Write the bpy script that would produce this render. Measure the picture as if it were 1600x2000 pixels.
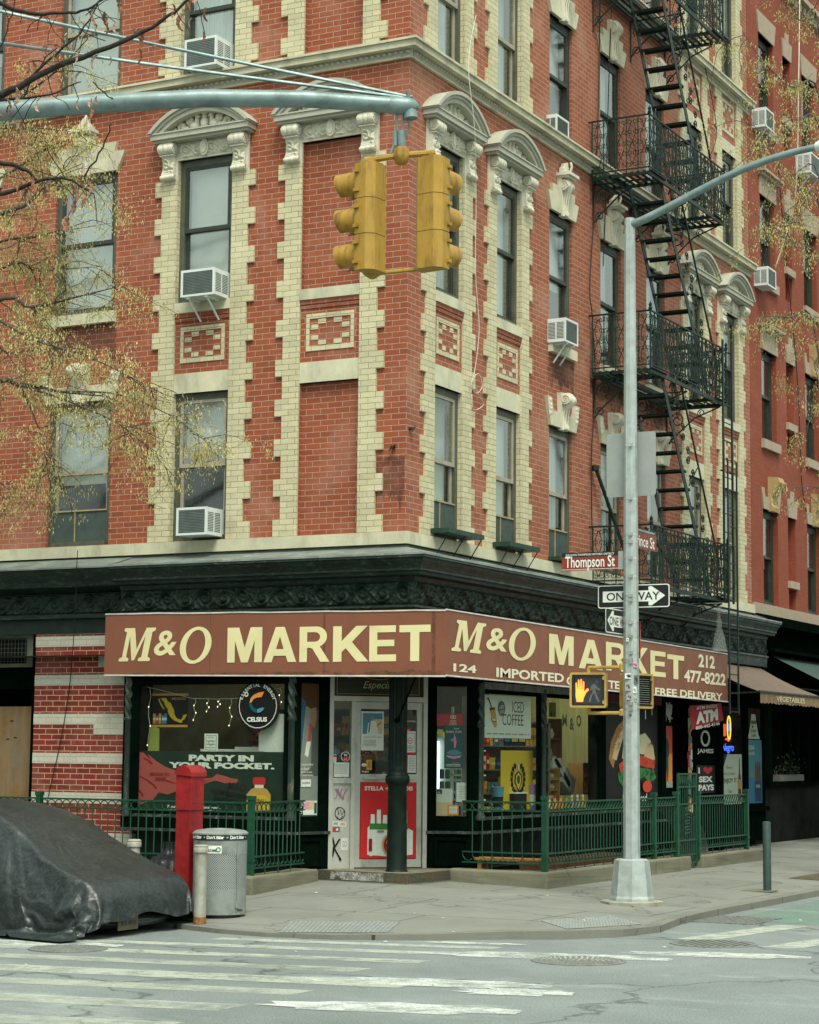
import bpy, bmesh, math, random
from math import sin, cos, pi, radians, sqrt, atan2
from mathutils import Vector, Matrix, noise
from mathutils.geometry import tessellate_polygon

for _o in list(bpy.data.objects):
    bpy.data.objects.remove(_o)
SC = bpy.context.scene
COL = SC.collection
rnd = random.Random(7)

# ------------------------------------------------------------------ camera
PITCH, ROLL, YAW = 0.1165815, 0.00947124, 0.484899261
FW = Vector((-sin(YAW) * cos(PITCH), cos(YAW) * cos(PITCH), sin(PITCH)))
R0 = Vector((cos(YAW), sin(YAW), 0.0))
U0 = R0.cross(FW)
RT = R0 * cos(ROLL) + U0 * sin(ROLL)
UP = U0 * cos(ROLL) - R0 * sin(ROLL)
CAMP = Vector((11.942, -22.558, 1.6))
cam = bpy.data.cameras.new('camera')
camo = bpy.data.objects.new('camera', cam)
COL.objects.link(camo)
camo.matrix_world = Matrix(((RT.x, UP.x, -FW.x, CAMP.x), (RT.y, UP.y, -FW.y, CAMP.y), (RT.z, UP.z, -FW.z, CAMP.z), (0, 0, 0, 1)))
cam.sensor_fit = 'VERTICAL'
cam.sensor_height = 36.0
cam.lens = 36.0 * 4008.8 / 2000.0
cam.clip_start = 0.1
cam.clip_end = 800
SC.camera = camo

# ------------------------------------------------------------------ light
SUN_EL, SUN_AZ = radians(58), radians(140)      # azimuth measured clockwise from +Y
w = bpy.data.worlds.new('World')
SC.world = w
w.use_nodes = True
nt = w.node_tree
nt.nodes.clear()
sky = nt.nodes.new('ShaderNodeTexSky')
sky.sky_type = 'NISHITA'
sky.sun_disc = False
sky.sun_elevation = SUN_EL
sky.sun_rotation = SUN_AZ
sky.air_density = 1.2
sky.dust_density = 4.0
hs = nt.nodes.new('ShaderNodeHueSaturation')
hs.inputs['Saturation'].default_value = 0.22
tint = nt.nodes.new('ShaderNodeMixRGB')
tint.blend_type = 'MULTIPLY'
tint.inputs[0].default_value = 1.0
tint.inputs[2].default_value = (0.885, 1.0, 0.935, 1)
bg = nt.nodes.new('ShaderNodeBackground')
bg.inputs['Strength'].default_value = 0.10
wo = nt.nodes.new('ShaderNodeOutputWorld')
cloud = nt.nodes.new('ShaderNodeMixRGB')           # overcast: the clear sky under an even cloud layer
cloud.inputs[0].default_value = 0.6
cloud.inputs[2].default_value = (5.6, 5.9, 5.7, 1)
nt.links.new(sky.outputs[0], cloud.inputs[1])
nt.links.new(cloud.outputs[0], hs.inputs['Color'])
nt.links.new(hs.outputs[0], tint.inputs[1])
nt.links.new(tint.outputs[0], bg.inputs['Color'])
nt.links.new(bg.outputs[0], wo.inputs['Surface'])

sl = bpy.data.lights.new('sun', 'SUN')
sl.energy = 1.7
sl.angle = radians(24)
sl.color = (1.0, 0.95, 0.80)
so = bpy.data.objects.new('sun', sl)
COL.objects.link(so)
_sd = Vector((sin(SUN_AZ) * cos(SUN_EL), cos(SUN_AZ) * cos(SUN_EL), sin(SUN_EL)))
so.rotation_euler = _sd.to_track_quat('Z', 'Y').to_euler()
so.location = (10, -20, 30)

vs = SC.view_settings
vs.view_transform = 'Standard'
vs.look = 'None'
vs.gamma = 1.0
vs.exposure = 1.08
SC.cycles.max_bounces = 7
SC.cycles.diffuse_bounces = 3
SC.cycles.glossy_bounces = 3
SC.cycles.transmission_bounces = 4
SC.cycles.transparent_max_bounces = 10
SC.cycles.caustics_reflective = False
SC.cycles.caustics_refractive = False

# ------------------------------------------------------------------ materials
def _mat(name):
    m = bpy.data.materials.new(name)
    m.use_nodes = True
    n = m.node_tree
    n.nodes.clear()
    out = n.nodes.new('ShaderNodeOutputMaterial')
    b = n.nodes.new('ShaderNodeBsdfPrincipled')
    n.links.new(b.outputs[0], out.inputs['Surface'])
    return m, n, b, out

def _ramp(n, fac, stops):
    r = n.nodes.new('ShaderNodeValToRGB')
    e = r.color_ramp.elements
    while len(e) < len(stops):
        e.new(0.5)
    for i, (p, c) in enumerate(stops):
        e[i].position = p
        e[i].color = (c, c, c, 1) if not isinstance(c, tuple) else (*c, 1)
    n.links.new(fac, r.inputs[0])
    return r.outputs[0]

def _noise(n, scale, detail=4, rough=0.6, vec=None, src='Object', stretch=None, dist=0.0):
    if vec is None:
        tc = n.nodes.new('ShaderNodeTexCoord')
        vec = tc.outputs[src]
    if stretch:
        mp = n.nodes.new('ShaderNodeMapping')
        mp.inputs['Scale'].default_value = stretch
        n.links.new(vec, mp.inputs[0])
        vec = mp.outputs[0]
    t = n.nodes.new('ShaderNodeTexNoise')
    t.inputs['Scale'].default_value = scale
    t.inputs['Detail'].default_value = detail
    t.inputs['Roughness'].default_value = rough
    t.inputs['Distortion'].default_value = dist
    n.links.new(vec, t.inputs['Vector'])
    return t.outputs[0]

def _mix(n, fac, a, b, mode='MIX'):
    m = n.nodes.new('ShaderNodeMixRGB')
    m.blend_type = mode
    for i, x in ((0, fac), (1, a), (2, b)):
        if isinstance(x, (int, float)):
            m.inputs[i].default_value = x
        elif isinstance(x, tuple):
            m.inputs[i].default_value = (*x, 1)
        else:
            n.links.new(x, m.inputs[i])
    return m.outputs[0]

def _bump(n, b, h, strength=0.3, dist=0.01):
    bp = n.nodes.new('ShaderNodeBump')
    bp.inputs['Strength'].default_value = strength
    bp.inputs['Distance'].default_value = dist
    n.links.new(h, bp.inputs['Height'])
    n.links.new(bp.outputs[0], b.inputs['Normal'])

MATS = {}
def mat(name, col=(0.5, 0.5, 0.5), rough=0.6, metal=0.0, var=0.25, scale=6.0, dirt=None, dirt_amt=0.5, dirt_scale=3.0,
        bump=0.0, bump_scale=60.0, stretch=None, spec=0.4, dirt_stretch=None, grain=0.0):
    """painted / stone / metal surface: base colour with noise variation, blotchy wear and a fine bump"""
    if name in MATS:
        return MATS[name]
    m, n, b, out = _mat(name)
    f = _noise(n, scale, 5, 0.65, stretch=stretch)
    lo = tuple(max(0, c * (1 - var)) for c in col)
    hi = tuple(min(1, c * (1 + var)) for c in col)
    c = _ramp(n, f, [(0.3, lo), (0.7, hi)])
    if dirt:
        d = _ramp(n, _noise(n, dirt_scale, 6, 0.7, stretch=dirt_stretch), [(0.62 - 0.25 * dirt_amt, 0.0), (0.72, min(1, 0.3 + dirt_amt))])
        c = _mix(n, d, c, dirt)
    if grain:
        g = _ramp(n, _noise(n, 260, 2, 0.5), [(0.3, 1 - grain), (0.7, 1 + 0.0)])
        c = _mix(n, 1.0, c, g, 'MULTIPLY')
    n.links.new(c, b.inputs['Base Color'])
    r = _ramp(n, _noise(n, scale * 2.3, 4), [(0.3, max(0, rough - 0.12)), (0.7, min(1, rough + 0.12))])
    n.links.new(r, b.inputs['Roughness'])
    b.inputs['Metallic'].default_value = metal
    b.inputs['Specular IOR Level'].default_value = spec
    if bump:
        _bump(n, b, _noise(n, bump_scale, 4, 0.6), bump, 0.01)
    MATS[name] = m
    return m

def flat(name, col, rough=0.6, spec=0.1):
    if name in MATS:
        return MATS[name]
    m, n, b, out = _mat(name)
    c = _ramp(n, _noise(n, 25, 3), [(0.3, tuple(x * 0.93 for x in col)), (0.7, tuple(min(1, x * 1.05) for x in col))])
    n.links.new(c, b.inputs['Base Color'])
    b.inputs['Roughness'].default_value = rough
    b.inputs['Specular IOR Level'].default_value = spec
    MATS[name] = m
    return m

def emis(name, col, strength):
    if name in MATS:
        return MATS[name]
    m, n, b, out = _mat(name)
    b.inputs['Base Color'].default_value = (*col, 1)
    b.inputs['Emission Color'].default_value = (*col, 1)
    b.inputs['Emission Strength'].default_value = strength
    MATS[name] = m
    return m

def brick(name, c1, c2, mortar, bw=0.215, rh=0.075, ms=0.011, rough=0.85, wash=(0.5, 0.3, 0.26), wash_amt=0.35, stain=(0.16, 0.07, 0.05), stain_amt=0.4, bump=0.6, off=0.5, joint_var=True, odd=None):
    """brickwork in metres through the UV map: two brick tints mixed per brick, mortar, pale bloom and dark streaks"""
    if name in MATS:
        return MATS[name]
    m, n, b, out = _mat(name)
    uv = n.nodes.new('ShaderNodeUVMap')
    # slightly irregular courses
    nz = n.nodes.new('ShaderNodeTexNoise')
    nz.inputs['Scale'].default_value = 9.0
    nz.inputs['Detail'].default_value = 2
    n.links.new(uv.outputs[0], nz.inputs['Vector'])
    vm = n.nodes.new('ShaderNodeVectorMath'); vm.operation = 'SUBTRACT'
    n.links.new(nz.outputs['Color'], vm.inputs[0]); vm.inputs[1].default_value = (0.5, 0.5, 0.5)
    vs2 = n.nodes.new('ShaderNodeVectorMath'); vs2.operation = 'SCALE'
    n.links.new(vm.outputs[0], vs2.inputs[0]); vs2.inputs['Scale'].default_value = 0.007
    va = n.nodes.new('ShaderNodeVectorMath'); va.operation = 'ADD'
    n.links.new(uv.outputs[0], va.inputs[0]); n.links.new(vs2.outputs[0], va.inputs[1])
    t = n.nodes.new('ShaderNodeTexBrick')
    t.offset = off
    t.inputs['Scale'].default_value = 1.0
    t.inputs['Mortar Size'].default_value = ms / 2
    t.inputs['Mortar Smooth'].default_value = 0.25
    t.inputs['Bias'].default_value = 0.0
    t.inputs['Brick Width'].default_value = bw
    t.inputs['Row Height'].default_value = rh
    t.inputs['Color1'].default_value = (*c1, 1)
    t.inputs['Color2'].default_value = (*c2, 1)
    t.inputs['Mortar'].default_value = (*mortar, 1)
    n.links.new(va.outputs[0], t.inputs['Vector'])
    c = t.outputs['Color']
    if odd:
        t2 = n.nodes.new('ShaderNodeTexBrick')
        t2.offset = off
        for k, v in (('Scale', 1.0), ('Mortar Size', 0.0), ('Bias', -0.55), ('Brick Width', bw), ('Row Height', rh)):
            t2.inputs[k].default_value = v
        t2.inputs['Color1'].default_value = (0, 0, 0, 1)
        t2.inputs['Color2'].default_value = (1, 1, 1, 1)
        t2.inputs['Mortar'].default_value = (0, 0, 0, 1)
        n.links.new(va.outputs[0], t2.inputs['Vector'])
        inv = n.nodes.new('ShaderNodeMath'); inv.operation = 'SUBTRACT'; inv.inputs[0].default_value = 1.0
        n.links.new(t.outputs['Fac'], inv.inputs[1])
        mm = n.nodes.new('ShaderNodeMath'); mm.operation = 'MULTIPLY'
        r2 = _ramp(n, t2.outputs['Color'], [(0.72, 0.0), (0.8, 0.8)])
        n.links.new(r2, mm.inputs[0]); n.links.new(inv.outputs[0], mm.inputs[1])
        c = _mix(n, mm.outputs[0], c, odd)
    fine = _ramp(n, _noise(n, 55, 4, 0.7, vec=uv.outputs[0]), [(0.25, 0.72), (0.75, 1.18)])
    c = _mix(n, 1.0, c, fine, 'MULTIPLY')
    big = _ramp(n, _noise(n, 0.75, 6, 0.72, vec=uv.outputs[0], dist=0.4), [(0.5, 0.0), (0.72, wash_amt)])
    c = _mix(n, big, c, wash)
    st = _ramp(n, _noise(n, 1.0, 6, 0.7, vec=uv.outputs[0], stretch=(1.6, 0.5, 1)), [(0.52, 0.0), (0.78, stain_amt)])
    c = _mix(n, st, c, stain)
    n.links.new(c, b.inputs['Base Color'])
    b.inputs['Roughness'].default_value = rough
    b.inputs['Specular IOR Level'].default_value = 0.25
    inv2 = n.nodes.new('ShaderNodeMath'); inv2.operation = 'MULTIPLY_ADD'
    n.links.new(t.outputs['Fac'], inv2.inputs[0]); inv2.inputs[1].default_value = -1.0
    n.links.new(_ramp(n, _noise(n, 90, 3, vec=uv.outputs[0]), [(0.2, 0.0), (0.8, 0.35)]), inv2.inputs[2])
    _bump(n, b, inv2.outputs[0], bump, 0.008)
    MATS[name] = m
    return m

def glass(name, refl=0.16, tint=(0.8, 0.9, 0.85), rough=0.015, wave=0.04, dust=0.0, fres=0.55):
    if name in MATS:
        return MATS[name]
    m, n, b, out = _mat(name)
    n.nodes.remove(b)
    tr = n.nodes.new('ShaderNodeBsdfTransparent')
    tr.inputs[0].default_value = (*tint, 1)
    gl = n.nodes.new('ShaderNodeBsdfGlossy')
    gl.inputs['Roughness'].default_value = rough
    gl.inputs[0].default_value = (0.9, 0.95, 0.92, 1)
    lw = n.nodes.new('ShaderNodeLayerWeight')
    lw.inputs['Blend'].default_value = 0.25
    ma = n.nodes.new('ShaderNodeMath'); ma.operation = 'MULTIPLY_ADD'
    n.links.new(lw.outputs['Fresnel'], ma.inputs[0]); ma.inputs[1].default_value = fres; ma.inputs[2].default_value = refl
    mx = n.nodes.new('ShaderNodeMixShader')
    n.links.new(ma.outputs[0], mx.inputs[0])
    n.links.new(tr.outputs[0], mx.inputs[1]); n.links.new(gl.outputs[0], mx.inputs[2])
    bp = n.nodes.new('ShaderNodeBump')
    bp.inputs['Strength'].default_value = wave
    bp.inputs['Distance'].default_value = 0.05
    n.links.new(_noise(n, 2.2, 2), bp.inputs['Height'])
    n.links.new(bp.outputs[0], gl.inputs['Normal'])
    sh = mx.outputs[0]
    if dust:
        df = n.nodes.new('ShaderNodeBsdfDiffuse')
        df.inputs[0].default_value = (0.5, 0.52, 0.48, 1)
        m2 = n.nodes.new('ShaderNodeMixShader')
        n.links.new(_ramp(n, _noise(n, 1.6, 6, 0.7), [(0.35, 0.0), (0.8, dust)]), m2.inputs[0])
        n.links.new(sh, m2.inputs[1]); n.links.new(df.outputs[0], m2.inputs[2])
        sh = m2.outputs[0]
    n.links.new(sh, out.inputs['Surface'])
    MATS[name] = m
    return m

# ------------------------------------------------------------------ mesh helpers
class MB:
    """collects faces (with a material each) and links them as ONE mesh object"""
    def __init__(s, m=None):
        s.v = []; s.f = []; s.mi = []; s.mats = []; s.cur = 0
        if m: s.use(m)
    def use(s, m):
        if m not in s.mats: s.mats.append(m)
        s.cur = s.mats.index(m)
        return s
    def add(s, verts, faces):
        b = len(s.v)
        s.v += [tuple(p) for p in verts]
        s.f += [[i + b for i in f] for f in faces]
        s.mi += [s.cur] * len(faces)
        return s
    def quad(s, a, b, c, d):
        return s.add([a, b, c, d], [(0, 1, 2, 3)])
    def box(s, u0, u1, v0, v1, n0, n1, T=None):
        """u, v(height), n(outwards) through a frame T, or x, z, y without one"""
        T = T or (lambda u, v, n: (u, n, v))
        P = [T(u, v, n) for n in (n0, n1) for v in (v0, v1) for u in (u0, u1)]
        return s.add(P, [(0, 2, 3, 1), (4, 5, 7, 6), (0, 1, 5, 4), (2, 6, 7, 3), (0, 4, 6, 2), (1, 3, 7, 5)])
    def cube(s, x0, x1, y0, y1, z0, z1):
        return s.box(x0, x1, z0, z1, y0, y1)
    def prism(s, poly, n0, n1, T=None, holes=(), back=True):
        T = T or (lambda u, v, n: (u, n, v))
        loops = [list(poly)] + [list(h) for h in holes]
        flatp = [p for l in loops for p in l]
        tri = tessellate_polygon([[Vector((p[0], p[1], 0)) for p in l] for l in loops])
        N = len(flatp)
        V = [T(p[0], p[1], n1) for p in flatp] + [T(p[0], p[1], n0) for p in flatp]
        F = [tuple(t) for t in tri]
        if back: F += [tuple(reversed([i + N for i in t])) for t in tri]
        if n0 != n1:
            o = 0
            for l in loops:
                k = len(l)
                for i in range(k):
                    j = (i + 1) % k
                    F.append((o + i, o + j, o + j + N, o + i + N))
                o += k
        return s.add(V, F)
    def sheet(s, poly, n, T=None, holes=()):
        T = T or (lambda u, v, n: (u, n, v))
        loops = [list(poly)] + [list(h) for h in holes]
        flatp = [p for l in loops for p in l]
        tri = tessellate_polygon([[Vector((p[0], p[1], 0)) for p in l] for l in loops])
        return s.add([T(p[0], p[1], n) for p in flatp], [tuple(t) for t in tri])
    def tube(s, pts, r, n=6, cap=True, closed=False):
        pts = [Vector(p) for p in pts]
        k = len(pts)
        rr = r if isinstance(r, (list, tuple)) else [r] * k
        V = []; prev = None
        for i, p in enumerate(pts):
            if closed: t = pts[(i + 1) % k] - pts[i - 1]
            else: t = pts[min(i + 1, k - 1)] - pts[max(i - 1, 0)]
            if t.length < 1e-9: t = Vector((0, 0, 1))
            t.normalize()
            if prev is None:
                a = Vector((0, 0, 1)) if abs(t.z) < 0.9 else Vector((1, 0, 0))
                x = t.cross(a).normalized()
            else:
                x = (prev - t * prev.dot(t))
                x = x.normalized() if x.length > 1e-6 else t.orthogonal().normalized()
            prev = x
            y = t.cross(x)
            for j in range(n):
                a = 2 * pi * (j + 0.5) / n
                V.append(p + x * (rr[i] * cos(a)) + y * (rr[i] * sin(a)))
        F = []
        for i in range(k if closed else k - 1):
            i2 = (i + 1) % k
            for j in range(n):
                j2 = (j + 1) % n
                F.append((i * n + j, i * n + j2, i2 * n + j2, i2 * n + j))
        if cap and not closed:
            F.append(tuple(range(n))[::-1]); F.append(tuple((k - 1) * n + j for j in range(n)))
        return s.add(V, F)
    def lathe(s, prof, c=(0, 0, 0), n=20, axis=None, cap=True, a0=0.0, a1=2 * pi):
        """prof: (radius, height) pairs; axis: optional (X,Y,Z) vectors of the turned frame"""
        X, Y, Z = axis or (Vector((1, 0, 0)), Vector((0, 1, 0)), Vector((0, 0, 1)))
        c = Vector(c); V = []
        full = abs(a1 - a0 - 2 * pi) < 1e-6
        m = n if full else n + 1
        for r, h in prof:
            for j in range(m):
                a = a0 + (a1 - a0) * j / n
                V.append(c + X * (r * cos(a)) + Y * (r * sin(a)) + Z * h)
        F = []
        for i in range(len(prof) - 1):
            for j in range(n):
                j2 = (j + 1) % m
                F.append((i * m + j, i * m + j2, (i + 1) * m + j2, (i + 1) * m + j))
        if cap and full:
            F.append(tuple(range(m))[::-1]); F.append(tuple((len(prof) - 1) * m + j for j in range(m)))
        return s.add(V, F)
    def grid(s, fn, nu, nv):
        V = [fn(i / nu, j / nv) for j in range(nv + 1) for i in range(nu + 1)]
        F = [(j * (nu + 1) + i, j * (nu + 1) + i + 1, (j + 1) * (nu + 1) + i + 1, (j + 1) * (nu + 1) + i) for j in range(nv) for i in range(nu)]
        return s.add(V, F)
    def text(s, body, u, v, T, n, w=None, h=None, bold=0.0, shear=0.0, align='C', depth=0.0, rot=0.0, size=None):
        """lettering whose box is w x h (either may be None = keep proportion); (u, v) is the box centre (align C) or left middle (L)"""
        pts, faces = text_geo(body, bold, shear)
        if not pts: return s
        x0 = min(p[0] for p in pts); x1 = max(p[0] for p in pts); y0 = min(p[1] for p in pts); y1 = max(p[1] for p in pts)
        bw, bh = max(1e-6, x1 - x0), max(1e-6, y1 - y0)
        if w is None and h is None: sx = sy = size or 1
        else:
            sx = w / bw if w else h / bh
            sy = h / bh if h else w / bw
        W, Hh = bw * sx, bh * sy
        ox = -W / 2 if align == 'C' else (0 if align == 'L' else -W)
        cr, sr = cos(rot), sin(rot)
        V = []
        for p in pts:
            a, b_ = (p[0] - x0) * sx + ox, (p[1] - y0) * sy - Hh / 2
            V.append(T(u + a * cr - b_ * sr, v + a * sr + b_ * cr, n))
        return s.add(V, faces)
    def build(s, name, parent=None, smooth=None, fix=False):
        me = bpy.data.meshes.new(name)
        me.from_pydata(s.v, [], s.f)
        for m in s.mats: me.materials.append(m)
        if len(s.mats) > 1: me.polygons.foreach_set('material_index', s.mi)
        if fix:
            bm = bmesh.new(); bm.from_mesh(me)
            bmesh.ops.remove_doubles(bm, verts=bm.verts, dist=1e-5)
            bmesh.ops.recalc_face_normals(bm, faces=bm.faces)
            bm.to_mesh(me); bm.free()
        uvl = me.uv_layers.new(name='UVMap')
        vs_ = me.vertices
        dat = [0.0] * (2 * len(me.loops))
        for p in me.polygons:
            nn = p.normal
            if abs(nn.z) > 0.75:
                for li in p.loop_indices:
                    co = vs_[me.loops[li].vertex_index].co
                    dat[2 * li] = co.x; dat[2 * li + 1] = co.y
            else:
                l = sqrt(nn.x * nn.x + nn.y * nn.y) or 1
                # snap to the dominant wall direction so that u runs on along a facade
                if abs(nn.x) > 2.5 * abs(nn.y): tx, ty = 0.0, 1.0
                elif abs(nn.y) > 2.5 * abs(nn.x): tx, ty = 1.0, 0.0
                else: tx, ty = -nn.y / l, nn.x / l
                for li in p.loop_indices:
                    co = vs_[me.loops[li].vertex_index].co
                    dat[2 * li] = co.x * tx + co.y * ty; dat[2 * li + 1] = co.z
        uvl.data.foreach_set('uv', dat)
        if smooth is not None:
            me.polygons.foreach_set('use_smooth', [True] * len(me.polygons))
            if smooth < 170: me.set_sharp_from_angle(angle=radians(smooth))
        me.update()
        o = bpy.data.objects.new(name, me)
        COL.objects.link(o)
        if parent is not None: attach(o, parent)
        return o

def world_mat(o):
    m = Matrix.LocRotScale(o.location, o.rotation_euler, o.scale)
    return world_mat(o.parent) @ o.matrix_parent_inverse @ m if o.parent else m

def attach(o, parent):
    o.parent = parent
    o.matrix_parent_inverse = world_mat(parent).inverted()

_TC = {}
def text_geo(body, bold, shear):
    k = (body, bold, shear)
    if k in _TC: return _TC[k]
    cu = bpy.data.curves.new('t', 'FONT')
    cu.body = body; cu.offset = bold; cu.shear = shear; cu.resolution_u = 3
    ob = bpy.data.objects.new('t', cu)
    me = ob.to_mesh()
    r = ([(v.co.x, v.co.y) for v in me.vertices], [tuple(p.vertices) for p in me.polygons])
    ob.to_mesh_clear()
    bpy.data.objects.remove(ob); bpy.data.curves.remove(cu)
    _TC[k] = r
    return r

def tag(o, label=None, cat=None, group=None, kind=None):
    if label: o['label'] = label
    if cat: o['category'] = cat
    if group: o['group'] = group
    if kind: o['kind'] = kind
    return o

def thing(name, label, cat, loc=(0, 0, 0), rz=0.0, group=None):
    o = bpy.data.objects.new(name, None)
    COL.objects.link(o)
    o.empty_display_size = 0.2
    o.location = loc; o.rotation_euler = (0, 0, rz)
    return tag(o, label, cat, group)

def dup(root, loc, rz=0.0, label=None, group=None):
    """copy of a thing with copies of its parts and sub-parts"""
    def rec(o, parent):
        c = o.copy(); COL.objects.link(c)
        if parent is not None:
            c.parent = parent; c.matrix_parent_inverse = o.matrix_parent_inverse.copy()
        for ch in o.children: rec(ch, c)
        return c
    r = rec(root, None)
    r.location = loc; r.rotation_euler = (0, 0, rz)
    if label: r['label'] = label
    if group: r['group'] = group
    return r

TL = lambda u, v, n: (u, -n, v)          # left facade: u along +X, n out to -Y
TR = lambda u, v, n: (n, u, v)           # right facade: u along +Y, n out to +X
def TF(o, du, dn):                       # any vertical plane: origin, direction, outward
    o = Vector(o); du = Vector(du).normalized(); dn = Vector(dn).normalized()
    return lambda u, v, n: (o.x + du.x * u + dn.x * n, o.y + du.y * u + dn.y * n, o.z + v)

def arc(cx, cy, r, a0, a1, n):
    return [(cx + r * cos(a0 + (a1 - a0) * i / n), cy + r * sin(a0 + (a1 - a0) * i / n)) for i in range(n + 1)]

def spiral(cx, cy, r0, r1, a0, turns, n=14):
    return [(cx + (r0 + (r1 - r0) * i / n) * cos(a0 + 2 * pi * turns * i / n), cy + (r0 + (r1 - r0) * i / n) * sin(a0 + 2 * pi * turns * i / n)) for i in range(n + 1)]

def rrect(u0, u1, v0, v1, r, n=4):
    P = []
    for cx, cy, a in ((u1 - r, v1 - r, 0), (u0 + r, v1 - r, pi / 2), (u0 + r, v0 + r, pi), (u1 - r, v0 + r, 1.5 * pi)):
        P += arc(cx, cy, r, a, a + pi / 2, n)
    return P
def ell(cx, cy, a, b, n=24):
    return [(cx + a * cos(2 * pi * i / n), cy + b * sin(2 * pi * i / n)) for i in range(n)]
def rect(u0, u1, v0, v1): return [(u0, v0), (u1, v0), (u1, v1), (u0, v1)]

# photo measurements -> metres on a known wall plane (x = const or y = const)
def _ray(px, py): return FW + RT * ((px - 800) / 4008.8) - UP * ((py - 1000) / 4008.8)
def onL(px, py, n=0.0):
    d = _ray(px, py); t = (-n - CAMP.y) / d.y; p = CAMP + d * t
    return p.x, p.z
def onR(px, py, n=0.0):
    d = _ray(px, py); t = (n - CAMP.x) / d.x; p = CAMP + d * t
    return p.y, p.z
def at_depth(px, py, D): return CAMP + _ray(px, py) * D
def onV(px, py, o, dn):
    """point on a vertical plane through o with horizontal normal dn"""
    d = _ray(px, py); dn = Vector(dn); t = (Vector(o) - CAMP).dot(dn) / d.dot(dn)
    return CAMP + d * t
def on_ground(px, py, z):
    d = _ray(px, py); t = (z - CAMP.z) / d.z
    return CAMP + d * t

# ================================================================== SETTING: street, pavement, kerb
SLOPE = 0.033
def gz(x, y): return -SLOPE * max(x, -y, 0.0)
ST = -0.21

def asphalt_mat():
    m, n, b, out = _mat('asphalt')
    tc = n.nodes.new('ShaderNodeTexCoord')
    o = tc.outputs['Object']
    c = _ramp(n, _noise(n, 0.45, 6, 0.65, vec=o, dist=0.5), [(0.3, (0.140, 0.163, 0.160)), (0.7, (0.215, 0.243, 0.237))])
    sp = _ramp(n, _noise(n, 62, 4, 0.85, vec=o), [(0.35, 0.55), (0.5, 1.0), (0.66, 1.65)])
    c = _mix(n, 1.0, c, sp, 'MULTIPLY')
    # tyre-worn bands and pale worn paint dust
    pt = _ramp(n, _noise(n, 0.8, 7, 0.75, vec=o, stretch=(0.6, 1.4, 1)), [(0.56, 0.0), (0.72, 0.45)])
    c = _mix(n, pt, c, (0.42, 0.46, 0.43))
    dk = _ramp(n, _noise(n, 1.3, 6, 0.7, vec=o), [(0.6, 0.0), (0.75, 0.5)])
    c = _mix(n, dk, c, (0.11, 0.11, 0.105))
    # hairline cracks
    v = n.nodes.new('ShaderNodeTexVoronoi'); v.feature = 'DISTANCE_TO_EDGE'; v.inputs['Scale'].default_value = 0.22
    dv = n.nodes.new('ShaderNodeVectorMath'); dv.operation = 'MULTIPLY_ADD'
    nz = n.nodes.new('ShaderNodeTexNoise'); nz.inputs['Scale'].default_value = 1.3; nz.inputs['Detail'].default_value = 6
    n.links.new(o, nz.inputs['Vector'])
    n.links.new(nz.outputs['Color'], dv.inputs[0]); dv.inputs[1].default_value = (1.5, 1.5, 0); n.links.new(o, dv.inputs[2])
    n.links.new(dv.outputs[0], v.inputs['Vector'])
    ck = _ramp(n, v.outputs['Distance'], [(0.0, 0.45), (0.009, 1.0)])
    c = _mix(n, 1.0, c, ck, 'MULTIPLY')
    n.links.new(c, b.inputs['Base Color'])
    b.inputs['Roughness'].default_value = 0.88
    b.inputs['Specular IOR Level'].default_value = 0.3
    _bump(n, b, _noise(n, 110, 3, 0.7, vec=o), 0.5, 0.006)
    return m

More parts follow.
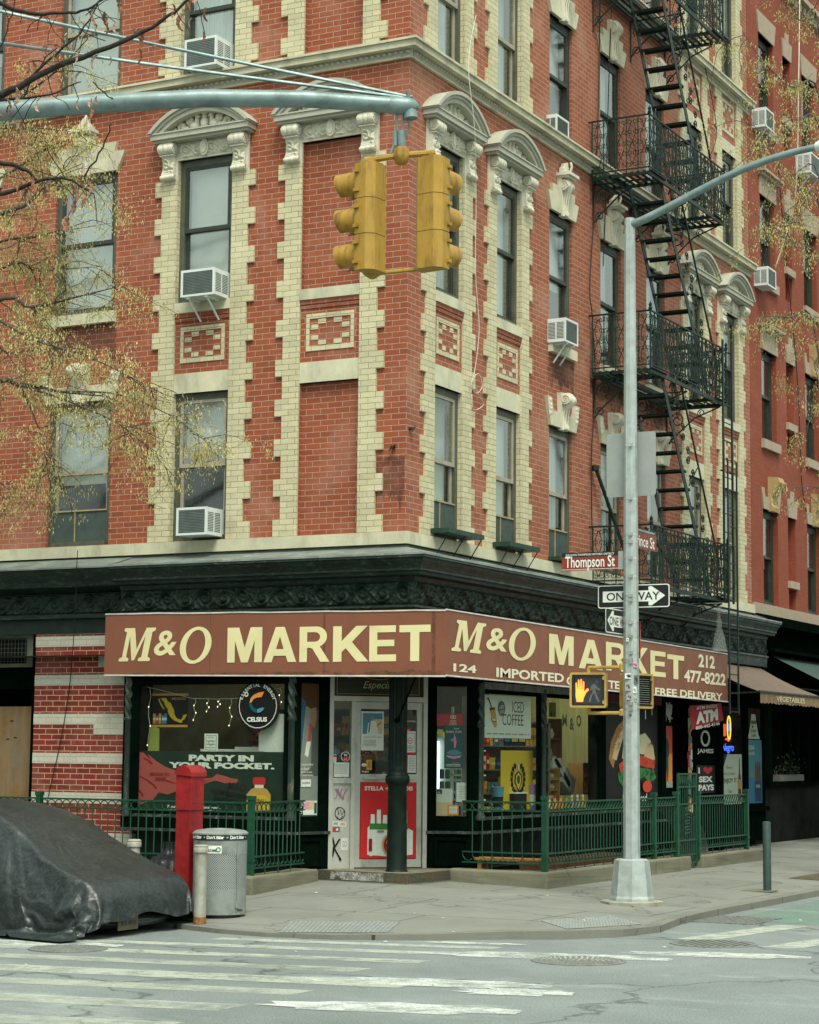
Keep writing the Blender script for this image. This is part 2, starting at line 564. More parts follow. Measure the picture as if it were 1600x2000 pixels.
def concrete_mat(name, base, joint=1.52, jd=0.72):
    m, n, b, out = _mat(name)
    tc = n.nodes.new('ShaderNodeTexCoord'); o = tc.outputs['Object']
    lo = tuple(x * 0.82 for x in base); hi = tuple(x * 1.16 for x in base)
    c = _ramp(n, _noise(n, 0.9, 7, 0.7, vec=o), [(0.3, lo), (0.7, hi)])
    sp = _ramp(n, _noise(n, 150, 2, 0.6, vec=o), [(0.3, 0.8), (0.7, 1.15)])
    c = _mix(n, 1.0, c, sp, 'MULTIPLY')
    st = _ramp(n, _noise(n, 2.3, 7, 0.75, vec=o), [(0.58, 0.0), (0.74, 0.5)])
    c = _mix(n, st, c, tuple(x * 0.55 for x in base))
    gm = n.nodes.new('ShaderNodeTexVoronoi'); gm.inputs['Scale'].default_value = 5.5
    n.links.new(o, gm.inputs['Vector'])
    g = _ramp(n, gm.outputs['Distance'], [(0.03, 0.55), (0.055, 1.0)])
    c = _mix(n, 1.0, c, g, 'MULTIPLY')
    if joint:
        t = n.nodes.new('ShaderNodeTexBrick'); t.offset = 0.37
        t.inputs['Scale'].default_value = 1.0; t.inputs['Brick Width'].default_value = joint * 1.25; t.inputs['Row Height'].default_value = joint
        t.inputs['Mortar Size'].default_value = 0.010; t.inputs['Mortar Smooth'].default_value = 0.3
        n.links.new(o, t.inputs['Vector'])
        j = _ramp(n, t.outputs['Fac'], [(0.0, 1.0), (1.0, 1 - jd)])
        c = _mix(n, 1.0, c, j, 'MULTIPLY')
    v = n.nodes.new('ShaderNodeTexVoronoi'); v.feature = 'DISTANCE_TO_EDGE'; v.inputs['Scale'].default_value = 0.33
    dv = n.nodes.new('ShaderNodeVectorMath'); dv.operation = 'MULTIPLY_ADD'
    nz = n.nodes.new('ShaderNodeTexNoise'); nz.inputs['Scale'].default_value = 1.8; nz.inputs['Detail'].default_value = 5
    n.links.new(o, nz.inputs['Vector'])
    n.links.new(nz.outputs['Color'], dv.inputs[0]); dv.inputs[1].default_value = (1.2, 1.2, 0); n.links.new(o, dv.inputs[2])
    n.links.new(dv.outputs[0], v.inputs['Vector'])
    c = _mix(n, 1.0, c, _ramp(n, v.outputs['Distance'], [(0.0, 0.5), (0.006, 1.0)]), 'MULTIPLY')
    n.links.new(c, b.inputs['Base Color'])
    b.inputs['Roughness'].default_value = 0.9
    b.inputs['Specular IOR Level'].default_value = 0.25
    _bump(n, b, _noise(n, 70, 4, 0.7, vec=o), 0.25, 0.006)
    MATS[name] = m
    return m

def paint_mat(name, col, wear=0.45, scale=3.0, keep=1.0):
    m, n, b, out = _mat(name)
    tc = n.nodes.new('ShaderNodeTexCoord'); o = tc.outputs['Object']
    c = _ramp(n, _noise(n, 5, 5, vec=o), [(0.3, tuple(x * 0.85 for x in col)), (0.7, col)])
    n.links.new(c, b.inputs['Base Color']); b.inputs['Roughness'].default_value = 0.8
    a = _ramp(n, _noise(n, scale, 9, 0.8, vec=o), [(wear - 0.1, 0.0), (wear + 0.1, keep)])
    g = _ramp(n, _noise(n, 130, 2, 0.6, vec=o), [(0.38, 0.25), (0.5, 1.0)])
    n.links.new(_mix(n, 1.0, a, g, 'MULTIPLY'), b.inputs['Alpha'])
    return m

M_asph = asphalt_mat()
M_conc = concrete_mat('pavement_concrete', (0.202, 0.208, 0.184))
M_kerb = concrete_mat('kerb_stone', (0.18, 0.182, 0.155), joint=2.4)
M_wallc = concrete_mat('low_wall_concrete', (0.175, 0.17, 0.118), joint=0)

street = MB(M_asph).quad((-200, -200, ST), (200, -200, ST), (200, 200, ST), (-200, 200, ST)).build('street')
tag(street, kind='structure')

curb = [(-60, -4.62), (-0.7, -4.62), (0.0, -4.82), (0.6, -5.02), (1.2, -5.1), (1.9, -4.98), (2.7, -4.55), (3.3, -4.02)]
curbB = [(3.75, -3.75), (4.15, -3.1), (4.28, -2.4), (4.12, -1.4), (4.06, -.4), (4.06, 60)]
full = curb + curbB
def inset(P, d):
    Q = []
    for i, p in enumerate(P):
        a = Vector(P[max(0, i - 1)]); b_ = Vector(P[min(len(P) - 1, i + 1)])
        t = (b_ - a).normalized(); nrm = Vector((-t.y, t.x))
        Q.append((p[0] + nrm.x * d, p[1] + nrm.y * d))
    return Q
inn = inset(full, 0.16)
iL = inn[:len(curb)] + [inn[len(curb)]]
iR = inn[len(curb):]
pv = MB(M_conc)
Lp = [(-60, 8.0), (-8.0, 8.0), (0, 0)][1:2]
pv.add([(-60, 0, 0), (0, 0, 0)] + [(x, y, gz(x, y)) for x, y in reversed(iL)], [])
tri = tessellate_polygon([[Vector((x, y, 0)) for x, y in [(-60, 0), (0, 0)] + list(reversed(iL))]])
pv.add([(x, y, min(0, SLOPE * y)) for x, y in [(-60, 0), (0, 0)] + list(reversed(iL))], [tuple(t) for t in tri])
pr = [(0, 60), (0, 0)] + iR
tri = tessellate_polygon([[Vector((x, y, 0)) for x, y in pr]])
pv.add([(x, y, -SLOPE * x) for x, y in pr], [tuple(t) for t in tri])
pv.quad((-60, 0, -0.002), (0, 0, -0.002), (0, 60, -0.002), (-60, 60, -0.002))
tag(pv.build('pavement'), kind='structure')
kb = MB(M_kerb)
for i in range(len(full) - 1):
    a, b_, c, d = full[i], full[i + 1], inn[i + 1], inn[i]
    za, zb = gz(*a) if i < len(curb) else -SLOPE * a[0], gz(*b_)
    zc, zd = gz(*c), gz(*d)
    kb.quad((*a, za), (*b_, zb), (*c, zc), (*d, zd))
    kb.quad((*a, ST - 0.05), (*b_, ST - 0.05), (*b_, zb), (*a, za))
tag(kb.build('kerb'), kind='structure')
# the near corner across the street (mast pole and tree stand on it)
ncp = [(-60, -12.2), (0.6, -12.2)] + arc(0.6, -14.2, 2.0, pi / 2, 0, 8)[1:] + [(2.6, -60), (-60, -60)]
nc = MB(M_conc).prism(ncp, ST - 0.05, ST + 0.1, T=lambda u, v, n: (u, v, n), back=False).build('pavement')
tag(nc, kind='structure')

# markings
M_wp = paint_mat('crosswalk_paint', (0.62, 0.66, 0.55), 0.44, 2.9, .72)
M_wp2 = paint_mat('worn_paint', (0.66, 0.69, 0.56), 0.45, 2.6, 0.55)
M_gp = paint_mat('bike_lane_paint', (0.20, 0.36, 0.27), 0.45, 2.0, 0.6)
M_pw = paint_mat('paint_smear', (0.75, 0.80, 0.74), 0.47, 2.2, 0.85)
def strip(mb, a, b_, wd, z, k=0.0):
    """a stripe of width wd from a to b, ends cut along Y"""
    n_ = 10
    for i in range(n_):
        p = [(a[0] + (b_[0] - a[0]) * t / n_, a[1] + (b_[1] - a[1]) * t / n_ + k * sin(pi * t / n_)) for t in (i, i + 1)]
        mb.quad((p[0][0], p[0][1] - wd / 2, z), (p[1][0], p[1][1] - wd / 2, z), (p[1][0], p[1][1] + wd / 2, z), (p[0][0], p[0][1] + wd / 2, z))
cw = MB(M_wp)
for a, b_, wd in (((0.9, -5.55), (3.62, -4.92), 0.24), ((-0.3, -6.45), (3.3, -5.68), 0.26), ((-2.6, -7.75), (3.62, -6.42), 0.30), ((-1.2, -9.1), (4.35, -8.05), 0.46)):
    strip(cw, a, b_, wd, ST + 0.004)
tag(cw.build('crosswalk_stripes'), kind='structure')
cw2 = MB(M_wp2)
for a, b_, wd in (((-0.9, -8.15), (3.5, -7.3), 0.34), ((0.6, -9.65), (3.9, -8.95), 0.36), ((0.9, -10.6), (3.95, -10.0), 0.42), ((1.6, -11.6), (4.1, -11.05), 0.42)):
    strip(cw2, a, b_, wd, ST + 0.004)
tag(cw2.build('crosswalk_stripes'), kind='structure')
cr = MB(M_wp)
for a, b_, wd in (((4.86, -3.05), (5.2, -0.8), 0.34), ((5.85, -3.4), (6.3, -0.6), 0.34), ((6.95, -3.6), (7.4, -0.6), 0.34)):
    cr.quad((a[0] - wd / 2, a[1], ST + .004), (a[0] + wd / 2, a[1], ST + .004), (b_[0] + wd / 2, b_[1], ST + .004), (b_[0] - wd / 2, b_[1], ST + .004))
tag(cr.build('crosswalk_stripes'), kind='structure')
gl_ = MB(M_gp).quad((4.3, -0.55, ST + .003), (6.0, -0.55, ST + .003), (6.0, 60, ST + .003), (4.3, 60, ST + .003))
tag(gl_.build('bike_lane'), kind='structure')
sm = MB(M_pw)
for cx, cy, a, b_ in ((4.35, -7.85, 1.0, 0.28), (5.25, -8.05, 0.42, 0.24), (4.3, -5.35, 1.1, 0.3), (3.2, -4.6, 0.5, 0.1), (4.9, -9.4, .9, .3), (5.6, -4.4, .8, .25), (-.3, -6.9, .9, .25)):
    sm.sheet([(cx + a * cos(t * pi / 9) + 0.1 * sin(3 * t), cy + 0.28 * a * cos(t * pi / 9) + b_ * sin(t * pi / 9) * (1 + .2 * sin(2.7 * t))) for t in range(18)], ST + .006, T=lambda u, v, n: (u, v, n))
tag(sm.build('paint_smears'), kind='structure')

# entrance step at the corner (chequer-plate nosing, scraped white)
M_step = mat('step_stone', (0.20, 0.19, 0.14), 0.85, var=0.3, scale=4, dirt=(0.10, 0.075, 0.04), dirt_amt=0.6, bump=0.3)
M_nose = mat('chequer_plate', (0.075, 0.08, 0.055), 0.55, metal=0.3, var=0.4, scale=30, dirt=(0.16, 0.09, 0.04), dirt_amt=0.6, bump=0.8, bump_scale=120)
M_scr = paint_mat('scraped_paint', (0.62, 0.62, 0.58), 0.52, 9.0, 0.95)
stp = thing('entrance_step', 'low stone step at the corner shop door with chipped metal nosing', 'step', (0, 0, 0))
sp_ = [(-1.33, 0.02), (-0.14, -0.10), (0.13, -0.10), (0.20, 0.2), (0.24, 1.12), (-0.3, 1.7), (-1.2, 0.9), (-1.6, 0.2)]
MB(M_step).prism(sp_, -0.03, 0.125, T=lambda u, v, n: (u, v, n)).build('tread', stp)
ns = MB(M_nose)
for a, b_ in ((sp_[0], sp_[1]), (sp_[1], sp_[2]), (sp_[2], sp_[3]), (sp_[3], sp_[4])):
    A, B = Vector((*a, 0)), Vector((*b_, 0)); d = (B - A).normalized(); o = Vector((d.y, -d.x, 0))
    ns.add([A + o * .006 + Vector((0, 0, .02)), B + o * .006 + Vector((0, 0, .02)), B + o * .006 + Vector((0, 0, .128)), A + o * .006 + Vector((0, 0, .128)), B - o * .06 + Vector((0, 0, .128)), A - o * .06 + Vector((0, 0, .128))], [(0, 1, 2, 3), (3, 2, 4, 5)])
ns.build('nosing', stp)
sc_ = MB(M_scr)
A, B = Vector((-1.0, -0.0134, 0)), Vector((-0.2, -0.094, 0)); o = Vector((-0.1, -1, 0)).normalized() * .010
sc_.quad(A + o + Vector((0, 0, .02)), B + o + Vector((0, 0, .02)), B + o + Vector((0, 0, .12)), A + o + Vector((0, 0, .12)))
sc_.build('scraped_paint', stp)

# ================================================================== MARKET BUILDING
# palette
M_brick = brick('red_brick', (0.335, 0.092, 0.042), (0.26, 0.066, 0.032), (0.41, 0.285, 0.215), ms=0.011, wash=(0.44, 0.23, 0.17), wash_amt=0.6, stain=(0.17, 0.055, 0.035), stain_amt=0.55, odd=(.24, .075, .05))
M_brickR = brick('red_brick_weathered_lit', (0.35, 0.115, 0.060), (0.275, 0.086, 0.046), (0.41, 0.29, 0.225), ms=0.011, wash=(0.44, 0.26, 0.185), wash_amt=0.7, stain=(0.20, 0.08, 0.05), stain_amt=0.5, odd=(.27, .10, .07))  # right face: paler from weathering and from light put into the colour
M_cream = brick('cream_brick', (0.62, 0.57, 0.365), (0.50, 0.46, 0.30), (0.22, 0.20, 0.14), bw=0.215, rh=0.075, ms=0.008, wash=(0.72, 0.68, 0.48), wash_amt=0.4, stain=(0.34, 0.31, 0.21), stain_amt=0.7, bump=0.5)
M_lime = mat('limestone', (0.54, 0.52, 0.375), 0.85, var=0.16, scale=2.2, dirt=(0.26, 0.25, 0.18), dirt_amt=0.45, dirt_scale=1.6, dirt_stretch=(1.5, 1.5, .5), bump=0.25, bump_scale=70)
M_carve = mat('carved_stone', (0.60, 0.58, 0.46), 0.85, var=0.12, scale=5, dirt=(0.33, 0.33, 0.26), dirt_amt=0.35, dirt_scale=7, bump=0.2)
M_gstone = mat('grey_stone', (0.40, 0.40, 0.325), 0.85, var=0.15, scale=3, dirt=(0.22, 0.22, 0.18), dirt_amt=0.4, bump=0.2)
M_dkgreen = mat('dark_green_iron', (0.010, 0.024, 0.017), 0.45, var=0.4, scale=5, dirt=(0.03, 0.045, 0.032), dirt_amt=0.12, dirt_scale=6, bump=0.2, spec=0.3)
M_blkgreen = mat('black_green_wood', (0.0025, 0.006, 0.004), 0.5, var=0.3, scale=4, dirt=(0.014, 0.018, 0.012), dirt_amt=0.1, bump=0.1, spec=0.0)
M_tin = mat('cornice_tin', (0.17, 0.20, 0.18), 0.5, metal=0.2, var=0.3, scale=3, dirt=(0.40, 0.43, 0.40), dirt_amt=0.4, dirt_scale=4, bump=0.2)
M_frame = mat('olive_window_frame', (0.075, 0.082, 0.058), 0.55, var=0.25, scale=8, dirt=(0.17, 0.17, 0.12), dirt_amt=0.3)
M_frameD = mat('dark_window_sash', (0.028, 0.036, 0.027), 0.5, var=0.3, scale=8)
M_frameB = mat('beige_window_frame', (0.33, 0.295, 0.225), 0.6, var=0.15, scale=8, dirt=(0.18, 0.16, 0.12), dirt_amt=0.35)
M_blind = mat('window_blind', (0.74, 0.78, 0.70), 0.9, var=0.08, scale=2)
M_curt = mat('curtain', (0.68, 0.74, 0.68), 0.95, var=0.3, scale=3, stretch=(9, 9, .25))
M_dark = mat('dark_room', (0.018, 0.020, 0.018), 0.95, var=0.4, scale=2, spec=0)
M_glassU = glass('window_glass', 0.26, (0.92, 0.97, 0.94), 0.09, 0.02, 0.05)
M_glassS = glass('shop_glass', 0.018, (0.90, 0.95, 0.90), 0.01, 0.015, 0.035, 0.20)
M_joint = mat('stone_joint', (0.16, 0.15, 0.11), 0.9)

BLD = thing('market_building', 'red brick corner tenement with cream brick window surrounds above a corner market', 'building', (0, 0, 0))
TOP = 17.6
LEN = 13.62
LL = -9.6

def wall(name, T, u0, u1, v0, v1, holes, m, parent, depth=0.2, rev=None):
    mb = MB(m)
    us = sorted({u0, u1} | {h[0] for h in holes} | {h[1] for h in holes})
    vs_ = sorted({v0, v1} | {h[2] for h in holes} | {h[3] for h in holes})
    for i in range(len(us) - 1):
        for j in range(len(vs_) - 1):
            cu, cv = (us[i] + us[i + 1]) / 2, (vs_[j] + vs_[j + 1]) / 2
            if any(h[0] < cu < h[1] and h[2] < cv < h[3] for h in holes): continue
            mb.quad(T(us[i], vs_[j], 0), T(us[i + 1], vs_[j], 0), T(us[i + 1], vs_[j + 1], 0), T(us[i], vs_[j + 1], 0))
    for h in holes:
        d = h[4] if len(h) > 4 else depth
        mb.use(h[5] if len(h) > 5 and h[5] else m)
        a, b_, c, e = h[:4]
        mb.quad(T(a, c, 0), T(a, c, -d), T(a, e, -d), T(a, e, 0))
        mb.quad(T(b_, c, 0), T(b_, e, 0), T(b_, e, -d), T(b_, c, -d))
        mb.quad(T(a, e, 0), T(a, e, -d), T(b_, e, -d), T(b_, e, 0))
        mb.quad(T(a, c, 0), T(b_, c, 0), T(b_, c, -d), T(a, c, -d))
    return mb.build(name, parent)

M_glassD = glass('dark_window_glass', 0.10, (0.9, 0.95, 0.92), 0.07, 0.02, 0.03)

def window(T, u0, u1, v0, v1, parent, style='olive', blind=0.6, bl_m=None, lower_open=0.0, sill=None, screen=False, label=None, dep=0.05):
    """sash window with frame, two sashes, panes, blind behind, dark room; one part with sub-parts"""
    fm = {'olive': M_frame, 'beige': M_frameB, 'dark': M_frameD}[style]
    sm_ = {'olive': M_frameD, 'beige': M_frameB, 'dark': M_frameD}[style]
    mb = MB(M_frame if style != 'dark' else M_frameD)
    f = 0.075; n1 = -dep; n0 = -dep - 0.085
    mb.box(u0, u0 + f, v0, v1, n0, n1, T); mb.box(u1 - f, u1, v0, v1, n0, n1, T)
    mb.box(u0 + f, u1 - f, v1 - f * 1.2, v1, n0, n1, T); mb.box(u0 + f, u1 - f, v0, v0 + 0.06, n0, n1 + 0.03, T)
    a, b_ = u0 + f, u1 - f
    c, d = v0 + 0.06, v1 - f * 1.2
    mid = c + (d - c) * 0.5 + 0.03
    s = 0.045
    mb.use(sm_)
    # upper sash (outer), lower sash (inner)
    for (x0, x1, y0, y1, na, nb) in ((a, b_, mid - s / 2, d, n0 + 0.045, n0 + 0.08), (a, b_, c + lower_open, mid + s / 2 + lower_open, n0 + 0.005, n0 + 0.04)):
        if y1 > d: y1 = d
        mb.box(x0, x0 + s, y0, y1, na, nb, T); mb.box(x1 - s, x1, y0, y1, na, nb, T)
        mb.box(x0 + s, x1 - s, y1 - s, y1, na, nb, T); mb.box(x0 + s, x1 - s, y0, y0 + s * 1.2, na, nb, T)
    win = mb.build('window', parent)
    if label: win['label'] = label
    for (y0, y1, nn) in ((mid + s / 2, d - s, n0 + 0.062), (c + lower_open + s, min(mid - s / 2 + lower_open, d - s), n0 + 0.022)):
        if y1 - y0 < 0.1: continue
        MB(M_glassD if v0 < 5 and nn < n0 + .04 else M_glassU).quad(T(a + s, y0, nn), T(b_ - s, y0, nn), T(b_ - s, y1, nn), T(a + s, y1, nn)).build('pane', win)
    if blind > 0:
        bm_ = bl_m or M_blind
        y0 = d - (d - c) * blind
        if bm_ is M_curt:
            k = 16
            MB(bm_).grid(lambda s_, t_: T(a + (b_ - a) * s_, y0 + (d - y0) * t_, n0 - 0.10 + 0.02 * sin(s_ * k * 2.6) + 0.01 * sin(s_ * 71)), 48, 2).build('curtain', win, smooth=180)
        else:
            MB(bm_).box(a + 0.01, b_ - 0.01, y0, d, n0 - 0.07, n0 - 0.065, T).build('blind', win)
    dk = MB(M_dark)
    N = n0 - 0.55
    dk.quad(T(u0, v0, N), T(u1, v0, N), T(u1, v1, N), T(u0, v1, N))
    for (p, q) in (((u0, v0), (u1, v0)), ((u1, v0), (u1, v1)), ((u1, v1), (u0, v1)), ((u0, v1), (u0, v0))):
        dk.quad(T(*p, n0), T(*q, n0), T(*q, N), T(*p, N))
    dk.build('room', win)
    if screen:
        M_scr2 = mat('window_screen', (0.05, 0.075, 0.065), 0.7, var=0.2)
        h = (v1 - v0) * 0.24
        sb = MB(M_scr2)
        sb.box(u0 + f, u1 - f, v0 + 0.06, v0 + h, n1 - 0.02, n1 - 0.012, T)
        sb.use(mat('brass_rail', (0.35, 0.28, 0.14), 0.5, var=0.2))
        sb.box(u0 + f, u1 - f, v0 + h, v0 + h + 0.02, n1 - 0.024, n1 + 0.004, T)
        sb.box((u0 + u1) / 2 - 0.09, (u0 + u1) / 2 - 0.075, v0 + 0.06, v0 + h, n1 - 0.01, n1, T)
        sb.build('screen', win)
    if sill:
        MB(sill).box(u0 - 0.04, u1 + 0.04, v0 - 0.15, v0, -dep, 0.07, T).build('sill', win)
    return win

def quoin(T, u0, u1, v0, v1, side, parent, off=0.0, top_open=True):
    """cream brick strip with teeth on one side (side=-1 left, +1 right): teeth three courses high every seven"""
    P = 0.525; H = 0.225; t = 0.108
    L_ = []
    v = v0 + off
    ys = []
    while v < v1:
        a, b_ = max(v, v0), min(v + H, v1)
        if b_ > a + 0.02: ys.append((a, b_))
        v += P
    tooth = []
    eu = u0 - t if side < 0 else u1 + t
    bu = u0 if side < 0 else u1
    for a, b_ in ys:
        tooth += [(bu, a), (eu, a), (eu, b_), (bu, b_)]
    pts = []
    if side < 0:
        poly = [(u1, v0), (u1, v1)]
        edge = [(bu, v0)] + tooth + [(bu, v1)]
        cl = []
        for p in edge:
            if not cl or (abs(cl[-1][0] - p[0]) > 1e-6 or abs(cl[-1][1] - p[1]) > 1e-6): cl.append(p)
        poly += cl[::-1]
    else:
        edge = [(bu, v0)] + tooth + [(bu, v1)]
        cl = []
        for p in edge:
            if not cl or (abs(cl[-1][0] - p[0]) > 1e-6 or abs(cl[-1][1] - p[1]) > 1e-6): cl.append(p)
        poly = [(u0, v0)] + cl + [(u0, v1)]
    # drop a collinear repeat at the ends
    return MB(M_cream).prism(poly, -0.001, 0.034, T, back=False).build('quoin_strip', parent)

F2, F3, F4, F5 = (4.36, 6.34), (7.57, 9.55), (10.70, 12.55), (13.85, 15.75)
PAIR = [(0.72, 1.55), (2.57, 3.40), (LEN - 3.40, LEN - 2.57), (LEN - 1.55, LEN - 0.72)]
SING = [(4.43, 5.28), (6.385, 7.235), (8.34, 9.19)]
W2 = (-3.53, -2.65); W1 = (-5.6, -4.55); BL = (-1.57, -0.68)
W0 = [(-7.65, -6.6), (-9.3, -8.5)]

hr = []; hl = []
for f in (F2, F3, F4, F5):
    for p in PAIR: hr.append((*p, *f, 0.2, M_cream))
    for p in SING: hr.append((*p, *f, 0.2))
    hl.append((*W2, *f, 0.2, M_cream)); hl.append((*W1, *f, 0.2))
    hl.append((*BL, *(f if f is not F4 else (10.66, 12.55)), 0.07, M_brick))
    for p in W0: hl.append((*p, *f, 0.2))
wall('wall', TL, LL, 0, 4.19, TOP, hl, M_brick, BLD)
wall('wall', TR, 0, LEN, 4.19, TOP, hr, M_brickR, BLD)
for f in (F2, F3, (10.66, 12.55), F5):
    bf = MB(M_brick).quad(TL(BL[0], f[0], -0.07), TL(BL[1], f[0], -0.07), TL(BL[1], f[1], -0.07), TL(BL[0], f[1], -0.07))
    bf.build('blind_bay_brick', BLD)
rb = MB(mat('roof_felt', (0.08, 0.08, 0.08), 0.9))
rb.quad((LL, 0, TOP), (0, 0, TOP), (0, LEN, TOP), (LL, LEN, TOP))
rb.quad((LL, 0, 0), (LL, 0, TOP), (LL, LEN, TOP), (LL, LEN, 0))
rb.quad((LL, LEN, 0), (LL, LEN, TOP), (0, LEN, TOP), (0, LEN, 0))
rb.quad((LL, 0.7, 4.15), (0, 0.7, 4.15), (0, LEN, 4.15), (LL, LEN, 4.15))
rb.build('roof', BLD)

# stone belt above the shop cornice, band course between 3rd and 4th floor (and one higher)
def belt(v0, v1, n, m, name, dent=None, caps=True):
    mb = MB(m)
    mb.box(LL, n, v0, v1, 0.001, n, TL)
    mb.add([TR(0 - n + n + 0.0005, v0, 0)], [])
    mb.box(0, LEN, v0, v1, 0.001, n - 0.0005, TR)
    return mb
b1 = belt(4.19, 4.345, 0.06, M_lime, 'belt'); b1.build('belt_course', BLD)
for zt in (10.655, 13.78):
    b2 = belt(zt - 0.085, zt, 0.16, M_lime, 'band')
    b2.box(LL, 0.19, zt, zt + 0.03, 0.001, 0.19, TL); b2.box(0, LEN, zt, zt + 0.03, 0.001, 0.1895, TR)
    b2.box(LL, 0.045, zt - 0.19, zt - 0.165, 0.001, 0.045, TL); b2.box(0, LEN, zt - 0.19, zt - 0.165, 0.001, 0.0445, TR)
    b2.build('band_course', BLD)
    eg = MB(M_gstone)
    for T, a, b_ in ((TL, LL, 0.05), (TR, 0.02, LEN)):
        k = int((b_ - a) / 0.085)
        for i in range(k):
            uc = a + (i + 0.5) * (b_ - a) / k
            P = [(0.034 * cos(t), 0.030 * sin(t)) for t in [j * pi / 3 for j in range(6)]]
            V = [T(uc + x, zt - 0.125 + y, 0.05) for x, y in P] + [T(uc + x * .55, zt - 0.125 + y * .55, 0.085) for x, y in P]
            eg.add(V, [tuple(range(6, 12))] + [(j, (j + 1) % 6, (j + 1) % 6 + 6, j + 6) for j in range(6)])
        eg.box(a, b_, zt - 0.165, zt - 0.085, 0.001, 0.05, T)
    eg.build('egg_moulding', BLD)

# quoin strips
def strips(T, w, v0, v1, off=0.0):
    quoin(T, w[0] - 0.25, w[0], v0, v1, -1, BLD, off)
    quoin(T, w[1], w[1] + 0.25, v0, v1, 1, BLD, off)
for T, ws in ((TL, [W2, BL]), (TR, PAIR)):
    for w_ in ws:
        strips(T, w_, 4.345, 9.28, 0.0)
        strips(T, w_, 10.69, 13.59, 0.1)
        strips(T, w_, 13.82, TOP - 0.4, 0.1)

# flat lintel + chequer panel + sill between two floors of the paired windows
M_soot_shade = paint_mat('soot_shade_streaks', (.085, .045, .035), .42, 2.4, .55)  # dark streaks below sills; below the fire escape they are painted shade
def soot_shade(T, u0, u1, v1, h):
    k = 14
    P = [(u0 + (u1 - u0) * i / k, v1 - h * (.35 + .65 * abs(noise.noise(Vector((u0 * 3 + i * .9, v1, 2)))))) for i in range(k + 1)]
    MB(M_soot_shade).sheet(P + [(u1, v1), (u0, v1)], .0035, T).build('soot_shade_sheet', BLD)
for w_ in SING: soot_shade(TR, w_[0] - .05, w_[1] + .05, F3[0] - .16, .9)
soot_shade(TL, W1[0] - .05, W1[1] + .05, F3[0] - .16, .8)
soot_shade(TR, 5.95, 9.3, 7.3, .6); soot_shade(TR, 5.95, 9.3, 10.3, .5)  # painted shade of the fire escape platforms on the wall
soot_shade(TL, BL[1] + .26, -.02, 5.3, .95)

def panel(T, w_, v0, v1, lint=0.27, rec=0.0):
    a, b_ = w_
    MB(M_lime).box(a + 0.002, b_ - 0.002, v0, v0 + lint, -0.18, 0.012 - rec, T).build('lintel', BLD)
    MB(M_lime).box(a + 0.002, b_ - 0.002, v1 - 0.14, v1, -0.18, 0.05, T).build('sill', BLD)
    rb_ = MB(M_brick)
    rb_.box(a + 0.002, b_ - 0.002, v1 - 0.20, v1 - 0.142, -0.02, 0.030, T)
    rb_.box(a + 0.002, b_ - 0.002, v1 - 0.255, v1 - 0.202, -0.02, 0.016, T)
    rb_.build('corbel', BLD)
    # cream frame with red and cream chequer
    cw_, fr = (b_ - a) * 0.80, 0.05
    uc = (a + b_) / 2
    y0 = v0 + lint + 0.14; y1 = v1 - 0.33
    p0, p1 = uc - cw_ / 2, uc + cw_ / 2
    c = MB(M_cream)
    c.box(p0, p1, y0, y0 + fr + .012, 0.001, 0.010, T); c.box(p0, p1, y1 - fr - .012, y1, 0.001, 0.010, T)
    c.box(p0, p0 + fr, y0 + fr + .012, y1 - fr - .012, 0.001, 0.010, T); c.box(p1 - fr, p1, y0 + fr + .012, y1 - fr - .012, 0.001, 0.010, T)
    q0, q1 = p0 + fr + 0.012, p1 - fr - 0.012
    z0, z1 = y0 + fr + 0.02, y1 - fr - 0.02
    rows = 5; rh = (z1 - z0) / rows
    cl_ = (q1 - q0) / 5
    for r in range(rows):
        for k in {0: (1, 3), 4: (1, 3), 1: (0, 4), 3: (0, 4), 2: ()}[r]:
            x0 = q0 + k * cl_
            c.box(x0 + (.0 if k else .008), x0 + cl_ - (.0 if k < 4 else .008), z0 + r * rh + 0.004, z0 + (r + 1) * rh - 0.004, 0.001, 0.007, T)
    c.build('chequer_panel', BLD)
for T, ws in ((TL, [W2, BL]), (TR, PAIR)):
    for w_ in ws:
        panel(T, w_, F2[1], F3[0])
        panel(T, w_, F4[1], F5[0], 0.22)

# carved relief: scrolls and leaves as a height field
def relief(mb, T, u0, u1, v0, v1, n0, h, period, nu, nv, seed=0, rosette=True):
    uc = 0
    def fn(s, t):
        u = u0 + (u1 - u0) * s; v = v0 + (v1 - v0) * t
        H_ = v1 - v0
        k = math.floor((u - u0) / period); cu = u0 + (k + 0.5) * period
        sg = 1 if k % 2 == 0 else -1
        cv = (v0 + v1) / 2 + sg * H_ * 0.06
        dx, dy = (u - cu), (v - cv)
        r = sqrt(dx * dx + dy * dy); a = atan2(dy, dx)
        R = H_ * 0.40
        sp = 0.5 + 0.5 * cos(2 * pi * (r / (R * 0.62)) - sg * a * 1.0)
        env = 1 / (1 + math.exp((r - R) / (R * 0.10)))
        ros = max(0.0, 1 - (r / (R * 0.42)) ** 2) * (0.75 + 0.3 * cos(5 * a))
        vine = math.exp(-((v - (v0 + v1) / 2 - H_ * 0.36 * sin(pi * (u - u0) / period)) / (H_ * 0.07)) ** 2)
        leaf = abs(noise.noise(Vector((u * 13 + seed, v * 13, 1.7)))) * 1.3 + 0.5 * abs(noise.noise(Vector((u * 30, v * 30, seed))))
        z = env * (0.65 * sp + 0.7 * ros) + (1 - env) * leaf * 0.9 + 0.55 * vine
        e = min(1, min(s, 1 - s) * (u1 - u0) / 0.02, min(t, 1 - t) * (v1 - v0) / 0.012)
        return T(u, v, n0 + h * z * max(0, e))
    mb.grid(fn, nu, nv)

